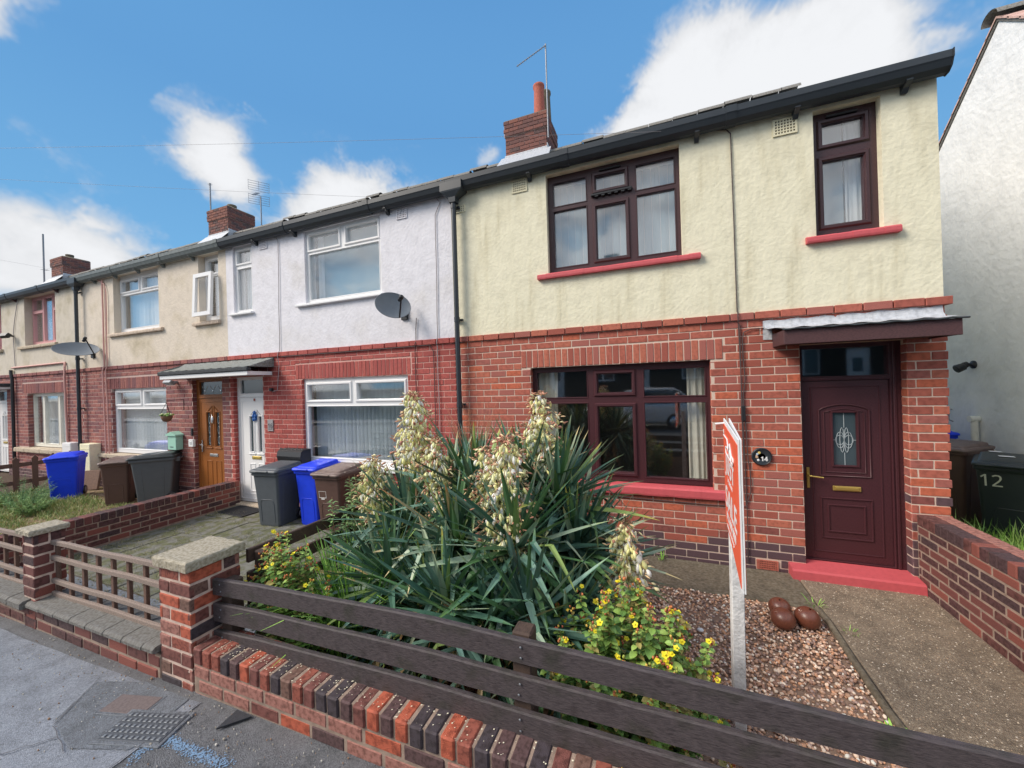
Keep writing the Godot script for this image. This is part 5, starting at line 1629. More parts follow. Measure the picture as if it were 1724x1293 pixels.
# ---------------------------------------------------------------- ground of the gardens
func garden_14() -> void:
	struct("concrete_strip", box(Vector3(-2.64, -0.30, 0.006), Vector3(1.31, -0.118, 0.66), 0.012), M.concrete)
	struct("concrete_path", box(Vector3(1.315, -0.30, 0.006), Vector3(2.299, -0.112, 3.12), 0.012), M.path)
	var ed := MB.new()
	var pts := []
	for i in 12:
		var z := lerpf(0.67, 3.1, i / 11.0)
		pts.append(Vector3(1.285 + 0.012 * sin(i * 1.1), -0.115 + 0.006 * sin(i * 2.0), z))
	ed.tube(pts, 0.026, 7)
	struct("path_edging", ed, M.concrete)
	struct("gravel_bed", flat(-2.6, 1.29, 0.66, 3.12, -0.138), M.gravel_bed)
	# pebbles
	var pm := MB.new()
	pm.blob(Vector3.ZERO, Vector3(1.0, 0.62, 0.78), 7, 4)
	var mat := mk("pebble", Color.WHITE, 0.75)
	mat.vertex_color_use_as_albedo = true
	var pal := [D(162, 126, 104), D(184, 150, 126), D(140, 108, 92), D(204, 180, 158), D(122, 100, 90), D(172, 136, 110), D(216, 198, 178), D(150, 128, 118), D(184, 138, 106)]
	var where := []
	for i in 22000:
		var x := rng.randf_range(-2.5, 1.27); var z := rng.randf_range(0.67, 3.11)
		if x < -0.7 and rng.randf() < 0.75: continue
		where.append([x, z])
	var mm := MultiMesh.new()
	mm.transform_format = MultiMesh.TRANSFORM_3D
	mm.use_colors = true
	mm.mesh = pm.mesh()
	mm.instance_count = where.size()
	for i in where.size():
		var s := rng.randf_range(0.0075, 0.0150) * (1.4 if rng.randf() < 0.05 else 1.0)
		var b := Basis.from_euler(Vector3(rng.randf_range(-0.5, 0.5), rng.randf() * TAU, rng.randf_range(-0.5, 0.5))).scaled(Vector3(s, s, s))
		mm.set_instance_transform(i, Transform3D(b, Vector3(where[i][0], -0.137 + s * 0.35 + rng.randf() * 0.012 + 0.010 * sin(where[i][0] * 5.0) * sin(where[i][1] * 4.0), where[i][1])))
		var k: Color = pal[rng.randi() % pal.size()] * rng.randf_range(0.9, 1.5)
		if rng.randf() < 0.03: k = D(226, 218, 206)
		mm.set_instance_color(i, k)
	var g := MultiMeshInstance3D.new()
	g.name = "gravel"; g.multimesh = mm; g.material_override = mat
	g.set_meta("kind", "stuff")
	add_child(g)
	tag(g, "brown and pink pebbles covering the garden bed", "gravel")
	var wp := MB.new()
	wp.blob(Vector3.ZERO, Vector3(0.026, 0.016, 0.020), 14, 8)
	var wo := put(self, "white_pebble", wp, M.upvc)
	wo.position = Vector3(0.28, -0.112, 1.32)
	tag(wo, "single large white pebble among the brown gravel left of the sale board", "pebble")
	# stone chips showing in the worn concrete path
	var chips := MB.new()
	for i in 2600:
		var x := rng.randf_range(1.34, 2.28); var z := rng.randf_range(0.1, 3.1)
		var s := rng.randf_range(0.0015, 0.0045)
		chips.col = [D(196, 180, 156), D(166, 142, 118), D(110, 94, 82), D(214, 204, 188)][rng.randi() % 4]
		chips.cbox(Vector3(x - s, -0.114, z - s * 0.8), Vector3(x + s, -0.1105, z + s * 0.8), 0.001)
	var cm := mk("stone_chip", Color.WHITE, 0.9)
	cm.vertex_color_use_as_albedo = true
	tag(put(self, "stone_chips", chips, cm, "stuff"), "pale stone chips in the worn concrete path", "stone chips")
	# forecourt of the white house: old slabs under moss
	var fc := struct("forecourt", flat(-7.42, -2.66, 0.01, 3.13, -0.150), M.earth)
	for i in 8:
		for k in 5:
			var a := -7.40 + i * 0.592; var z := 0.02 + k * 0.62
			var dy := rng.randf_range(-0.006, 0.006)
			var m := box(Vector3(a + 0.006, -0.20, z + 0.006), Vector3(a + 0.584, -0.128 + dy, z + 0.612), 0.006)
			put(fc, "slab", m, M.slab_blue if k == 4 else M.slab)
	# garden of the beige house, garden of the right-hand neighbour
	struct("weedy_ground", flat(-13.0, -7.63, 0.01, 3.13, -0.135), mk("dry_ground", D(138, 118, 96), 0.97, T.moss, 0.8, T.n_stucco, 1.2))
	struct("passage_ground", flat(2.53, 4.49, -7.0, 3.2, -0.13), mk("passage", D(104, 104, 84), 0.97, T.moss, 0.8))
	# ceramic balls on the gravel
	var gz := mk("glazed_brown", D(118, 68, 52), 0.42, T.lichen, 5.0)
	gz.clearcoat_enabled = true; gz.clearcoat = 0.35; gz.clearcoat_roughness = 0.3
	var spots := [[0.955, 0.86, 0.086, "brown glazed ceramic ball at the back of the three balls on the gravel"], [0.935, 1.035, 0.089, "brown glazed ceramic ball at the front of the three, left"], [1.105, 0.965, 0.090, "brown glazed ceramic ball nearest the path edge"]]
	for s in spots:
		var m := MB.new()
		m.blob(Vector3(0, s[2] * 0.90, 0), Vector3(s[2], s[2] * 0.93, s[2]), 28, 18)
		var o := put(self, "ceramic_ball", m, gz)
		o.position = Vector3(s[0], -0.128, s[1]); o.rotation = Vector3(0.2, s[0] * 7.0, 0.15)
		tag(o, s[3], "garden ball", "ceramic balls on the gravel")
	# street ironwork, slate, paint
	var c := thing("drain_cover", "small rusty rectangular cover set in the pavement", "cover", Vector3(-2.945, street_y(-2.94) + 0.009, 3.535), 0.25, "pavement covers")
	put(c, "frame", box(Vector3(-0.155, -0.02, -0.075), Vector3(0.155, 0.004, 0.075), 0.003), M.tarmac_dark)
	put(c, "lid", box(Vector3(-0.14, 0.0, -0.06), Vector3(0.14, 0.0065, 0.06), 0.002), mk("rusty_iron", D(116, 104, 102), 0.85, T.blotch, 8.0, T.n_fine, 1.0))
	c = thing("drain_cover", "studded black iron cover set in the pavement", "cover", Vector3(-2.67, street_y(-2.67) + 0.009, 3.60), 0.28, "pavement covers")
	put(c, "frame", box(Vector3(-0.20, -0.02, -0.105), Vector3(0.20, 0.004, 0.105), 0.003), M.tarmac_dark)
	var lid := put(c, "lid", box(Vector3(-0.18, 0.0, -0.085), Vector3(0.18, 0.007, 0.085), 0.002), mk("iron", D(84, 88, 94), 0.55, T.blotch, 8.0, T.n_fine, 1.0, null, 1.0, 0.2))
	var st := MB.new()
	for i in 11:
		for k in 5:
			st.cbox(Vector3(-0.16 + i * 0.032 - 0.009, 0.007, -0.066 + k * 0.033 - 0.009), Vector3(-0.16 + i * 0.032 + 0.009, 0.0105, -0.066 + k * 0.033 + 0.009), 0.003)
	put(lid, "studs", st, mk("iron_stud", D(118, 122, 126), 0.5, null, 1.0, null, 1.0, null, 1.0, 0.3), "stuff")
	var sl := MB.new()
	sl.prism(PackedVector2Array([Vector2(-0.06, -0.05), Vector2(0.09, 0.0), Vector2(-0.015, 0.06)]), 0.0, 0.008)
	var o := put(self, "slate_fragment", sl, mk("slate", D(48, 52, 58), 0.5, T.blotch, 6.0, T.n_fine, 0.8))
	o.transform = Transform3D(Basis(Vector3.UP, 0.5) * Basis(Vector3.RIGHT, -PI / 2 + 0.03), Vector3(-2.235, street_y(-2.23) + 0.010, 3.41))
	tag(o, "broken triangle of dark slate on the pavement at the foot of the wall", "slate")
	var bp := MB.new()
	var line := [Vector2(-2.50, 3.735), Vector2(-2.545, 3.60), Vector2(-2.40, 3.595), Vector2(-2.2, 3.60), Vector2(-2.0, 3.585)]
	for i in 1700:
		var k := rng.randi() % 4
		var t := rng.randf()
		if k == 1 and rng.randf() < 0.3: continue
		var p: Vector2 = line[k].lerp(line[k + 1], t) + Vector2(rng.randfn() * 0.020, rng.randfn() * 0.016)
		if k == 0 and rng.randf() < 0.55: continue
		var s := rng.randf_range(0.001, 0.0036)
		var y := street_y(p.x) + 0.0045
		bp.quad(Vector3(p.x - s, y, p.y - s * 0.7), Vector3(p.x + s, y, p.y - s), Vector3(p.x + s * 0.8, y, p.y + s), Vector3(p.x - s, y, p.y + s * 0.6), Vector3.UP)
	struct("blue_paint_mark", bp, mk("blue_paint", D(112, 140, 168), 0.9))
	var lit := MB.new()
	for i in 420:
		var x := rng.randf_range(-4.5, -0.3); var z := 3.37 + absf(rng.randfn()) * 0.22
		var s := rng.randf_range(0.001, 0.0034) * (2.0 if rng.randf() < 0.04 else 1.0)
		var y := street_y(x) + 0.0095
		lit.col = [D(190, 186, 176), D(150, 142, 128), D(140, 112, 88), D(172, 168, 160)][rng.randi() % 4]
		lit.cbox(Vector3(x - s, y - 0.006, z - s * 0.7), Vector3(x + s, y + s * 0.6, z + s * 0.7), s * 0.3)
	tag(put(self, "pavement_grit", lit, cm, "stuff"), "pale grit and petals scattered on the pavement", "grit")
	# sale board
	sale_board()


func sale_board() -> void:
	var r := thing("sale_board", "red and white estate agent sale board on a tall white post in the gravel", "sale board", Vector3(0.405, -0.13, 2.2))
	var white := mk("board_white", D(238, 234, 230), 0.55, T.soft, 1.5)
	var red := mk("board_red", D(240, 92, 62), 0.5)
	var wood := mk("post_paint", D(244, 241, 232), 0.7, T.blotch, 1.6, T.n_wood, 0.5)
	var m := MB.new()
	m.t = Transform3D(Basis.from_euler(Vector3(0.0, 0.06, -0.010)), Vector3.ZERO)
	m.cbox(Vector3(-0.033, -0.2, -0.03), Vector3(0.033, 1.56, 0.03), 0.004)
	put(r, "post", m, wood)
	# two boards that open like a narrow book before the post; the left one shows its printed face nearly edge on
	for s in 2:
		var along: Vector3 = Vector3(0.022, 0, -0.52) if s == 0 else Vector3(0.040, 0, -0.523)
		var near: Vector3 = Vector3(-0.083, 0, 0.70) if s == 0 else Vector3(-0.075, 0, 0.702)
		var len := along.length()
		var xa := along.normalized()          # runs from near edge to far edge
		var bx := Transform3D(Basis(-xa, Vector3.UP, (-xa).cross(Vector3.UP)), near + Vector3(0, 1.165, 0) + along)
		var q := MB.new()
		q.t = bx
		q.prism(PackedVector2Array([Vector2(0, 0.135), Vector2(len, 0.0), Vector2(len, 0.67), Vector2(0, 0.715)]), -0.006, 0.0)
		var b := put(r, "board", q, white)
		if s == 0:
			q = MB.new()
			q.t = bx
			q.prism(PackedVector2Array([Vector2(0.006, 0.145), Vector2(len - 0.012, 0.016), Vector2(len - 0.012, 0.645), Vector2(0.006, 0.69)]), 0.0005, 0.003)
			put(b, "red_panel", q, red)
			var tilt := func(x: float, y: float) -> Transform3D: return bx * Transform3D(Basis(Vector3.BACK, -0.06), Vector3(x, y, 0.0045))
			words(b, "lettering", "JUST", 0.088, tilt.call(len * 0.46, 0.475), white, 0.0008, 600, 1.15)
			words(b, "lettering", "by auction", 0.026, tilt.call(len * 0.47, 0.405), white, 0.0008, 500)
			words(b, "lettering", "SALE", 0.115, tilt.call(len * 0.48, 0.29), white, 0.0008, 600, 1.15)
			words(b, "lettering", "0114 000 0000", 0.045, tilt.call(len * 0.46, 0.19), white, 0.0008, 600, 0.8)
			words(b, "lettering", "sales and lettings", 0.024, tilt.call(len * 0.40, 0.14), white, 0.0008, 500)
			q = MB.new()
			q.t = bx
			var lg := [Vector3(0.06, 0.66, 0.006), Vector3(0.06, 0.63, 0.006), Vector3(0.20, 0.625, 0.006), Vector3(0.24, 0.57, 0.006), Vector3(0.29, 0.615, 0.006), Vector3(0.34, 0.565, 0.006), Vector3(0.40, 0.56, 0.006), Vector3(0.40, 0.53, 0.006), Vector3(0.14, 0.545, 0.006), Vector3(0.14, 0.58, 0.006), Vector3(0.20, 0.58, 0.006)]
			q.tube(lg, 0.004, 5)
			q.tube([Vector3(0.25, 0.545, 0.006), Vector3(0.29, 0.585, 0.006), Vector3(0.33, 0.54, 0.006)], 0.004, 5)
			put(b, "house_emblem", q, white)
		else:
			q = MB.new()
			q.t = bx
			q.prism(PackedVector2Array([Vector2(0.006, 0.145), Vector2(len - 0.012, 0.016), Vector2(len - 0.012, 0.645), Vector2(0.006, 0.69)]), -0.009, -0.0065)
			put(b, "red_panel", q, red)
			for w in [["JUST", 0.088, 0.475], ["SALE", 0.115, 0.29]]:
				words(b, "lettering", w[0], w[1], bx * Transform3D(Basis(Vector3.UP, PI), Vector3(len * 0.47, w[2], -0.0098)), white, 0.0008, 600, 1.15)
	m = MB.new()
	m.tube([Vector3(-0.06, 1.855, 0.2), Vector3(-0.105, 1.85, 0.2)], 0.006, 6)
	put(r, "cable_tie", m, white)


# ---------------------------------------------------------------- wheelie bins
func rr(w: float, d: float, rad: float, y: float, cz := 0.0) -> PackedVector3Array:
	var row := PackedVector3Array()
	for q in [[1, 1, 0.0], [-1, 1, PI / 2], [-1, -1, PI], [1, -1, PI * 1.5]]:
		for i in 4:
			var a: float = q[2] + PI / 2 * i / 3.0
			row.append(Vector3(q[0] * (w / 2 - rad) + cos(a) * rad, y, cz + q[1] * (d / 2 - rad) + sin(a) * rad))
	return row


func wheelie(label: String, at: Vector3, turn: float, w: float, d: float, h: float, mat: Material, lid_mat: Material) -> Node3D:
	var r := thing("wheelie_bin", label, "wheelie bin", at, turn, "wheelie bins in the front gardens")
	var y1 := h * 0.87
	var m := MB.new()
	m.loft([rr(w * 0.70, d * 0.66, 0.03, 0.0), rr(w * 0.74, d * 0.70, 0.035, 0.03), rr(w * 0.79, d * 0.76, 0.04, h * 0.3), rr(w * 0.90, d * 0.90, 0.045, y1 - 0.09), rr(w * 0.91, d * 0.91, 0.045, y1 - 0.05)])
	# moulded front and side panels
	for s in [0, 1, 2]:
		var p := []
		for e in [[-0.24, 0.0], [-0.24, 0.30], [-0.19, 0.36], [0.19, 0.36], [0.24, 0.30], [0.24, 0.0]] if s == 0 else [[-0.20, 0.02], [-0.24, 0.62], [-0.18, 0.70], [0.18, 0.70], [0.24, 0.62], [0.20, 0.02]]:
			var f: float = (0.07 + e[1] * h) / y1
			var ww := lerpf(0.72, 0.90, f)
			if s == 0: p.append(Vector3(e[0] * w, 0.07 + e[1] * h, d * lerpf(0.68, 0.89, f) / 2 + 0.002))
			else: p.append(Vector3((1 if s == 1 else -1) * (w * ww / 2 + 0.001), 0.07 + e[1] * h, e[0] * d))
		m.tube(p, 0.007, 6)
	put(r, "body", m, mat)
	m = MB.new()
	m.loft([rr(w * 0.93, d * 0.93, 0.05, y1 - 0.055), rr(w * 0.985, d * 0.985, 0.05, y1 - 0.045), rr(w * 0.985, d * 0.985, 0.05, y1 - 0.005), rr(w * 0.96, d * 0.96, 0.05, y1)])
	m.tube([Vector3(-w * 0.36, y1 - 0.03, -d * 0.55), Vector3(w * 0.36, y1 - 0.03, -d * 0.55)], 0.016, 8)
	for s in [-1.0, 1.0]: m.cbox(Vector3(s * w * 0.34 - 0.02, y1 - 0.09, -d * 0.56), Vector3(s * w * 0.34 + 0.02, y1 - 0.005, -d * 0.46), 0.006)
	put(r, "rim", m, mat)
	m = MB.new()
	m.loft([rr(w * 1.0, d * 1.03, 0.05, y1 + 0.003, 0.012), rr(w * 1.015, d * 1.045, 0.05, y1 + 0.010, 0.012), rr(w * 1.015, d * 1.045, 0.05, y1 + 0.032, 0.012), rr(w * 0.96, d * 0.99, 0.06, y1 + 0.045, 0.0)])
	var dome := []
	for e in [[0.86, 0.88, 0.044], [0.82, 0.84, 0.070], [0.72, 0.74, 0.082], [0.40, 0.45, 0.090], [0.02, 0.02, 0.092]]:
		var row := rr(w * e[0], d * e[1], 0.05 * e[0], y1 + e[2], -0.01)
		for i in row.size():   # the lid rises towards its hinge
			row[i].y += (0.5 - (row[i].z / d + 0.5)) * 0.035 * (1.0 if e[2] > 0.05 else 0.0)
		dome.append(row)
	m.loft(dome, false)
	m.cbox(Vector3(-w * 0.22, y1 + 0.012, d * 0.50), Vector3(w * 0.22, y1 + 0.038, d * 0.57), 0.008)
	put(r, "lid", m, lid_mat)
	for s in [-1.0, 1.0]:
		m = MB.new()
		m.t = Transform3D(Basis(Vector3.BACK, PI / 2), Vector3(s * (w * 0.38) + 0.022, 0.095, -d * 0.37))
		m.lathe([Vector2(0.0, 0.0), Vector2(0.085, 0.0), Vector2(0.095, 0.008), Vector2(0.095, 0.038), Vector2(0.085, 0.045), Vector2(0.0, 0.045)], 20)
		var wh := put(r, "wheel", m, M.black_plastic)
		m = MB.new()
		m.t = Transform3D(Basis(Vector3.BACK, PI / 2), Vector3(s * (w * 0.38) + 0.024, 0.095, -d * 0.37))
		m.lathe([Vector2(0.0, -0.004), Vector2(0.05, -0.002), Vector2(0.055, 0.02), Vector2(0.05, 0.051), Vector2(0.0, 0.053)], 16)
		put(wh, "hub", m, M.cable_grey)
	return r


func wheelie_bins() -> void:
	var grey := mk("bin_grey", D(78, 84, 90), 0.5, T.soft, 1.5, T.n_fine, 0.2)
	var blue := mk("bin_blue", D(22, 62, 232), 0.45, T.soft, 1.5, T.n_fine, 0.2)
	var brown := mk("bin_brown", D(86, 64, 58), 0.5, T.soft, 1.5, T.n_fine, 0.2)
	var brown_lid := mk("bin_brown_lid", D(110, 92, 86), 0.5, T.blotch, 1.5, T.n_fine, 0.2)
	var black := mk("bin_black", D(36, 42, 44), 0.42, T.soft, 1.5, T.n_fine, 0.2)
	wheelie("dark grey wheelie bin standing left of the blue one on the mossy forecourt", Vector3(-5.75, -0.13, 0.48), 0.10, 0.54, 0.56, 0.98, grey, grey)
	wheelie("blue wheelie bin between the dark grey and the brown bin on the forecourt", Vector3(-5.13, -0.13, 0.27), 0.06, 0.47, 0.56, 1.0, blue, blue)
	var b := wheelie("brown wheelie bin with white stencil under the white framed window", Vector3(-4.62, -0.13, 0.32), 0.05, 0.53, 0.62, 0.96, brown, brown_lid)
	var m := MB.new()
	m.t = Transform3D(Basis(Vector3.RIGHT, 0.080), Vector3(-0.09, 0.55, 0.2585))
	m.ring(-0.06, 0.06, -0.045, 0.045, 0.0, 0.008, 0.003)
	for k in 2: m.cbox(Vector3(-0.05, 0.075 + k * 0.045, -0.002), Vector3(0.05, 0.105 + k * 0.045, 0.002 ), 0.001)
	m.cbox(Vector3(-0.03, -0.075, -0.002), Vector3(0.03, -0.06, 0.002), 0.001)
	put(b, "white_stencil", m, M.upvc)
	wheelie("bright blue wheelie bin standing among weeds before the picket fence", Vector3(-11.72, -0.13, 0.76), 0.95, 0.50, 0.56, 0.98, blue, blue)
	wheelie("brown wheelie bin half hidden by the dark bin under the net curtained window", Vector3(-10.02, -0.13, 0.62), 0.8, 0.46, 0.52, 0.92, brown, brown_lid)
	wheelie("large slate grey wheelie bin turned sideways beside the mint letterbox", Vector3(-9.38, -0.13, 0.32), -0.75, 0.58, 0.72, 1.0, grey, black)
	b = wheelie("black wheelie bin painted 12 in the passage by the white gable", Vector3(3.97, -0.13, -1.62), -0.55, 0.58, 0.72, 1.10, black, black)
	var paint := mk("bin_paint", D(196, 196, 176), 0.7, T.blotch, 9.0)
	words(b, "painted_number", "12", 0.14, Transform3D(Basis.from_euler(Vector3(0.075, 0, 0.03)), Vector3(-0.15, 0.79, 0.3235)), paint, 0.003, 400, 0.9)
	m = MB.new()
	m.t = Transform3D(Basis.from_euler(Vector3(0, 0.2, 0)), Vector3(0, 1.052, 0))
	m.cbox(Vector3(-0.10, 0, 0.0), Vector3(0.02, 0.004, 0.07), 0.001)
	m.cbox(Vector3(-0.12, 0.012, -0.28), Vector3(-0.02, 0.016, -0.22), 0.001)
	put(b, "lid_sticker", m, M.upvc)
	wheelie("dark brown wheelie bin behind the black one in the passage", Vector3(3.88, -0.13, -2.42), -0.9, 0.56, 0.70, 1.17, brown, brown_lid)
	wheelie("blue wheelie bin farthest back in the passage, only its lid showing", Vector3(4.05, -0.13, -3.3), 0.0, 0.50, 0.56, 1.28, blue, blue)


# ---------------------------------------------------------------- aerials and wires
func aerial(label: String, base: Vector3, top: float, booms: Array, r := 0.016) -> Node3D:
	var t := thing("tv_aerial", label, "aerial", base, 0.0, "aerials on the chimneys")
	var m := MB.new()
	m.tube([Vector3.ZERO, Vector3(0, top - base.y, 0)], r, 8)
	put(t, "mast", m, M.steel)
	for b in booms:
		m = MB.new()
		m.tube([b[0], b[1]], 0.010, 6)
		put(t, "boom", m, M.steel)
		var d: Vector3 = (b[1] - b[0])
		var side: Vector3 = d.cross(b[4]).normalized()
		for i in b[2]:
			m = MB.new()
			var c: Vector3 = b[0] + d * (i + 0.5) / b[2]
			m.tube([c - side * b[3], c + side * b[3]], 0.005, 5)
			put(t, "element", m, M.steel)
	return t


func roof_things() -> void:
	aerial("thin television aerial on tall mast beside the chimney with the pots", Vector3(-2.035, 7.3, -3.15), 9.33, [[Vector3(0.0, 1.98, 0.02), Vector3(-0.66, 1.72, 0.05), 11, 0.05, Vector3(0, 0.4, 1)]])
	aerial("straight bare mast left of the middle chimney", Vector3(-13.62, 7.0, -3.3), 8.95, [[Vector3(-0.05, 1.9, 0), Vector3(0.05, 1.93, 0), 2, 0.06, Vector3(0, 1, 0)]], 0.022)
	var a := aerial("aerial with a grid reflector on the mast right of the middle chimney", Vector3(-12.55, 7.0, -4.25), 8.72, [[Vector3(0.05, 1.62, 0.3), Vector3(-0.32, 1.98, -0.15), 8, 0.07, Vector3(0.3, 1, 0.2)]], 0.02)
	var m := MB.new()
	for s in [0, 1]:
		var o := Vector3(-0.36, 2.08 if s == 0 else 1.60, -0.2)
		for k in 5: m.tube([o + Vector3(-0.18, k * 0.08, 0.25), o + Vector3(0.18, k * 0.08, -0.25)], 0.006, 5)
		for k in 3: m.tube([o + Vector3(-0.18 + k * 0.18, 0, 0.25 - k * 0.25), o + Vector3(-0.18 + k * 0.18, 0.34, 0.25 - k * 0.25)], 0.006, 5)
	put(a, "grid_reflector", m, M.steel)
	aerial("thin mast by the farthest chimney at left", Vector3(-24.75, 6.6, -3.2), 9.15, [[Vector3(-0.1, 1.0, 0), Vector3(0.3, 0.95, 0), 3, 0.1, Vector3(0, 1, 0)]], 0.03)
	# overhead telephone wires to a pole up the street
	var pole := thing("utility_pole", "wooden telephone pole up the street, outside the picture at left", "pole", Vector3(-19.0, street_y(-19.0), 5.3))
	m = MB.new()
	m.tube([Vector3.ZERO, Vector3(0, 7.2, 0)], 0.14, 12, 0.10)
	put(pole, "post", m, M.picket)
	m = box(Vector3(-0.05, 6.5, -0.5), Vector3(0.05, 6.6, 0.5), 0.01)
	put(pole, "cross_arm", m, M.picket)
	var ends := [[Vector3(0.58, 4.765, 0.04), Vector3(-19, 6.62, 5.1), "overhead wire from the cream wall's eave across the sky"], [Vector3(-3.95, 4.90, 0.16), Vector3(-19, 6.62, 5.5), "overhead wire from the white house's gutter across the sky"], [Vector3(-12.2, 4.80, 0.1), Vector3(-19, 6.62, 5.3), "short overhead wire from the beige house's eave"]]
	for e in ends:
		m = MB.new()
		var p := []
		for i in 25:
			var f := i / 24.0
			p.append(e[0].lerp(e[1], f) - Vector3(0, 4.0 * 0.10 * f * (1.0 - f), 0) - e[0])
		m.tube(p, 0.0016, 5)
		var o := put(self, "overhead_wire", m, M.cable_grey)
		o.position = e[0]
		tag(o, e[2], "wire", "overhead wires")


func dish(label: String, c: Vector3, n: Vector3, rx: float, ry: float, wall: Vector3, lnb_dir: Vector3) -> void:
	var t := thing("satellite_dish", label, "satellite dish", c, 0.0, "satellite dishes")
	var grey := mk("dish_grey_%d" % get_child_count(), D(104, 112, 120), 0.5, T.soft, 2.0)
	var b := Basis.looking_at(-n, Vector3.UP)
	var m := MB.new()
	m.t = Transform3D(b, Vector3.ZERO)
	var rings := []
	for off in [0.0, -0.006]:
		var seq := range(9) if off == 0.0 else range(8, -1, -1)
		for i in seq:
			var f: float = maxf(i / 8.0, 0.01)
			var row := PackedVector3Array()
			for k in 36:
				row.append(Vector3(cos(TAU * k / 36) * rx * f, sin(TAU * k / 36) * ry * f, -0.07 * (1.0 - f * f) + off))
			rings.append(row)
	# front and back skins
	for s in 2:
		var part_rings: Array = rings.slice(0, 9) if s == 0 else rings.slice(9, 18)
		for i in 8:
			for k in 36:
				var j := (k + 1) % 36
				var nn := func(p: Vector3) -> Vector3: return Vector3(-p.x * 0.14 / (rx * rx), -p.y * 0.14 / (ry * ry), 1).normalized() * (1.0 if s == 0 else -1.0)
				var p0: Vector3 = part_rings[i][k]; var p1: Vector3 = part_rings[i][j]; var p2: Vector3 = part_rings[i + 1][j]; var p3: Vector3 = part_rings[i + 1][k]
				m.tn(p0, p1, p2, nn.call(p0), nn.call(p1), nn.call(p2)); m.tn(p0, p2, p3, nn.call(p0), nn.call(p2), nn.call(p3))
	var rim := []
	for k in 37: rim.append(Vector3(cos(TAU * k / 36) * rx, sin(TAU * k / 36) * ry, -0.003))
	m.tube(rim, 0.005, 5)
	put(t, "reflector", m, grey)
	m = MB.new()
	var foot := b * Vector3(lnb_dir.x * rx, lnb_dir.y * ry, 0.0)
	var head := b * Vector3(lnb_dir.x * rx * 0.55, lnb_dir.y * ry * 0.55, 0.34)
	m.tube([foot, head], 0.012, 6)
	put(t, "feed_arm", m, M.black_plastic)
	m = MB.new()
	m.tube([head - b.z * 0.02, head - b.z * 0.09 - foot * 0.1], 0.028, 10)
	m.blob(head, Vector3(0.035, 0.035, 0.035), 10, 6)
	put(t, "receiver", m, M.black_plastic)
	m = MB.new()
	m.tube([-b.z * 0.075, -b.z * 0.12, (wall - c) + Vector3(0, 0, 0.03)], 0.02, 8)
	m.cbox(wall - c + Vector3(-0.06, -0.09, 0.0), wall - c + Vector3(0.06, 0.09, 0.03), 0.004)
	put(t, "wall_bracket", m, M.black_plastic)


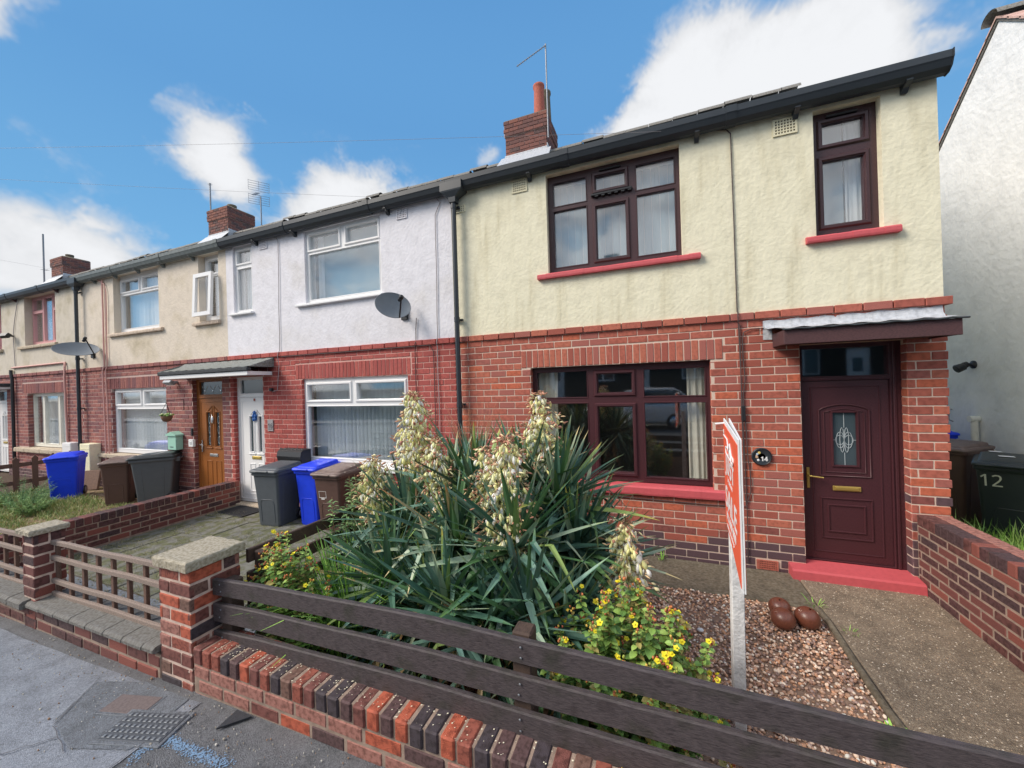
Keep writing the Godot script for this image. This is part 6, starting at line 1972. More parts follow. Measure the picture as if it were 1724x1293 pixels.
func facade_things() -> void:
	dish("grey satellite dish on the white wall below the big upstairs window", Vector3(-3.51, 3.175, 0.33), Vector3(0.72, 0.44, 0.60).normalized(), 0.25, 0.222, Vector3(-3.55, 3.10, 0.004), Vector3(0.25, -0.97, 0))
	dish("dark tilted satellite dish by the far rainwater pipe", Vector3(-12.25, 3.09, 0.38), Vector3(0.52, 0.82, 0.22).normalized(), 0.36, 0.30, Vector3(-12.5, 3.0, 0.004), Vector3(0.75, -0.66, 0))
	# round number plaque
	var t := thing("house_number_plaque", "round black plaque reading 14 with painted pebbles, beside the maroon door", "number plaque", Vector3(1.037, 1.112, 0.008))
	var m := MB.new()
	m.t = Transform3D(Basis(Vector3.RIGHT, PI / 2), Vector3.ZERO)
	m.lathe([Vector2(0.0, 0.0), Vector2(0.092, 0.0), Vector2(0.097, 0.010), Vector2(0.092, 0.022), Vector2(0.078, 0.026), Vector2(0.070, 0.016), Vector2(0.0, 0.016)], 36)
	put(t, "disc", m, M.black_gloss)
	words(t, "number", "14", 0.047, Transform3D(Basis(), Vector3(0.022, -0.024, 0.018)), M.upvc, 0.003, 700, 0.95)
	for q in [[-0.022, 0.042, "yellow_flower", Color(0.72, 0.55, 0.16), 0.015], [-0.040, 0.026, "blue_flower", Color(0.45, 0.55, 0.66), 0.013], [-0.045, -0.006, "tan_flower", Color(0.55, 0.36, 0.22), 0.015], [-0.048, 0.010, "tan_flower", Color(0.6, 0.42, 0.3), 0.009], [-0.033, -0.038, "white_flower", Color(0.75, 0.75, 0.75), 0.013]]:
		m = MB.new()
		m.blob(Vector3(q[0], q[1], 0.017), Vector3(q[4], q[4], 0.004), 10, 5)
		put(t, q[2], m, mk("plaque_%s_%d" % [q[2], int(q[1] * 1000)], q[3], 0.5))
	t = thing("house_number_plate", "small grey plate reading 16 on the red bricks beside the white door", "number plate", Vector3(-6.545, 1.37, 0.008))
	put(t, "plate", box(Vector3(-0.07, -0.105, 0.0), Vector3(0.07, 0.105, 0.012), 0.003), mk("plate_grey", D(150, 146, 148), 0.4))
	words(t, "number", "16", 0.085, Transform3D(Basis(), Vector3(0.0, -0.01, 0.0135)), mk("plate_print", D(84, 84, 88), 0.5), 0.002, 700)
	put(t, "print_line", box(Vector3(-0.05, -0.075, 0.0122), Vector3(0.05, -0.062, 0.0135)), M.plate_print)
	# letterbox and the small things beside the oak door
	t = thing("letterbox", "mint green metal letterbox with pitched lid on the bricks beside the oak door", "letterbox", Vector3(-9.27, 0.85, 0.006))
	var mint := mk("mint", D(146, 190, 172), 0.5)
	put(t, "box", box(Vector3(-0.14, 0.0, 0.0), Vector3(0.14, 0.30, 0.13), 0.008), mint)
	m = MB.new()
	m.t = Transform3D(Basis(), Vector3.ZERO)
	m.prism(PackedVector2Array([Vector2(-0.17, 0.29), Vector2(0.17, 0.29), Vector2(0.16, 0.315), Vector2(0.0, 0.375), Vector2(-0.16, 0.315)]), 0.0, 0.155)
	put(t, "lid", m, mint)
	put(t, "slot", box(Vector3(-0.05, 0.055, 0.129), Vector3(0.05, 0.07, 0.134)), M.black_plastic)
	t = thing("switch_box", "small white switch box on the brick pier left of the oak door", "switch box", Vector3(-8.80, 0.99, 0.006))
	put(t, "case", box(Vector3(-0.075, -0.075, 0.0), Vector3(0.075, 0.075, 0.05), 0.008), M.upvc)
	put(t, "label_plate", box(Vector3(-0.035, -0.03, 0.05), Vector3(0.035, 0.03, 0.054), 0.002), mk("grey_label", D(180, 182, 184), 0.5))
	t = thing("security_light", "grey metal security light under the left end of the double canopy", "lamp", Vector3(-9.28, 2.235, 0.006))
	m = MB.new()
	m.tube([Vector3(0, 0, 0), Vector3(0, 0, 0.10)], 0.03, 8)
	put(t, "arm", m, M.steel)
	m = MB.new()
	m.t = Transform3D(Basis.from_euler(Vector3(-0.5, 0, 0)), Vector3(0, -0.01, 0.13))
	m.cbox(Vector3(-0.13, -0.035, -0.05), Vector3(0.13, 0.035, 0.06), 0.012)
	put(t, "lamp_head", m, M.steel)
	t = thing("hanging_basket", "small hanging basket of pale flowers on a bracket before the net curtained window", "hanging basket", Vector3(-9.08, 1.46, 0.30))
	m = MB.new()
	m.lathe([Vector2(0.0, -0.02), Vector2(0.06, 0.0), Vector2(0.085, 0.05), Vector2(0.095, 0.10), Vector2(0.08, 0.10)], 14)
	put(t, "basket", m, mk("coir", D(124, 96, 76), 0.95, T.grain, 6.0))
	m = MB.new()
	for i in 40:
		var a := rng.randf() * TAU; var q := sqrt(rng.randf()) * 0.10
		m.col = [D(150, 190, 110), D(240, 226, 180), D(120, 160, 90)][rng.randi() % 3]
		m.blob(Vector3(cos(a) * q, 0.11 + rng.randf() * 0.04, sin(a) * q), Vector3(0.022, 0.014, 0.022), 6, 4)
	var fm := mk("basket_plants", Color.WHITE, 0.8)
	fm.vertex_color_use_as_albedo = true
	put(t, "plants", m, fm, "stuff")
	m = MB.new()
	for k in 3: m.tube([Vector3(cos(k * 2.1) * 0.11, 0.10, sin(k * 2.1) * 0.11), Vector3(0, 0.36, 0)], 0.004, 5)
	m.tube([Vector3(0, 0.36, 0), Vector3(0, 0.40, 0), Vector3(0.0, 0.42, -0.29), Vector3(0.0, 0.20, -0.29)], 0.005, 6)
	put(t, "chain_and_bracket", m, M.black_plastic)
	t = thing("meter_box", "tall cream meter box on the bricks right of the far rainwater pipe", "meter box", Vector3(-12.50, 0.25, 0.006), 0.0, "meter boxes")
	put(t, "case", box(Vector3(-0.22, 0.0, 0.0), Vector3(0.22, 0.64, 0.20), 0.01), M.vent_cream)
	put(t, "lid_line", box(Vector3(-0.19, 0.52, 0.2005), Vector3(0.19, 0.535, 0.206), 0.002), M.vent_cream)
	m = MB.new()
	m.tube([Vector3(0.0, 0.0, 0.1), Vector3(0.0, -0.38, 0.1)], 0.025, 8)
	put(t, "conduit", m, M.cable_grey)
	t = thing("meter_box", "white meter box on the bricks left of the far rainwater pipe", "meter box", Vector3(-13.40, 0.55, 0.006), 0.0, "meter boxes")
	put(t, "case", box(Vector3(-0.20, 0.0, 0.0), Vector3(0.20, 0.34, 0.18), 0.01), M.upvc)
	put(t, "lid_line", box(Vector3(-0.17, 0.27, 0.1805), Vector3(0.17, 0.285, 0.186), 0.002), M.upvc)
	t = thing("slab", "brown paving slab leaning against the wall under the cream meter box", "slab", Vector3(-12.1, -0.13, 0.28))
	m = MB.new()
	m.t = Transform3D(Basis.from_euler(Vector3(-0.22, 0.3, 0.04)), Vector3.ZERO)
	m.cbox(Vector3(-0.19, 0.0, -0.025), Vector3(0.19, 0.44, 0.025), 0.008)
	put(t, "stone", m, mk("brown_stone", D(134, 108, 92), 0.9, T.blotch, 3.0))
	t = thing("flood_light", "small black flood light on the far grey beige wall", "lamp", Vector3(-16.62, 3.74, 0.01))
	m = MB.new()
	m.cbox(Vector3(-0.02, -0.02, 0.0), Vector3(0.02, 0.02, 0.10), 0.004)
	m.t = Transform3D(Basis.from_euler(Vector3(-0.6, 0.2, 0)), Vector3(0, 0, 0.15))
	m.cbox(Vector3(-0.14, -0.06, -0.05), Vector3(0.14, 0.06, 0.05), 0.012)
	put(t, "lamp_head", m, M.black_plastic)
	t = thing("wall_trough", "black plastic wall trough with wavy rim behind the dark grey bin", "planter", Vector3(-5.86, 0.74, 0.008))
	m = MB.new()
	m.t = Transform3D(Basis(Vector3(0, 0, 1), Vector3(0, 1, 0), Vector3(-1, 0, 0)), Vector3.ZERO)
	var prof := PackedVector2Array([Vector2(0.0, 0.24), Vector2(0.0, 0.0), Vector2(0.12, 0.0), Vector2(0.19, 0.05), Vector2(0.21, 0.13), Vector2(0.19, 0.21), Vector2(0.14, 0.24)])
	m.prism(prof, -0.28, 0.28)
	put(t, "trough", m, M.black_plastic)
	m = MB.new()
	var wavy := []
	for i in 25: wavy.append(Vector3(-0.28 + i * 0.56 / 24.0, 0.245 + 0.010 * sin(i * 1.5), 0.14 - 0.01 * cos(i * 1.5)))
	m.tube(wavy, 0.012, 6)
	put(t, "rim", m, M.black_plastic)
	t = thing("door_mat", "black rubber door mat before the white door", "door mat", Vector3(-6.95, -0.126, 0.31), -0.08)
	put(t, "mat", box(Vector3(-0.36, 0.0, -0.20), Vector3(0.36, 0.012, 0.20), 0.004), mk("rubber", D(44, 46, 50), 0.85, T.grain, 10.0, T.n_fine, 1.0))
	m = MB.new()
	for i in 14: m.cbox(Vector3(-0.33 + i * 0.0475, 0.0122, -0.18), Vector3(-0.33 + i * 0.0475 + 0.02, 0.016, 0.18), 0.002)
	put(t, "ribs", m, M.rubber, "stuff")


# ---------------------------------------------------------------- plants
func sword(l: float, w: float, droop: float, twist: float, fold := 0.30, n := 7, cols := [], kink := 0.0) -> MB:
	var m := MB.new()
	var pts := []
	var side := []
	var wd := []
	var p := Vector3.ZERO
	for i in n + 1:
		var s := float(i) / n
		var a := droop * s * s + (kink if s > 0.55 else 0.0)
		pts.append(p)
		p += Vector3(0, cos(a), sin(a)) * l / n
		side.append(Vector3(cos(twist * s), 0, sin(twist * s) * 0.5).normalized())
		wd.append(w * (0.62 + 0.9 * minf(s, 0.42)) * pow(maxf(1.0 - s, 0.0), 0.62) if s < 1.0 else 0.0008)
	m.ribbon(pts, side, wd, fold, cols)
	return m


func leaf_basis(d: Vector3) -> Basis:
	var dn := Vector3.DOWN - d * Vector3.DOWN.dot(d)
	if dn.length() < 0.15: dn = Vector3(d.x, 0, d.z + 0.01)
	dn = (dn - d * dn.dot(d)).normalized()
	return Basis(d.cross(dn), d, dn)


func rosettes(plant: Node3D, list: Array, shapes: Array, mats: Array, weights: Array, most: int) -> void:
	var pick := rnd_tone(weights)
	var all := []
	for r in list:   # [head, number of leaves, scale, lean]
		var n: int = int(r[1] * 1.25)
		for i in n:
			var f := float(i) / n
			var el := deg_to_rad(lerpf(84.0, -52.0, pow(f, 0.9)) + rng.randf_range(-9, 9))
			var az := i * 2.39996 + rng.randf_range(-0.25, 0.25)
			var d := Vector3(cos(az) * cos(el), sin(el), sin(az) * cos(el))
			d = (d + r[3]).normalized()
			var s: float = r[2] * rng.randf_range(0.78, 1.12) * (0.82 if f < 0.12 else 1.0)
			var b := leaf_basis(d) * Basis(Vector3.UP, rng.randf_range(-0.5, 0.5))
			var tone: int = pick.call(0, 0)
			if f > 0.88 and rng.randf() < 0.4: tone = mats.size() - 1
			var k := 0
			if f < 0.35: k = rng.randi() % 3
			elif f < 0.7: k = 2 + rng.randi() % 4
			else: k = 4 + rng.randi() % 4
			var at: Vector3 = r[0] - Vector3(0, f * 0.14, 0) + d * 0.03
			if (at + d * s * 0.64).z > 3.12 and plant.position.z > 1.5: continue
			all.append([Transform3D(b.scaled(Vector3(s, s, s)), at), k, tone, at.distance_squared_to(EYE) - f * 0.8])
	all.sort_custom(func(a, b): return a[3] < b[3])
	var meshes := []
	for s in shapes: meshes.append(s.mesh())
	var rest := MB.new()
	for i in all.size():
		var q = all[i]
		if i < most:
			var o := MeshInstance3D.new()
			o.name = "leaf"; o.mesh = meshes[q[1]]; o.material_override = mats[q[2]]
			o.transform = q[0]
			o.position -= plant.position
			plant.add_child(o, true)
		else:
			rest.col = mats[q[2]].albedo_color.srgb_to_linear()
			rest.add(shapes[q[1]], q[0])
	if rest.v.size():
		part(plant, "leaves", rest, M.leaf_rest, "stuff")


func flower_spike(plant: Node3D, base: Vector3, tip: Vector3, radius: float, n: int, red: float) -> void:
	var m := MB.new()
	var ax := tip - base
	var root := base - Vector3(0, 0.35, 0) - Vector3(ax.x, 0, ax.z) * 0.3
	m.tube([root, base, base + ax * 0.5, tip], 0.014, 7, 0.004)
	var bl := MB.new()
	# side branches, each a string of hanging bells with small rusty buds at its end
	var nb := int(n / 3.2)
	for j in nb:
		var s := clampf((j + rng.randf()) / nb, 0.0, 1.0)
		var az := j * 2.39996 + rng.randf_range(-0.5, 0.5)
		var o := Vector3(cos(az), 0, sin(az))
		var reach := radius * (0.22 + 0.85 * sin(PI * clampf(0.16 + s * 0.80, 0, 1))) * rng.randf_range(0.62, 1.15)
		var p0 := base + ax * s
		var p2 := p0 + o * reach + Vector3(0, reach * rng.randf_range(-0.55, 0.15), 0)
		var p1 := p0.lerp(p2, 0.5) + Vector3(0, reach * 0.30, 0)
		m.tube([p0, p1, p2], 0.0035, 4, 0.002)
		var k := maxi(5, int(11.0 * reach / radius) + 3)
		for i in k:
			var f := (i + rng.randf()) / k
			var p := p0.lerp(p1, f).lerp(p1.lerp(p2, f), f) + Vector3(rng.randf_range(-1, 1), rng.randf_range(-1, 0.4), rng.randf_range(-1, 1)) * 0.018
			var young := f > 0.82 - red * 0.30 * rng.randf() or s > 0.93 or rng.randf() < red * 0.18
			var dir := (Vector3(0, -1.0, 0) + o * rng.randf_range(-0.2, 0.6) + Vector3(rng.randf_range(-1, 1), 0, rng.randf_range(-1, 1)) * 0.35).normalized()
			if young: dir = (o * 0.8 + Vector3(rng.randf_range(-0.5, 0.5), rng.randf_range(-0.7, 0.7), rng.randf_range(-0.5, 0.5))).normalized()
			var up := -dir
			var xa := up.cross(Vector3(0.3, 0.1, 0.9)).normalized()
			bl.t = Transform3D(Basis(xa, up, xa.cross(up)), p)
			var l := rng.randf_range(0.036, 0.058)
			var r := rng.randf_range(0.0075, 0.0125) * (1.7 if rng.randf() < 0.16 else 1.0)
			var prof_pts := []
			if young:
				l *= rng.randf_range(0.5, 0.85); r *= 0.60
				bl.col = [D(184, 132, 106), D(214, 184, 142), D(168, 116, 98), D(228, 212, 166)][rng.randi() % 4]
				prof_pts = [Vector2(0.0015, 0.004), Vector2(r * 0.8, -l * 0.25), Vector2(r, -l * 0.55), Vector2(r * 0.5, -l * 0.85), Vector2(0.0008, -l)]
			else:
				bl.col = [D(250, 240, 186), D(244, 230, 162), D(252, 248, 214), D(232, 218, 150)][rng.randi() % 4]
				prof_pts = [Vector2(0.002, 0.004), Vector2(r * 0.75, -l * 0.15), Vector2(r, -l * 0.45), Vector2(r * 0.85, -l * 0.70), Vector2(r * 0.35, -l * 0.95), Vector2(0.001, -l)]
			bl.lathe(prof_pts, 6, false)
	bl.t = Transform3D()
	var st := part(plant, "flower_stalk", m, M.stalk)
	var o2 := put(st, "blossoms", bl, M.blossom, "stuff")
	o2.position = Vector3.ZERO


func oval_leaf(l: float, w: float, fold := 0.25, curl := 0.5) -> MB:
	var m := MB.new()
	var pts := []; var side := []; var wd := []
	var p := Vector3.ZERO
	for i in 5:
		var s := i / 4.0
		pts.append(p)
		p += Vector3(0, cos(curl * s), sin(curl * s)) * l / 4.0
		side.append(Vector3.RIGHT)
		wd.append(w * sin(PI * clampf(s * 0.92 + 0.06, 0, 1)) if s < 1.0 else 0.0006)
	m.ribbon(pts, side, wd, fold)
	return m


var flower_mesh: ArrayMesh

func st_johns(called: String, label: String, at: Vector3, n: int, spread: Vector3, height: float, lean: Vector3, flowers: int) -> void:
	var r := based(called, label, "shrub", at, "yellow flowering shrubs")
	if flower_mesh == null:
		var fm := MB.new()
		for k in 5:
			fm.t = Transform3D(Basis(Vector3.UP, TAU * k / 5.0), Vector3.ZERO)
			fm.tri(Vector3(0, 0, 0), Vector3(0.009, 0.003, 0.013), Vector3(-0.009, 0.003, 0.013), Vector3.UP)
			fm.tri(Vector3(0.009, 0.003, 0.013), Vector3(0.0, 0.005, 0.021), Vector3(-0.009, 0.003, 0.013), Vector3.UP)
		fm.t = Transform3D()
		fm.blob(Vector3(0, 0.006, 0), Vector3(0.006, 0.008, 0.006), 6, 4)
		flower_mesh = fm.mesh()
	var stems := MB.new()
	var lv := MB.new()
	var br := MB.new()
	var shapes := [oval_leaf(0.054, 0.018), oval_leaf(0.044, 0.016), oval_leaf(0.066, 0.023)]
	var tips := []
	for i in n:
		var az := rng.randf() * TAU
		var q := sqrt(rng.randf())
		var b := at + Vector3(cos(az) * spread.x * 0.35 * q, 0, sin(az) * spread.z * 0.35 * q)
		var h := height * rng.randf_range(0.55, 1.05) * (1.0 - 0.3 * q)
		var t := at + Vector3(cos(az) * spread.x * q, h, sin(az) * spread.z * q) + lean * h
		var mid := b.lerp(t, 0.5) + Vector3(0, h * 0.12, 0)
		var path := []
		for k in 9:
			var f := k / 8.0
			path.append(b.lerp(mid, f).lerp(mid.lerp(t, f), f))
		stems.tube(path, 0.004, 5, 0.0015)
		var pairs := int(h / 0.026)
		for k in pairs:
			var f := 0.22 + 0.78 * k / pairs
			var p := b.lerp(mid, f).lerp(mid.lerp(t, f), f)
			for s in [0.0, PI]:
				var la: float = k * 1.57 + s + az + rng.randf_range(-0.4, 0.4)
				var d := Vector3(cos(la), rng.randf_range(-0.15, 0.45), sin(la)).normalized()
				var sc := rng.randf_range(0.75, 1.15) * (1.0 if f < 0.85 else 0.7)
				lv.col = [D(116, 148, 72), D(98, 134, 68), D(136, 168, 84), D(86, 118, 62), D(152, 178, 92), D(150, 140, 84)][rng.randi() % 6]
				lv.add(shapes[rng.randi() % 3], Transform3D((leaf_basis(d) * Basis(Vector3.UP, rng.randf_range(-0.4, 0.4))).scaled(Vector3(sc, sc, sc)), p))
		tips.append(t)
		for k in 5:
			br.col = [D(196, 120, 72), D(176, 96, 70), D(206, 170, 80), D(150, 160, 70)][rng.randi() % 4]
			br.blob(t + Vector3(rng.randf_range(-1, 1), rng.randf_range(-0.2, 1), rng.randf_range(-1, 1)) * 0.02, Vector3(0.006, 0.008, 0.006), 6, 4)
	part(r, "stems", stems, M.red_stem)
	part(r, "leaves", lv, M.leaf_rest, "stuff")
	part(r, "berries", br, M.leaf_rest, "stuff")
	for i in flowers:
		var t: Vector3 = tips[i % tips.size()] + Vector3(rng.randf_range(-1, 1) * 0.03, rng.randf_range(-0.02, 0.03), rng.randf_range(-1, 1) * 0.03)
		var o := MeshInstance3D.new()
		o.name = "flower"; o.mesh = flower_mesh; o.material_override = M.yellow_flower
		var d := (Vector3(0, 0.8, 0) + (EYE - t).normalized() * 0.5 + Vector3(rng.randf_range(-1, 1), 0, rng.randf_range(-1, 1)) * 0.7).normalized()
		var xa := d.cross(Vector3(0.2, 0.3, 0.9)).normalized()
		var s := rng.randf_range(0.6, 0.95)
		o.transform = Transform3D(Basis(xa, d, xa.cross(d)).scaled(Vector3(s, s, s)), t - r.position)
		r.add_child(o, true)


func tuft(called: String, label: String, cat: String, at: Vector3, n: int, rad: float, l0: float, l1: float, w: float, cols: Array, out: float, group := "") -> void:
	var m := MB.new()
	var shapes := [sword(1.0, w, 0.5, 0.2, 0.2, 5), sword(1.0, w, 1.1, -0.3, 0.2, 5), sword(1.0, w, 1.9, 0.4, 0.2, 6)]
	for i in n:
		var az := rng.randf() * TAU
		var q := sqrt(rng.randf()) * rad
		var d := Vector3(cos(az) * out * rng.randf(), 1.0, sin(az) * out * rng.randf()).normalized()
		var s := rng.randf_range(l0, l1)
		m.col = cols[rng.randi() % cols.size()]
		m.add(shapes[rng.randi() % 3], Transform3D((leaf_basis(d) * Basis(Vector3.UP, rng.randf_range(-0.8, 0.8))).scaled(Vector3(s, s, s)), Vector3(cos(az) * q, 0, sin(az) * q)))
	var o := put(self, called, m, M.leaf_rest)
	o.position = at
	tag(o, label, cat, group)


func bush(label: String, at: Vector3, h: float, cols: Array) -> void:
	var m := MB.new()
	var shapes := [oval_leaf(0.06, 0.011), oval_leaf(0.05, 0.009), oval_leaf(0.075, 0.010)]
	for i in 26:   # feathery stems with small leaves along them
		var az := rng.randf() * TAU
		var q := sqrt(rng.randf())
		var t := Vector3(cos(az) * h * 0.62 * q, h * rng.randf_range(0.55, 1.05) * (1.0 - 0.45 * q), sin(az) * h * 0.62 * q)
		m.col = cols[0] * 0.8
		m.tube([t * Vector3(0.25, 0, 0.25), t * Vector3(0.55, 0.6, 0.55), t], 0.004, 4, 0.001)
		for k in 46:
			var f := 0.2 + 0.8 * k / 46.0
			var la := k * 2.4 + az
			var d := Vector3(cos(la), rng.randf_range(-0.1, 0.7), sin(la)).normalized()
			var s := rng.randf_range(0.7, 1.3) * (1.15 - 0.6 * f)
			m.col = cols[rng.randi() % cols.size()] * rng.randf_range(0.85, 1.1)
			m.add(shapes[rng.randi() % 3], Transform3D(leaf_basis(d).scaled(Vector3(s, s, s)), t * Vector3(0.25 + 0.75 * f, f, 0.25 + 0.75 * f)))
	var o := put(self, "bushy_weed", m, M.leaf_rest)
	o.position = at
	tag(o, label, "weed", "bushy weeds in the weedy garden")


func strewn(called: String, label: String, cat: String, n: int, area: Array, shape: Callable, y: float, cols: Array, keep: Callable) -> void:
	var m := MB.new()
	var shapes := []
	for i in 5: shapes.append(shape.call(i))
	for i in n:
		var x := rng.randf_range(area[0], area[1]); var z := rng.randf_range(area[2], area[3])
		var h: float = keep.call(x, z)
		if h <= 0.0: continue
		var d := Vector3(rng.randf_range(-1, 1) * 0.7, 1.0, rng.randf_range(-1, 1) * 0.7).normalized()
		m.col = cols[rng.randi() % cols.size()]
		var s := h * rng.randf_range(0.6, 1.2)
		m.add(shapes[rng.randi() % 5], Transform3D((leaf_basis(d) * Basis(Vector3.UP, rng.randf() * TAU)).scaled(Vector3(s, s, s)), Vector3(x, y, z)))
	var o := put(self, called, m, M.leaf_rest, "stuff")
	tag(o, label, cat)


func plants() -> void:
	var lf := func(key: String, r: float, g: float, b: float) -> StandardMaterial3D:
		var m := mk(key, D(r, g, b), 0.36)
		m.backlight_enabled = true
		m.backlight = Color(0.10, 0.16, 0.06)
		m.vertex_color_use_as_albedo = true
		return m
	var yl := [lf.call("yucca_teal", 76, 112, 96), lf.call("yucca_blue", 104, 138, 126), lf.call("yucca_green", 80, 116, 76), lf.call("yucca_pale", 150, 170, 148), lf.call("yucca_deep", 66, 96, 84), lf.call("yucca_lime", 134, 158, 92), lf.call("yucca_dead", 168, 146, 106)]
	var lr := mk("leaf_rest", Color.WHITE, 0.5)
	lr.vertex_color_use_as_albedo = true
	lr.backlight_enabled = true; lr.backlight = Color(0.14, 0.18, 0.06)
	mk("stalk", D(140, 112, 84), 0.7)
	mk("red_stem", D(140, 92, 68), 0.7)
	var bm := mk("blossom", Color.WHITE, 0.55)
	bm.vertex_color_use_as_albedo = true
	bm.backlight_enabled = true; bm.backlight = Color(0.16, 0.15, 0.10)
	mk("yellow_flower", D(246, 206, 40), 0.6)
	var shapes := []
	for e in [[0.60, 0.0, 0.1], [0.64, 0.05, -0.2], [0.66, 0.12, 0.3], [0.66, 0.22, -0.3], [0.66, 0.35, 0.3], [0.66, 0.45, -0.3, 0.9], [0.62, 0.65, 0.3], [0.58, 0.9, -0.2, 1.4]]:
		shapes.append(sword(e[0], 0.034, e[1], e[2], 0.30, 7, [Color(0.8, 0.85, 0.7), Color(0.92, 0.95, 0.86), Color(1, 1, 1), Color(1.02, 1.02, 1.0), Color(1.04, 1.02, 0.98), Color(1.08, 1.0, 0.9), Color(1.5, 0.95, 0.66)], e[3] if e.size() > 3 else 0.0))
	var y := based("yucca_plant", "large blue green yucca clump with spikes of cream flowers behind the dark rail fence", "yucca", Vector3(-1.35, -0.13, 2.1))
	var heads := [
		[Vector3(-0.92, 0.90, 2.40), 124, 1.0, Vector3(0.05, 0, 0.15)], [Vector3(-1.42, 0.84, 2.34), 116, 1.0, Vector3(-0.1, 0, 0.2)], [Vector3(-0.74, 1.10, 1.95), 110, 1.0, Vector3(0.16, 0.15, 0.0)],
		[Vector3(-1.42, 1.10, 2.0), 101, 1.0, Vector3(0, 0.1, 0.05)], [Vector3(-2.02, 0.84, 2.10), 110, 1.0, Vector3(-0.15, 0, 0.1)], [Vector3(-0.58, 0.80, 2.08), 107, 0.95, Vector3(0.08, 0.05, 0.1)],
		[Vector3(-1.05, 1.14, 1.85), 92, 1.0, Vector3(0, 0.1, 0)], [Vector3(-1.02, 0.50, 2.66), 92, 0.92, Vector3(0, 0, 0.2)], [Vector3(-1.52, 0.46, 2.58), 87, 0.92, Vector3(-0.1, 0, 0.2)], [Vector3(-0.58, 0.46, 2.48), 87, 0.90, Vector3(0.15, 0, 0.2)],
		[Vector3(-1.28, 0.62, 2.72), 70, 0.95, Vector3(0, 0, 0.25)], [Vector3(-0.75, 0.60, 2.68), 70, 0.95, Vector3(0.1, 0, 0.25)], [Vector3(-1.85, 0.62, 2.55), 70, 0.95, Vector3(-0.1, 0, 0.2)],
		[Vector3(-2.12, 0.48, 2.36), 87, 0.92, Vector3(-0.15, 0, 0.15)], [Vector3(-0.48, 0.55, 1.80), 78, 0.9, Vector3(0.05, 0, 0)], [Vector3(-1.8, 1.0, 1.75), 78, 1.0, Vector3(-0.1, 0.1, 0)]]
	var stems := MB.new()
	for h in heads: stems.tube([Vector3(h[0].x * 0.7 - 0.4, -0.14, h[0].z * 0.75 + 0.53), h[0].lerp(Vector3(-1.3, 0, 2.1), 0.25) - Vector3(0, 0.3, 0), h[0]], 0.045, 8, 0.03)
	part(y, "trunks", stems, M.stalk)
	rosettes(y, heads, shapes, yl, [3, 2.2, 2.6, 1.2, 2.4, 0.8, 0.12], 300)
	flower_spike(y, Vector3(-1.93, 1.28, 2.10), Vector3(-1.97, 1.95, 2.05), 0.21, 260, 0.35)
	flower_spike(y, Vector3(-2.24, 0.86, 2.22), Vector3(-2.30, 1.40, 2.20), 0.17, 190, 0.35)
	flower_spike(y, Vector3(-1.62, 1.02, 2.22), Vector3(-1.70, 1.56, 2.15), 0.17, 170, 0.8)
	flower_spike(y, Vector3(-0.95, 0.86, 2.45), Vector3(-0.98, 1.62, 2.38), 0.20, 330, 0.3)
	flower_spike(y, Vector3(-1.16, 0.98, 2.30), Vector3(-1.22, 1.52, 2.22), 0.15, 130, 0.8)
	flower_spike(y, Vector3(-0.86, 1.30, 1.95), Vector3(-0.90, 1.92, 1.85), 0.19, 170, 0.9)
	flower_spike(y, Vector3(-0.235, 0.42, 2.32), Vector3(-0.21, 1.10, 2.28), 0.15, 230, 0.15)
	var y2 := based("yucca_plant", "narrow leaved yucca with dry twiggy tops against the brick wall by the rainwater pipe", "yucca", Vector3(-1.95, -0.13, 1.05))
	var shapes2 := []
	for e in [[0.55, 0.0, 0.1], [0.56, 0.1, -0.2], [0.58, 0.2, 0.3], [0.58, 0.35, -0.3], [0.58, 0.5, 0.4], [0.6, 0.7, -0.4], [0.58, 1.0, 0.3], [0.55, 1.4, -0.2]]:
		shapes2.append(sword(e[0], 0.012, e[1], e[2]))
	rosettes(y2, [[Vector3(-1.95, 1.02, 1.05), 150, 1.0, Vector3(0, 0.25, 0)], [Vector3(-1.75, 0.72, 1.2), 90, 1.0, Vector3(0.1, 0.1, 0)], [Vector3(-2.2, 0.7, 1.15), 90, 1.0, Vector3(-0.1, 0.1, 0)]], shapes2, yl, [2.5, 1.5, 3, 0.7, 2, 0.5, 0.1], 120)
	var tw := MB.new()
	tw.tube([Vector3(-1.95, -0.14, 1.05), Vector3(-1.95, 1.0, 1.05)], 0.05, 8, 0.03)
	part(y2, "trunk", tw, M.stalk)
	tw = MB.new()
	for i in 34:
		var az := rng.randf() * TAU
		var s := Vector3(-1.95 + cos(az) * 0.12, 1.3, 1.05 + sin(az) * 0.1)
		var e := s + Vector3(cos(az) * rng.randf_range(0.05, 0.28), rng.randf_range(0.18, 0.52), sin(az) * 0.15)
		tw.tube([s, s.lerp(e, 0.5) + Vector3(0.015, 0.01, 0), e], 0.003, 4, 0.0015)
		if rng.randf() < 0.7: tw.tube([s.lerp(e, 0.55), s.lerp(e, 0.55) + Vector3(rng.randf_range(-0.08, 0.08), 0.07, 0.02)], 0.002, 4, 0.001)
	part(y2, "dry_twigs", tw, mk("dry_twig", D(178, 122, 96), 0.8))
	# shrubs with yellow flowers
	st_johns("st_johns_wort", "yellow flowered shrub in the corner behind the capped gate pier", Vector3(-2.36, -0.13, 2.95), 90, Vector3(0.36, 0, 0.18), 1.20, Vector3(-0.03, 0, 0.0), 44)
	st_johns("st_johns_wort", "yellow flowered shrub spilling through the rail fence right of the yucca", Vector3(-0.20, -0.13, 2.76), 115, Vector3(0.46, 0, 0.34), 1.10, Vector3(0, 0, 0.02), 90)
	st_johns("st_johns_wort", "low leafy branch of yellow flowers poking out under the middle rail", Vector3(0.02, 0.10, 3.12), 26, Vector3(0.24, 0, 0.20), 0.46, Vector3(0.05, 0, 0.12), 16)
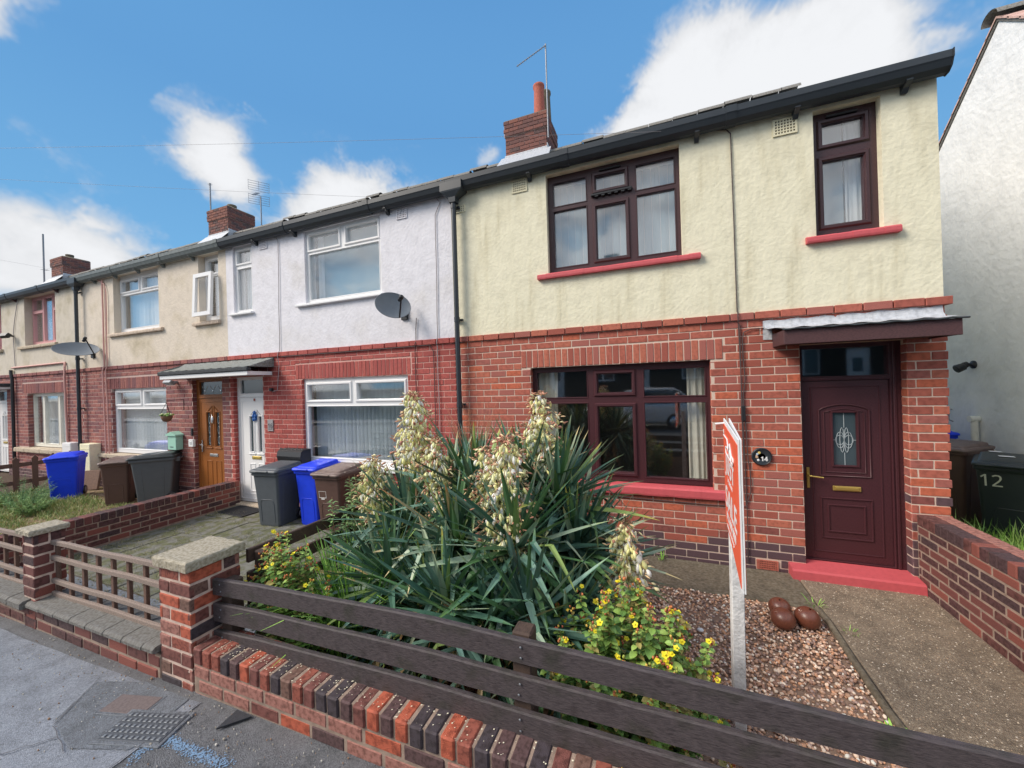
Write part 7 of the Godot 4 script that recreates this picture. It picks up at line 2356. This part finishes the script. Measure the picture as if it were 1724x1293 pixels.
	var g1 := [D(138, 184, 80), D(120, 164, 70), D(160, 202, 98), D(104, 146, 64)]
	tuft("crocosmia_clump", "bright green grassy clump behind the fence left of the yucca", "grass clump", Vector3(-2.14, -0.13, 2.66), 280, 0.16, 0.75, 1.12, 0.014, g1, 0.32)
	# tall weeds at the side fence
	var wd := based("tall_weed", "tall leafy green weed growing through the side fence left of the yucca", "weed", Vector3(-2.60, -0.13, 2.06))
	var stm := MB.new(); var lv := MB.new()
	var lan := [oval_leaf(0.14, 0.021, 0.2, 0.9), oval_leaf(0.12, 0.018, 0.2, 0.6), oval_leaf(0.10, 0.017, 0.2, 1.2)]
	for i in 17:
		var b := Vector3(-2.60 + rng.randf_range(-0.1, 0.12), -0.14, 2.06 + rng.randf_range(-0.22, 0.22))
		var h := rng.randf_range(0.75, 1.38)
		var t := b + Vector3(rng.randf_range(-0.16, 0.10), h, rng.randf_range(-0.08, 0.08))
		stm.tube([b, b.lerp(t, 0.5) + Vector3(0.02, 0, 0), t], 0.006, 5, 0.002)
		for k in int(h / 0.028):
			var f := 0.3 + 0.7 * k / (h / 0.028)
			for s in [0.0, PI]:
				var la: float = k * 1.4 + s + rng.randf_range(-0.4, 0.4)
				var d := Vector3(cos(la), rng.randf_range(0.0, 0.6), sin(la)).normalized()
				lv.col = [D(112, 148, 92), D(96, 132, 82), D(134, 166, 104)][rng.randi() % 3]
				var sc := lerpf(1.0, 0.5, f) * rng.randf_range(0.8, 1.1)
				lv.add(lan[rng.randi() % 3], Transform3D(leaf_basis(d).scaled(Vector3(sc, sc, sc)), b.lerp(t, f)))
	part(wd, "stems", stm, M.stalk)
	part(wd, "leaves", lv, M.leaf_rest, "stuff")
	# small weeds by the path
	var g2 := [D(132, 178, 70), D(112, 158, 62), D(150, 194, 90)]
	for e in [[1.235, 2.06, 26, 0.045, 0.09, 0.14, "bright green dandelion leaves at the gravel's edge by the path"], [1.30, 0.60, 22, 0.07, 0.05, 0.09, "small green weed where the path meets the concrete strip"], [1.40, 0.98, 14, 0.04, 0.04, 0.08, "tiny green weed at the path edging near the brown balls"], [0.0, 0.09, 12, 0.02, 0.10, 0.17, "small upright weed against the foot of the brick wall"], [1.18, 2.5, 20, 0.10, 0.03, 0.07, "thin weeds in the gravel close to the fence"]]:
		tuft("weed", e[6], "weed", Vector3(e[0], -0.125, e[1]), e[2], e[3], e[4], e[5], 0.11 if e[2] == 26 else 0.05, g2, 1.3, "small weeds in the front garden")
	# moss and thin grass on the forecourt
	var f := FastNoiseLite.new()
	f.seed = 3; f.frequency = 1.3
	strewn("forecourt_moss", "yellow green moss and thin grass over the old slabs", "moss", 9000, [-7.38, -2.72, 0.3, 3.08], func(i): return sword(1.0, 0.10, 0.6 + i * 0.3, 0.2, 0.2, 3), -0.128, [D(142, 134, 96), D(122, 120, 82), D(158, 148, 108), D(108, 110, 76)], func(x, z): return 0.032 if f.get_noise_2d(x, z) + 0.12 * z - 0.16 > 0.0 else 0.0)
	# overgrown garden of the beige house
	strewn("weed_bed", "overgrown green and straw coloured weeds before the beige house", "weeds", 19000, [-12.9, -7.75, 0.7, 3.05], func(i): return sword(1.0, 0.05, 0.5 + i * 0.4, 0.3, 0.2, 4), -0.135, [D(132, 152, 88), D(112, 136, 76), D(156, 164, 104), D(176, 166, 118), D(98, 122, 70)], func(x, z): return clampf(0.17 - 0.04 * (x + 12.0) + 0.06 * f.get_noise_2d(x * 2.0, z * 2.0), 0.03, 0.5) if f.get_noise_2d(x + 7.0, z) > -0.35 else 0.0)
	for e in [[-11.55, 1.45, 0.85, "feathery green weed left of the bright blue bin", [D(96, 136, 82), D(116, 154, 92), D(84, 120, 74)]], [-11.9, 2.1, 0.62, "yellow green bush at the left edge of the weedy garden", [D(196, 200, 110), D(170, 182, 92), D(150, 170, 84)]], [-10.7, 1.55, 0.55, "low feathery weed in the middle of the weedy garden", [D(110, 144, 84), D(130, 160, 96)]], [-10.3, 2.45, 0.40, "dull purple low plant at the front of the weedy garden", [D(132, 108, 112), D(116, 110, 100), D(150, 128, 130)]]]:
		bush(e[3], Vector3(e[0], -0.135, e[1]), e[2], e[4])
	# rough grass along the right-hand wall
	strewn("rough_grass", "rough bright green grass between the dark garden wall and the black bin", "grass", 9000, [2.56, 4.3, -2.0, 2.2], func(i): return sword(1.0, 0.020, 0.5 + i * 0.35, 0.3, 0.2, 4), -0.13, [D(108, 146, 60), D(128, 164, 76), D(92, 128, 54), D(150, 172, 100)], func(x, z): return 0.46 if x < 3.35 + 0.2 * z or z > -1.0 else 0.20)


# ---------------------------------------------------------------- the other side of the street, seen in the windows
func far_side() -> void:
	struct("far_bank", box(Vector3(-40, -0.3, 15.4), Vector3(40, 0.9, 40), 0.02), mk("bank", D(58, 62, 46), 0.95, T.blotch, 1.0))
	var stone := mk("dark_stone", D(66, 63, 58), 0.92, T.blotch, 1.2, T.n_stucco, 1.5, T.stain, 0.4)
	var h := based("stone_house", "dark stone terrace house across the street, its white door mirrored in the fanlight", "house", Vector3(8.0, 0.9, 19.0), "stone houses across the street")
	var m := MB.new()
	m.t = Transform3D(Basis(Vector3.UP, PI), Vector3(8.0, 0, 19.0))
	var op := [[-2.05, -1.08, 0.9, 3.3], [0.0, 1.4, 2.0, 3.4], [-2.0, -1.0, 4.6, 6.0], [0.0, 1.4, 4.6, 6.0]]
	m.panel(-2.6, 2.6, 0.9, 6.6, 0.0, -0.3, op)
	part(h, "stone_wall", m, stone)
	m = MB.new()
	m.t = Transform3D(Basis(Vector3.UP, PI), Vector3(8.0, 0, 19.0))
	m.cbox(Vector3(-2.6, 0.9, -7.5), Vector3(2.6, 6.58, -0.45))
	part(h, "rooms", m, M.interior)
	m = MB.new()
	m.t = Transform3D(Basis(Vector3.UP, PI), Vector3(8.0, 0, 19.0))
	m.quad(Vector3(-2.62, 6.5, 0.2), Vector3(2.62, 6.5, 0.2), Vector3(2.62, 9.6, -3.8), Vector3(-2.62, 9.6, -3.8), Vector3(0, 1, 1))
	m.quad(Vector3(-2.62, 6.5, -7.8), Vector3(2.62, 6.5, -7.8), Vector3(2.62, 9.6, -3.8), Vector3(-2.62, 9.6, -3.8), Vector3(0, 1, -1))
	var rf := part(h, "roof", m, M.roof_tile)
	put(rf, "chimney", box(Vector3(7.2, 8.6, 22.5), Vector3(8.2, 11.0, 23.2), 0.02), stone)
	for q in op:
		if q[2] < 1.0: continue
		m = MB.new()
		m.t = Transform3D(Basis(Vector3.UP, PI), Vector3(8.0, 0, 19.0))
		m.panel(q[0], q[1], q[2], q[3], -0.1, -0.16, [[q[0] + 0.08, (q[0] + q[1]) / 2 - 0.04, q[2] + 0.08, q[3] - 0.08], [(q[0] + q[1]) / 2 + 0.04, q[1] - 0.08, q[2] + 0.08, q[3] - 0.08]])
		var w := part(h, "window", m, M.upvc)
		m = MB.new()
		m.t = Transform3D(Basis(Vector3.UP, PI), Vector3(8.0, 0, 19.0))
		m.cbox(Vector3(q[0] + 0.02, q[2] + 0.02, -0.20), Vector3(q[1] - 0.02, q[3] - 0.02, -0.17))
		put(w, "pane", m, M.dark_glass)
	m = MB.new()
	m.t = Transform3D(Basis(Vector3.UP, PI), Vector3(8.0, 0, 19.0))
	m.panel(-2.05, -1.08, 0.9, 3.3, -0.1, -0.16, [[-1.78, -1.35, 2.1, 2.8]])
	m.ring(-1.85, -1.28, 1.05, 1.8, -0.1, 0.03, 0.02)
	var d := part(h, "front_door", m, M.upvc)
	m = MB.new()
	m.t = Transform3D(Basis(Vector3.UP, PI), Vector3(8.0, 0, 19.0))
	m.cbox(Vector3(-1.80, 2.08, -0.15), Vector3(-1.33, 2.82, -0.13))
	put(d, "glazing", m, M.dark_glass)
	for k in [-3, -2, -1, 1]:
		var c: Node3D = h.duplicate()
		c.name = "stone_house"
		add_child(c, true)
		c.position = h.position + Vector3(5.22 * k, 0.0, 0.0)
		c.set_meta("label", "dark stone house across the street, %s of the one mirrored in the fanlight" % {-3: "third west", -2: "second west", -1: "next west", 1: "next east"}[k])
	# parked car
	var silver := mk("car_paint", D(222, 224, 228), 0.28, null, 1.0, null, 1.0, null, 1.0, 0.1)
	silver.clearcoat_enabled = true; silver.clearcoat = 0.8
	var car := thing("parked_car", "silver estate car parked across the street, seen only mirrored in the window", "car", Vector3(-0.7, street_y(0.0) - 0.11, 11.0))
	var sect := func(x: float, w: float, y0: float, y1: float, sq: float) -> PackedVector3Array:
		var row := PackedVector3Array()
		for i in 20:
			var a := TAU * i / 20.0
			var cx := cos(a); var sx := sin(a)
			row.append(Vector3(x, (y0 + y1) / 2 + (y1 - y0) / 2 * signf(sx) * pow(absf(sx), sq), w * signf(cx) * pow(absf(cx), sq)))
		return row
	m = MB.new()
	m.loft([sect.call(-2.18, 0.55, 0.35, 0.62, 0.5), sect.call(-2.10, 0.78, 0.22, 0.78, 0.45), sect.call(-1.6, 0.88, 0.20, 0.92, 0.4), sect.call(-0.9, 0.90, 0.20, 1.0, 0.38), sect.call(0.5, 0.90, 0.20, 1.02, 0.38), sect.call(1.6, 0.89, 0.22, 1.04, 0.4), sect.call(2.05, 0.82, 0.28, 1.0, 0.45), sect.call(2.15, 0.6, 0.38, 0.8, 0.5)])
	put(car, "body", m, silver)
	m = MB.new()
	m.loft([sect.call(-1.05, 0.70, 0.80, 1.0, 0.5), sect.call(-0.45, 0.74, 0.80, 1.46, 0.5), sect.call(0.2, 0.75, 0.80, 1.56, 0.45), sect.call(1.3, 0.73, 0.80, 1.54, 0.45), sect.call(1.95, 0.66, 0.80, 1.16, 0.5)])
	var cab := put(car, "cabin_glass", m, M.dark_glass)
	m = MB.new()
	m.loft([sect.call(-0.5, 0.62, 1.40, 1.475, 0.5), sect.call(0.2, 0.66, 1.46, 1.585, 0.5), sect.call(1.3, 0.64, 1.46, 1.565, 0.5), sect.call(1.55, 0.58, 1.38, 1.44, 0.5)])
	for s in [-1.0, 1.0]:
		for p in [[Vector3(-1.02, 0.98, 0.68), Vector3(-0.46, 1.44, 0.56)], [Vector3(0.30, 1.0, 0.765), Vector3(0.30, 1.5, 0.64)], [Vector3(1.25, 1.0, 0.76), Vector3(1.2, 1.5, 0.63)], [Vector3(1.95, 1.05, 0.64), Vector3(1.5, 1.42, 0.55)]]:
			m.tube([p[0] * Vector3(1, 1, s), p[1] * Vector3(1, 1, s)], 0.035, 6)
	put(cab, "roof_and_pillars", m, silver)
	for x in [-1.38, 1.32]:
		for s in [-1.0, 1.0]:
			m = MB.new()
			m.t = Transform3D(Basis(Vector3.RIGHT, PI / 2), Vector3(x, 0.32, s * 0.80 - 0.11))
			m.lathe([Vector2(0.18, 0.0), Vector2(0.29, 0.0), Vector2(0.32, 0.03), Vector2(0.32, 0.19), Vector2(0.29, 0.22), Vector2(0.18, 0.22)], 22)
			var wh := put(car, "wheel", m, M.black_plastic)
			m = MB.new()
			m.t = Transform3D(Basis(Vector3.RIGHT, PI / 2), Vector3(x, 0.32, s * 0.80 - 0.115))
			m.lathe([Vector2(0.0, 0.0), Vector2(0.21, 0.0), Vector2(0.21, 0.23), Vector2(0.0, 0.23)], 18)
			put(wh, "rim", m, M.chrome)
	m = MB.new()
	for s in [-1.0, 1.0]: m.blob(Vector3(-2.0, 0.68, s * 0.62), Vector3(0.12, 0.07, 0.16), 10, 6)
	put(car, "headlights", m, M.chrome)
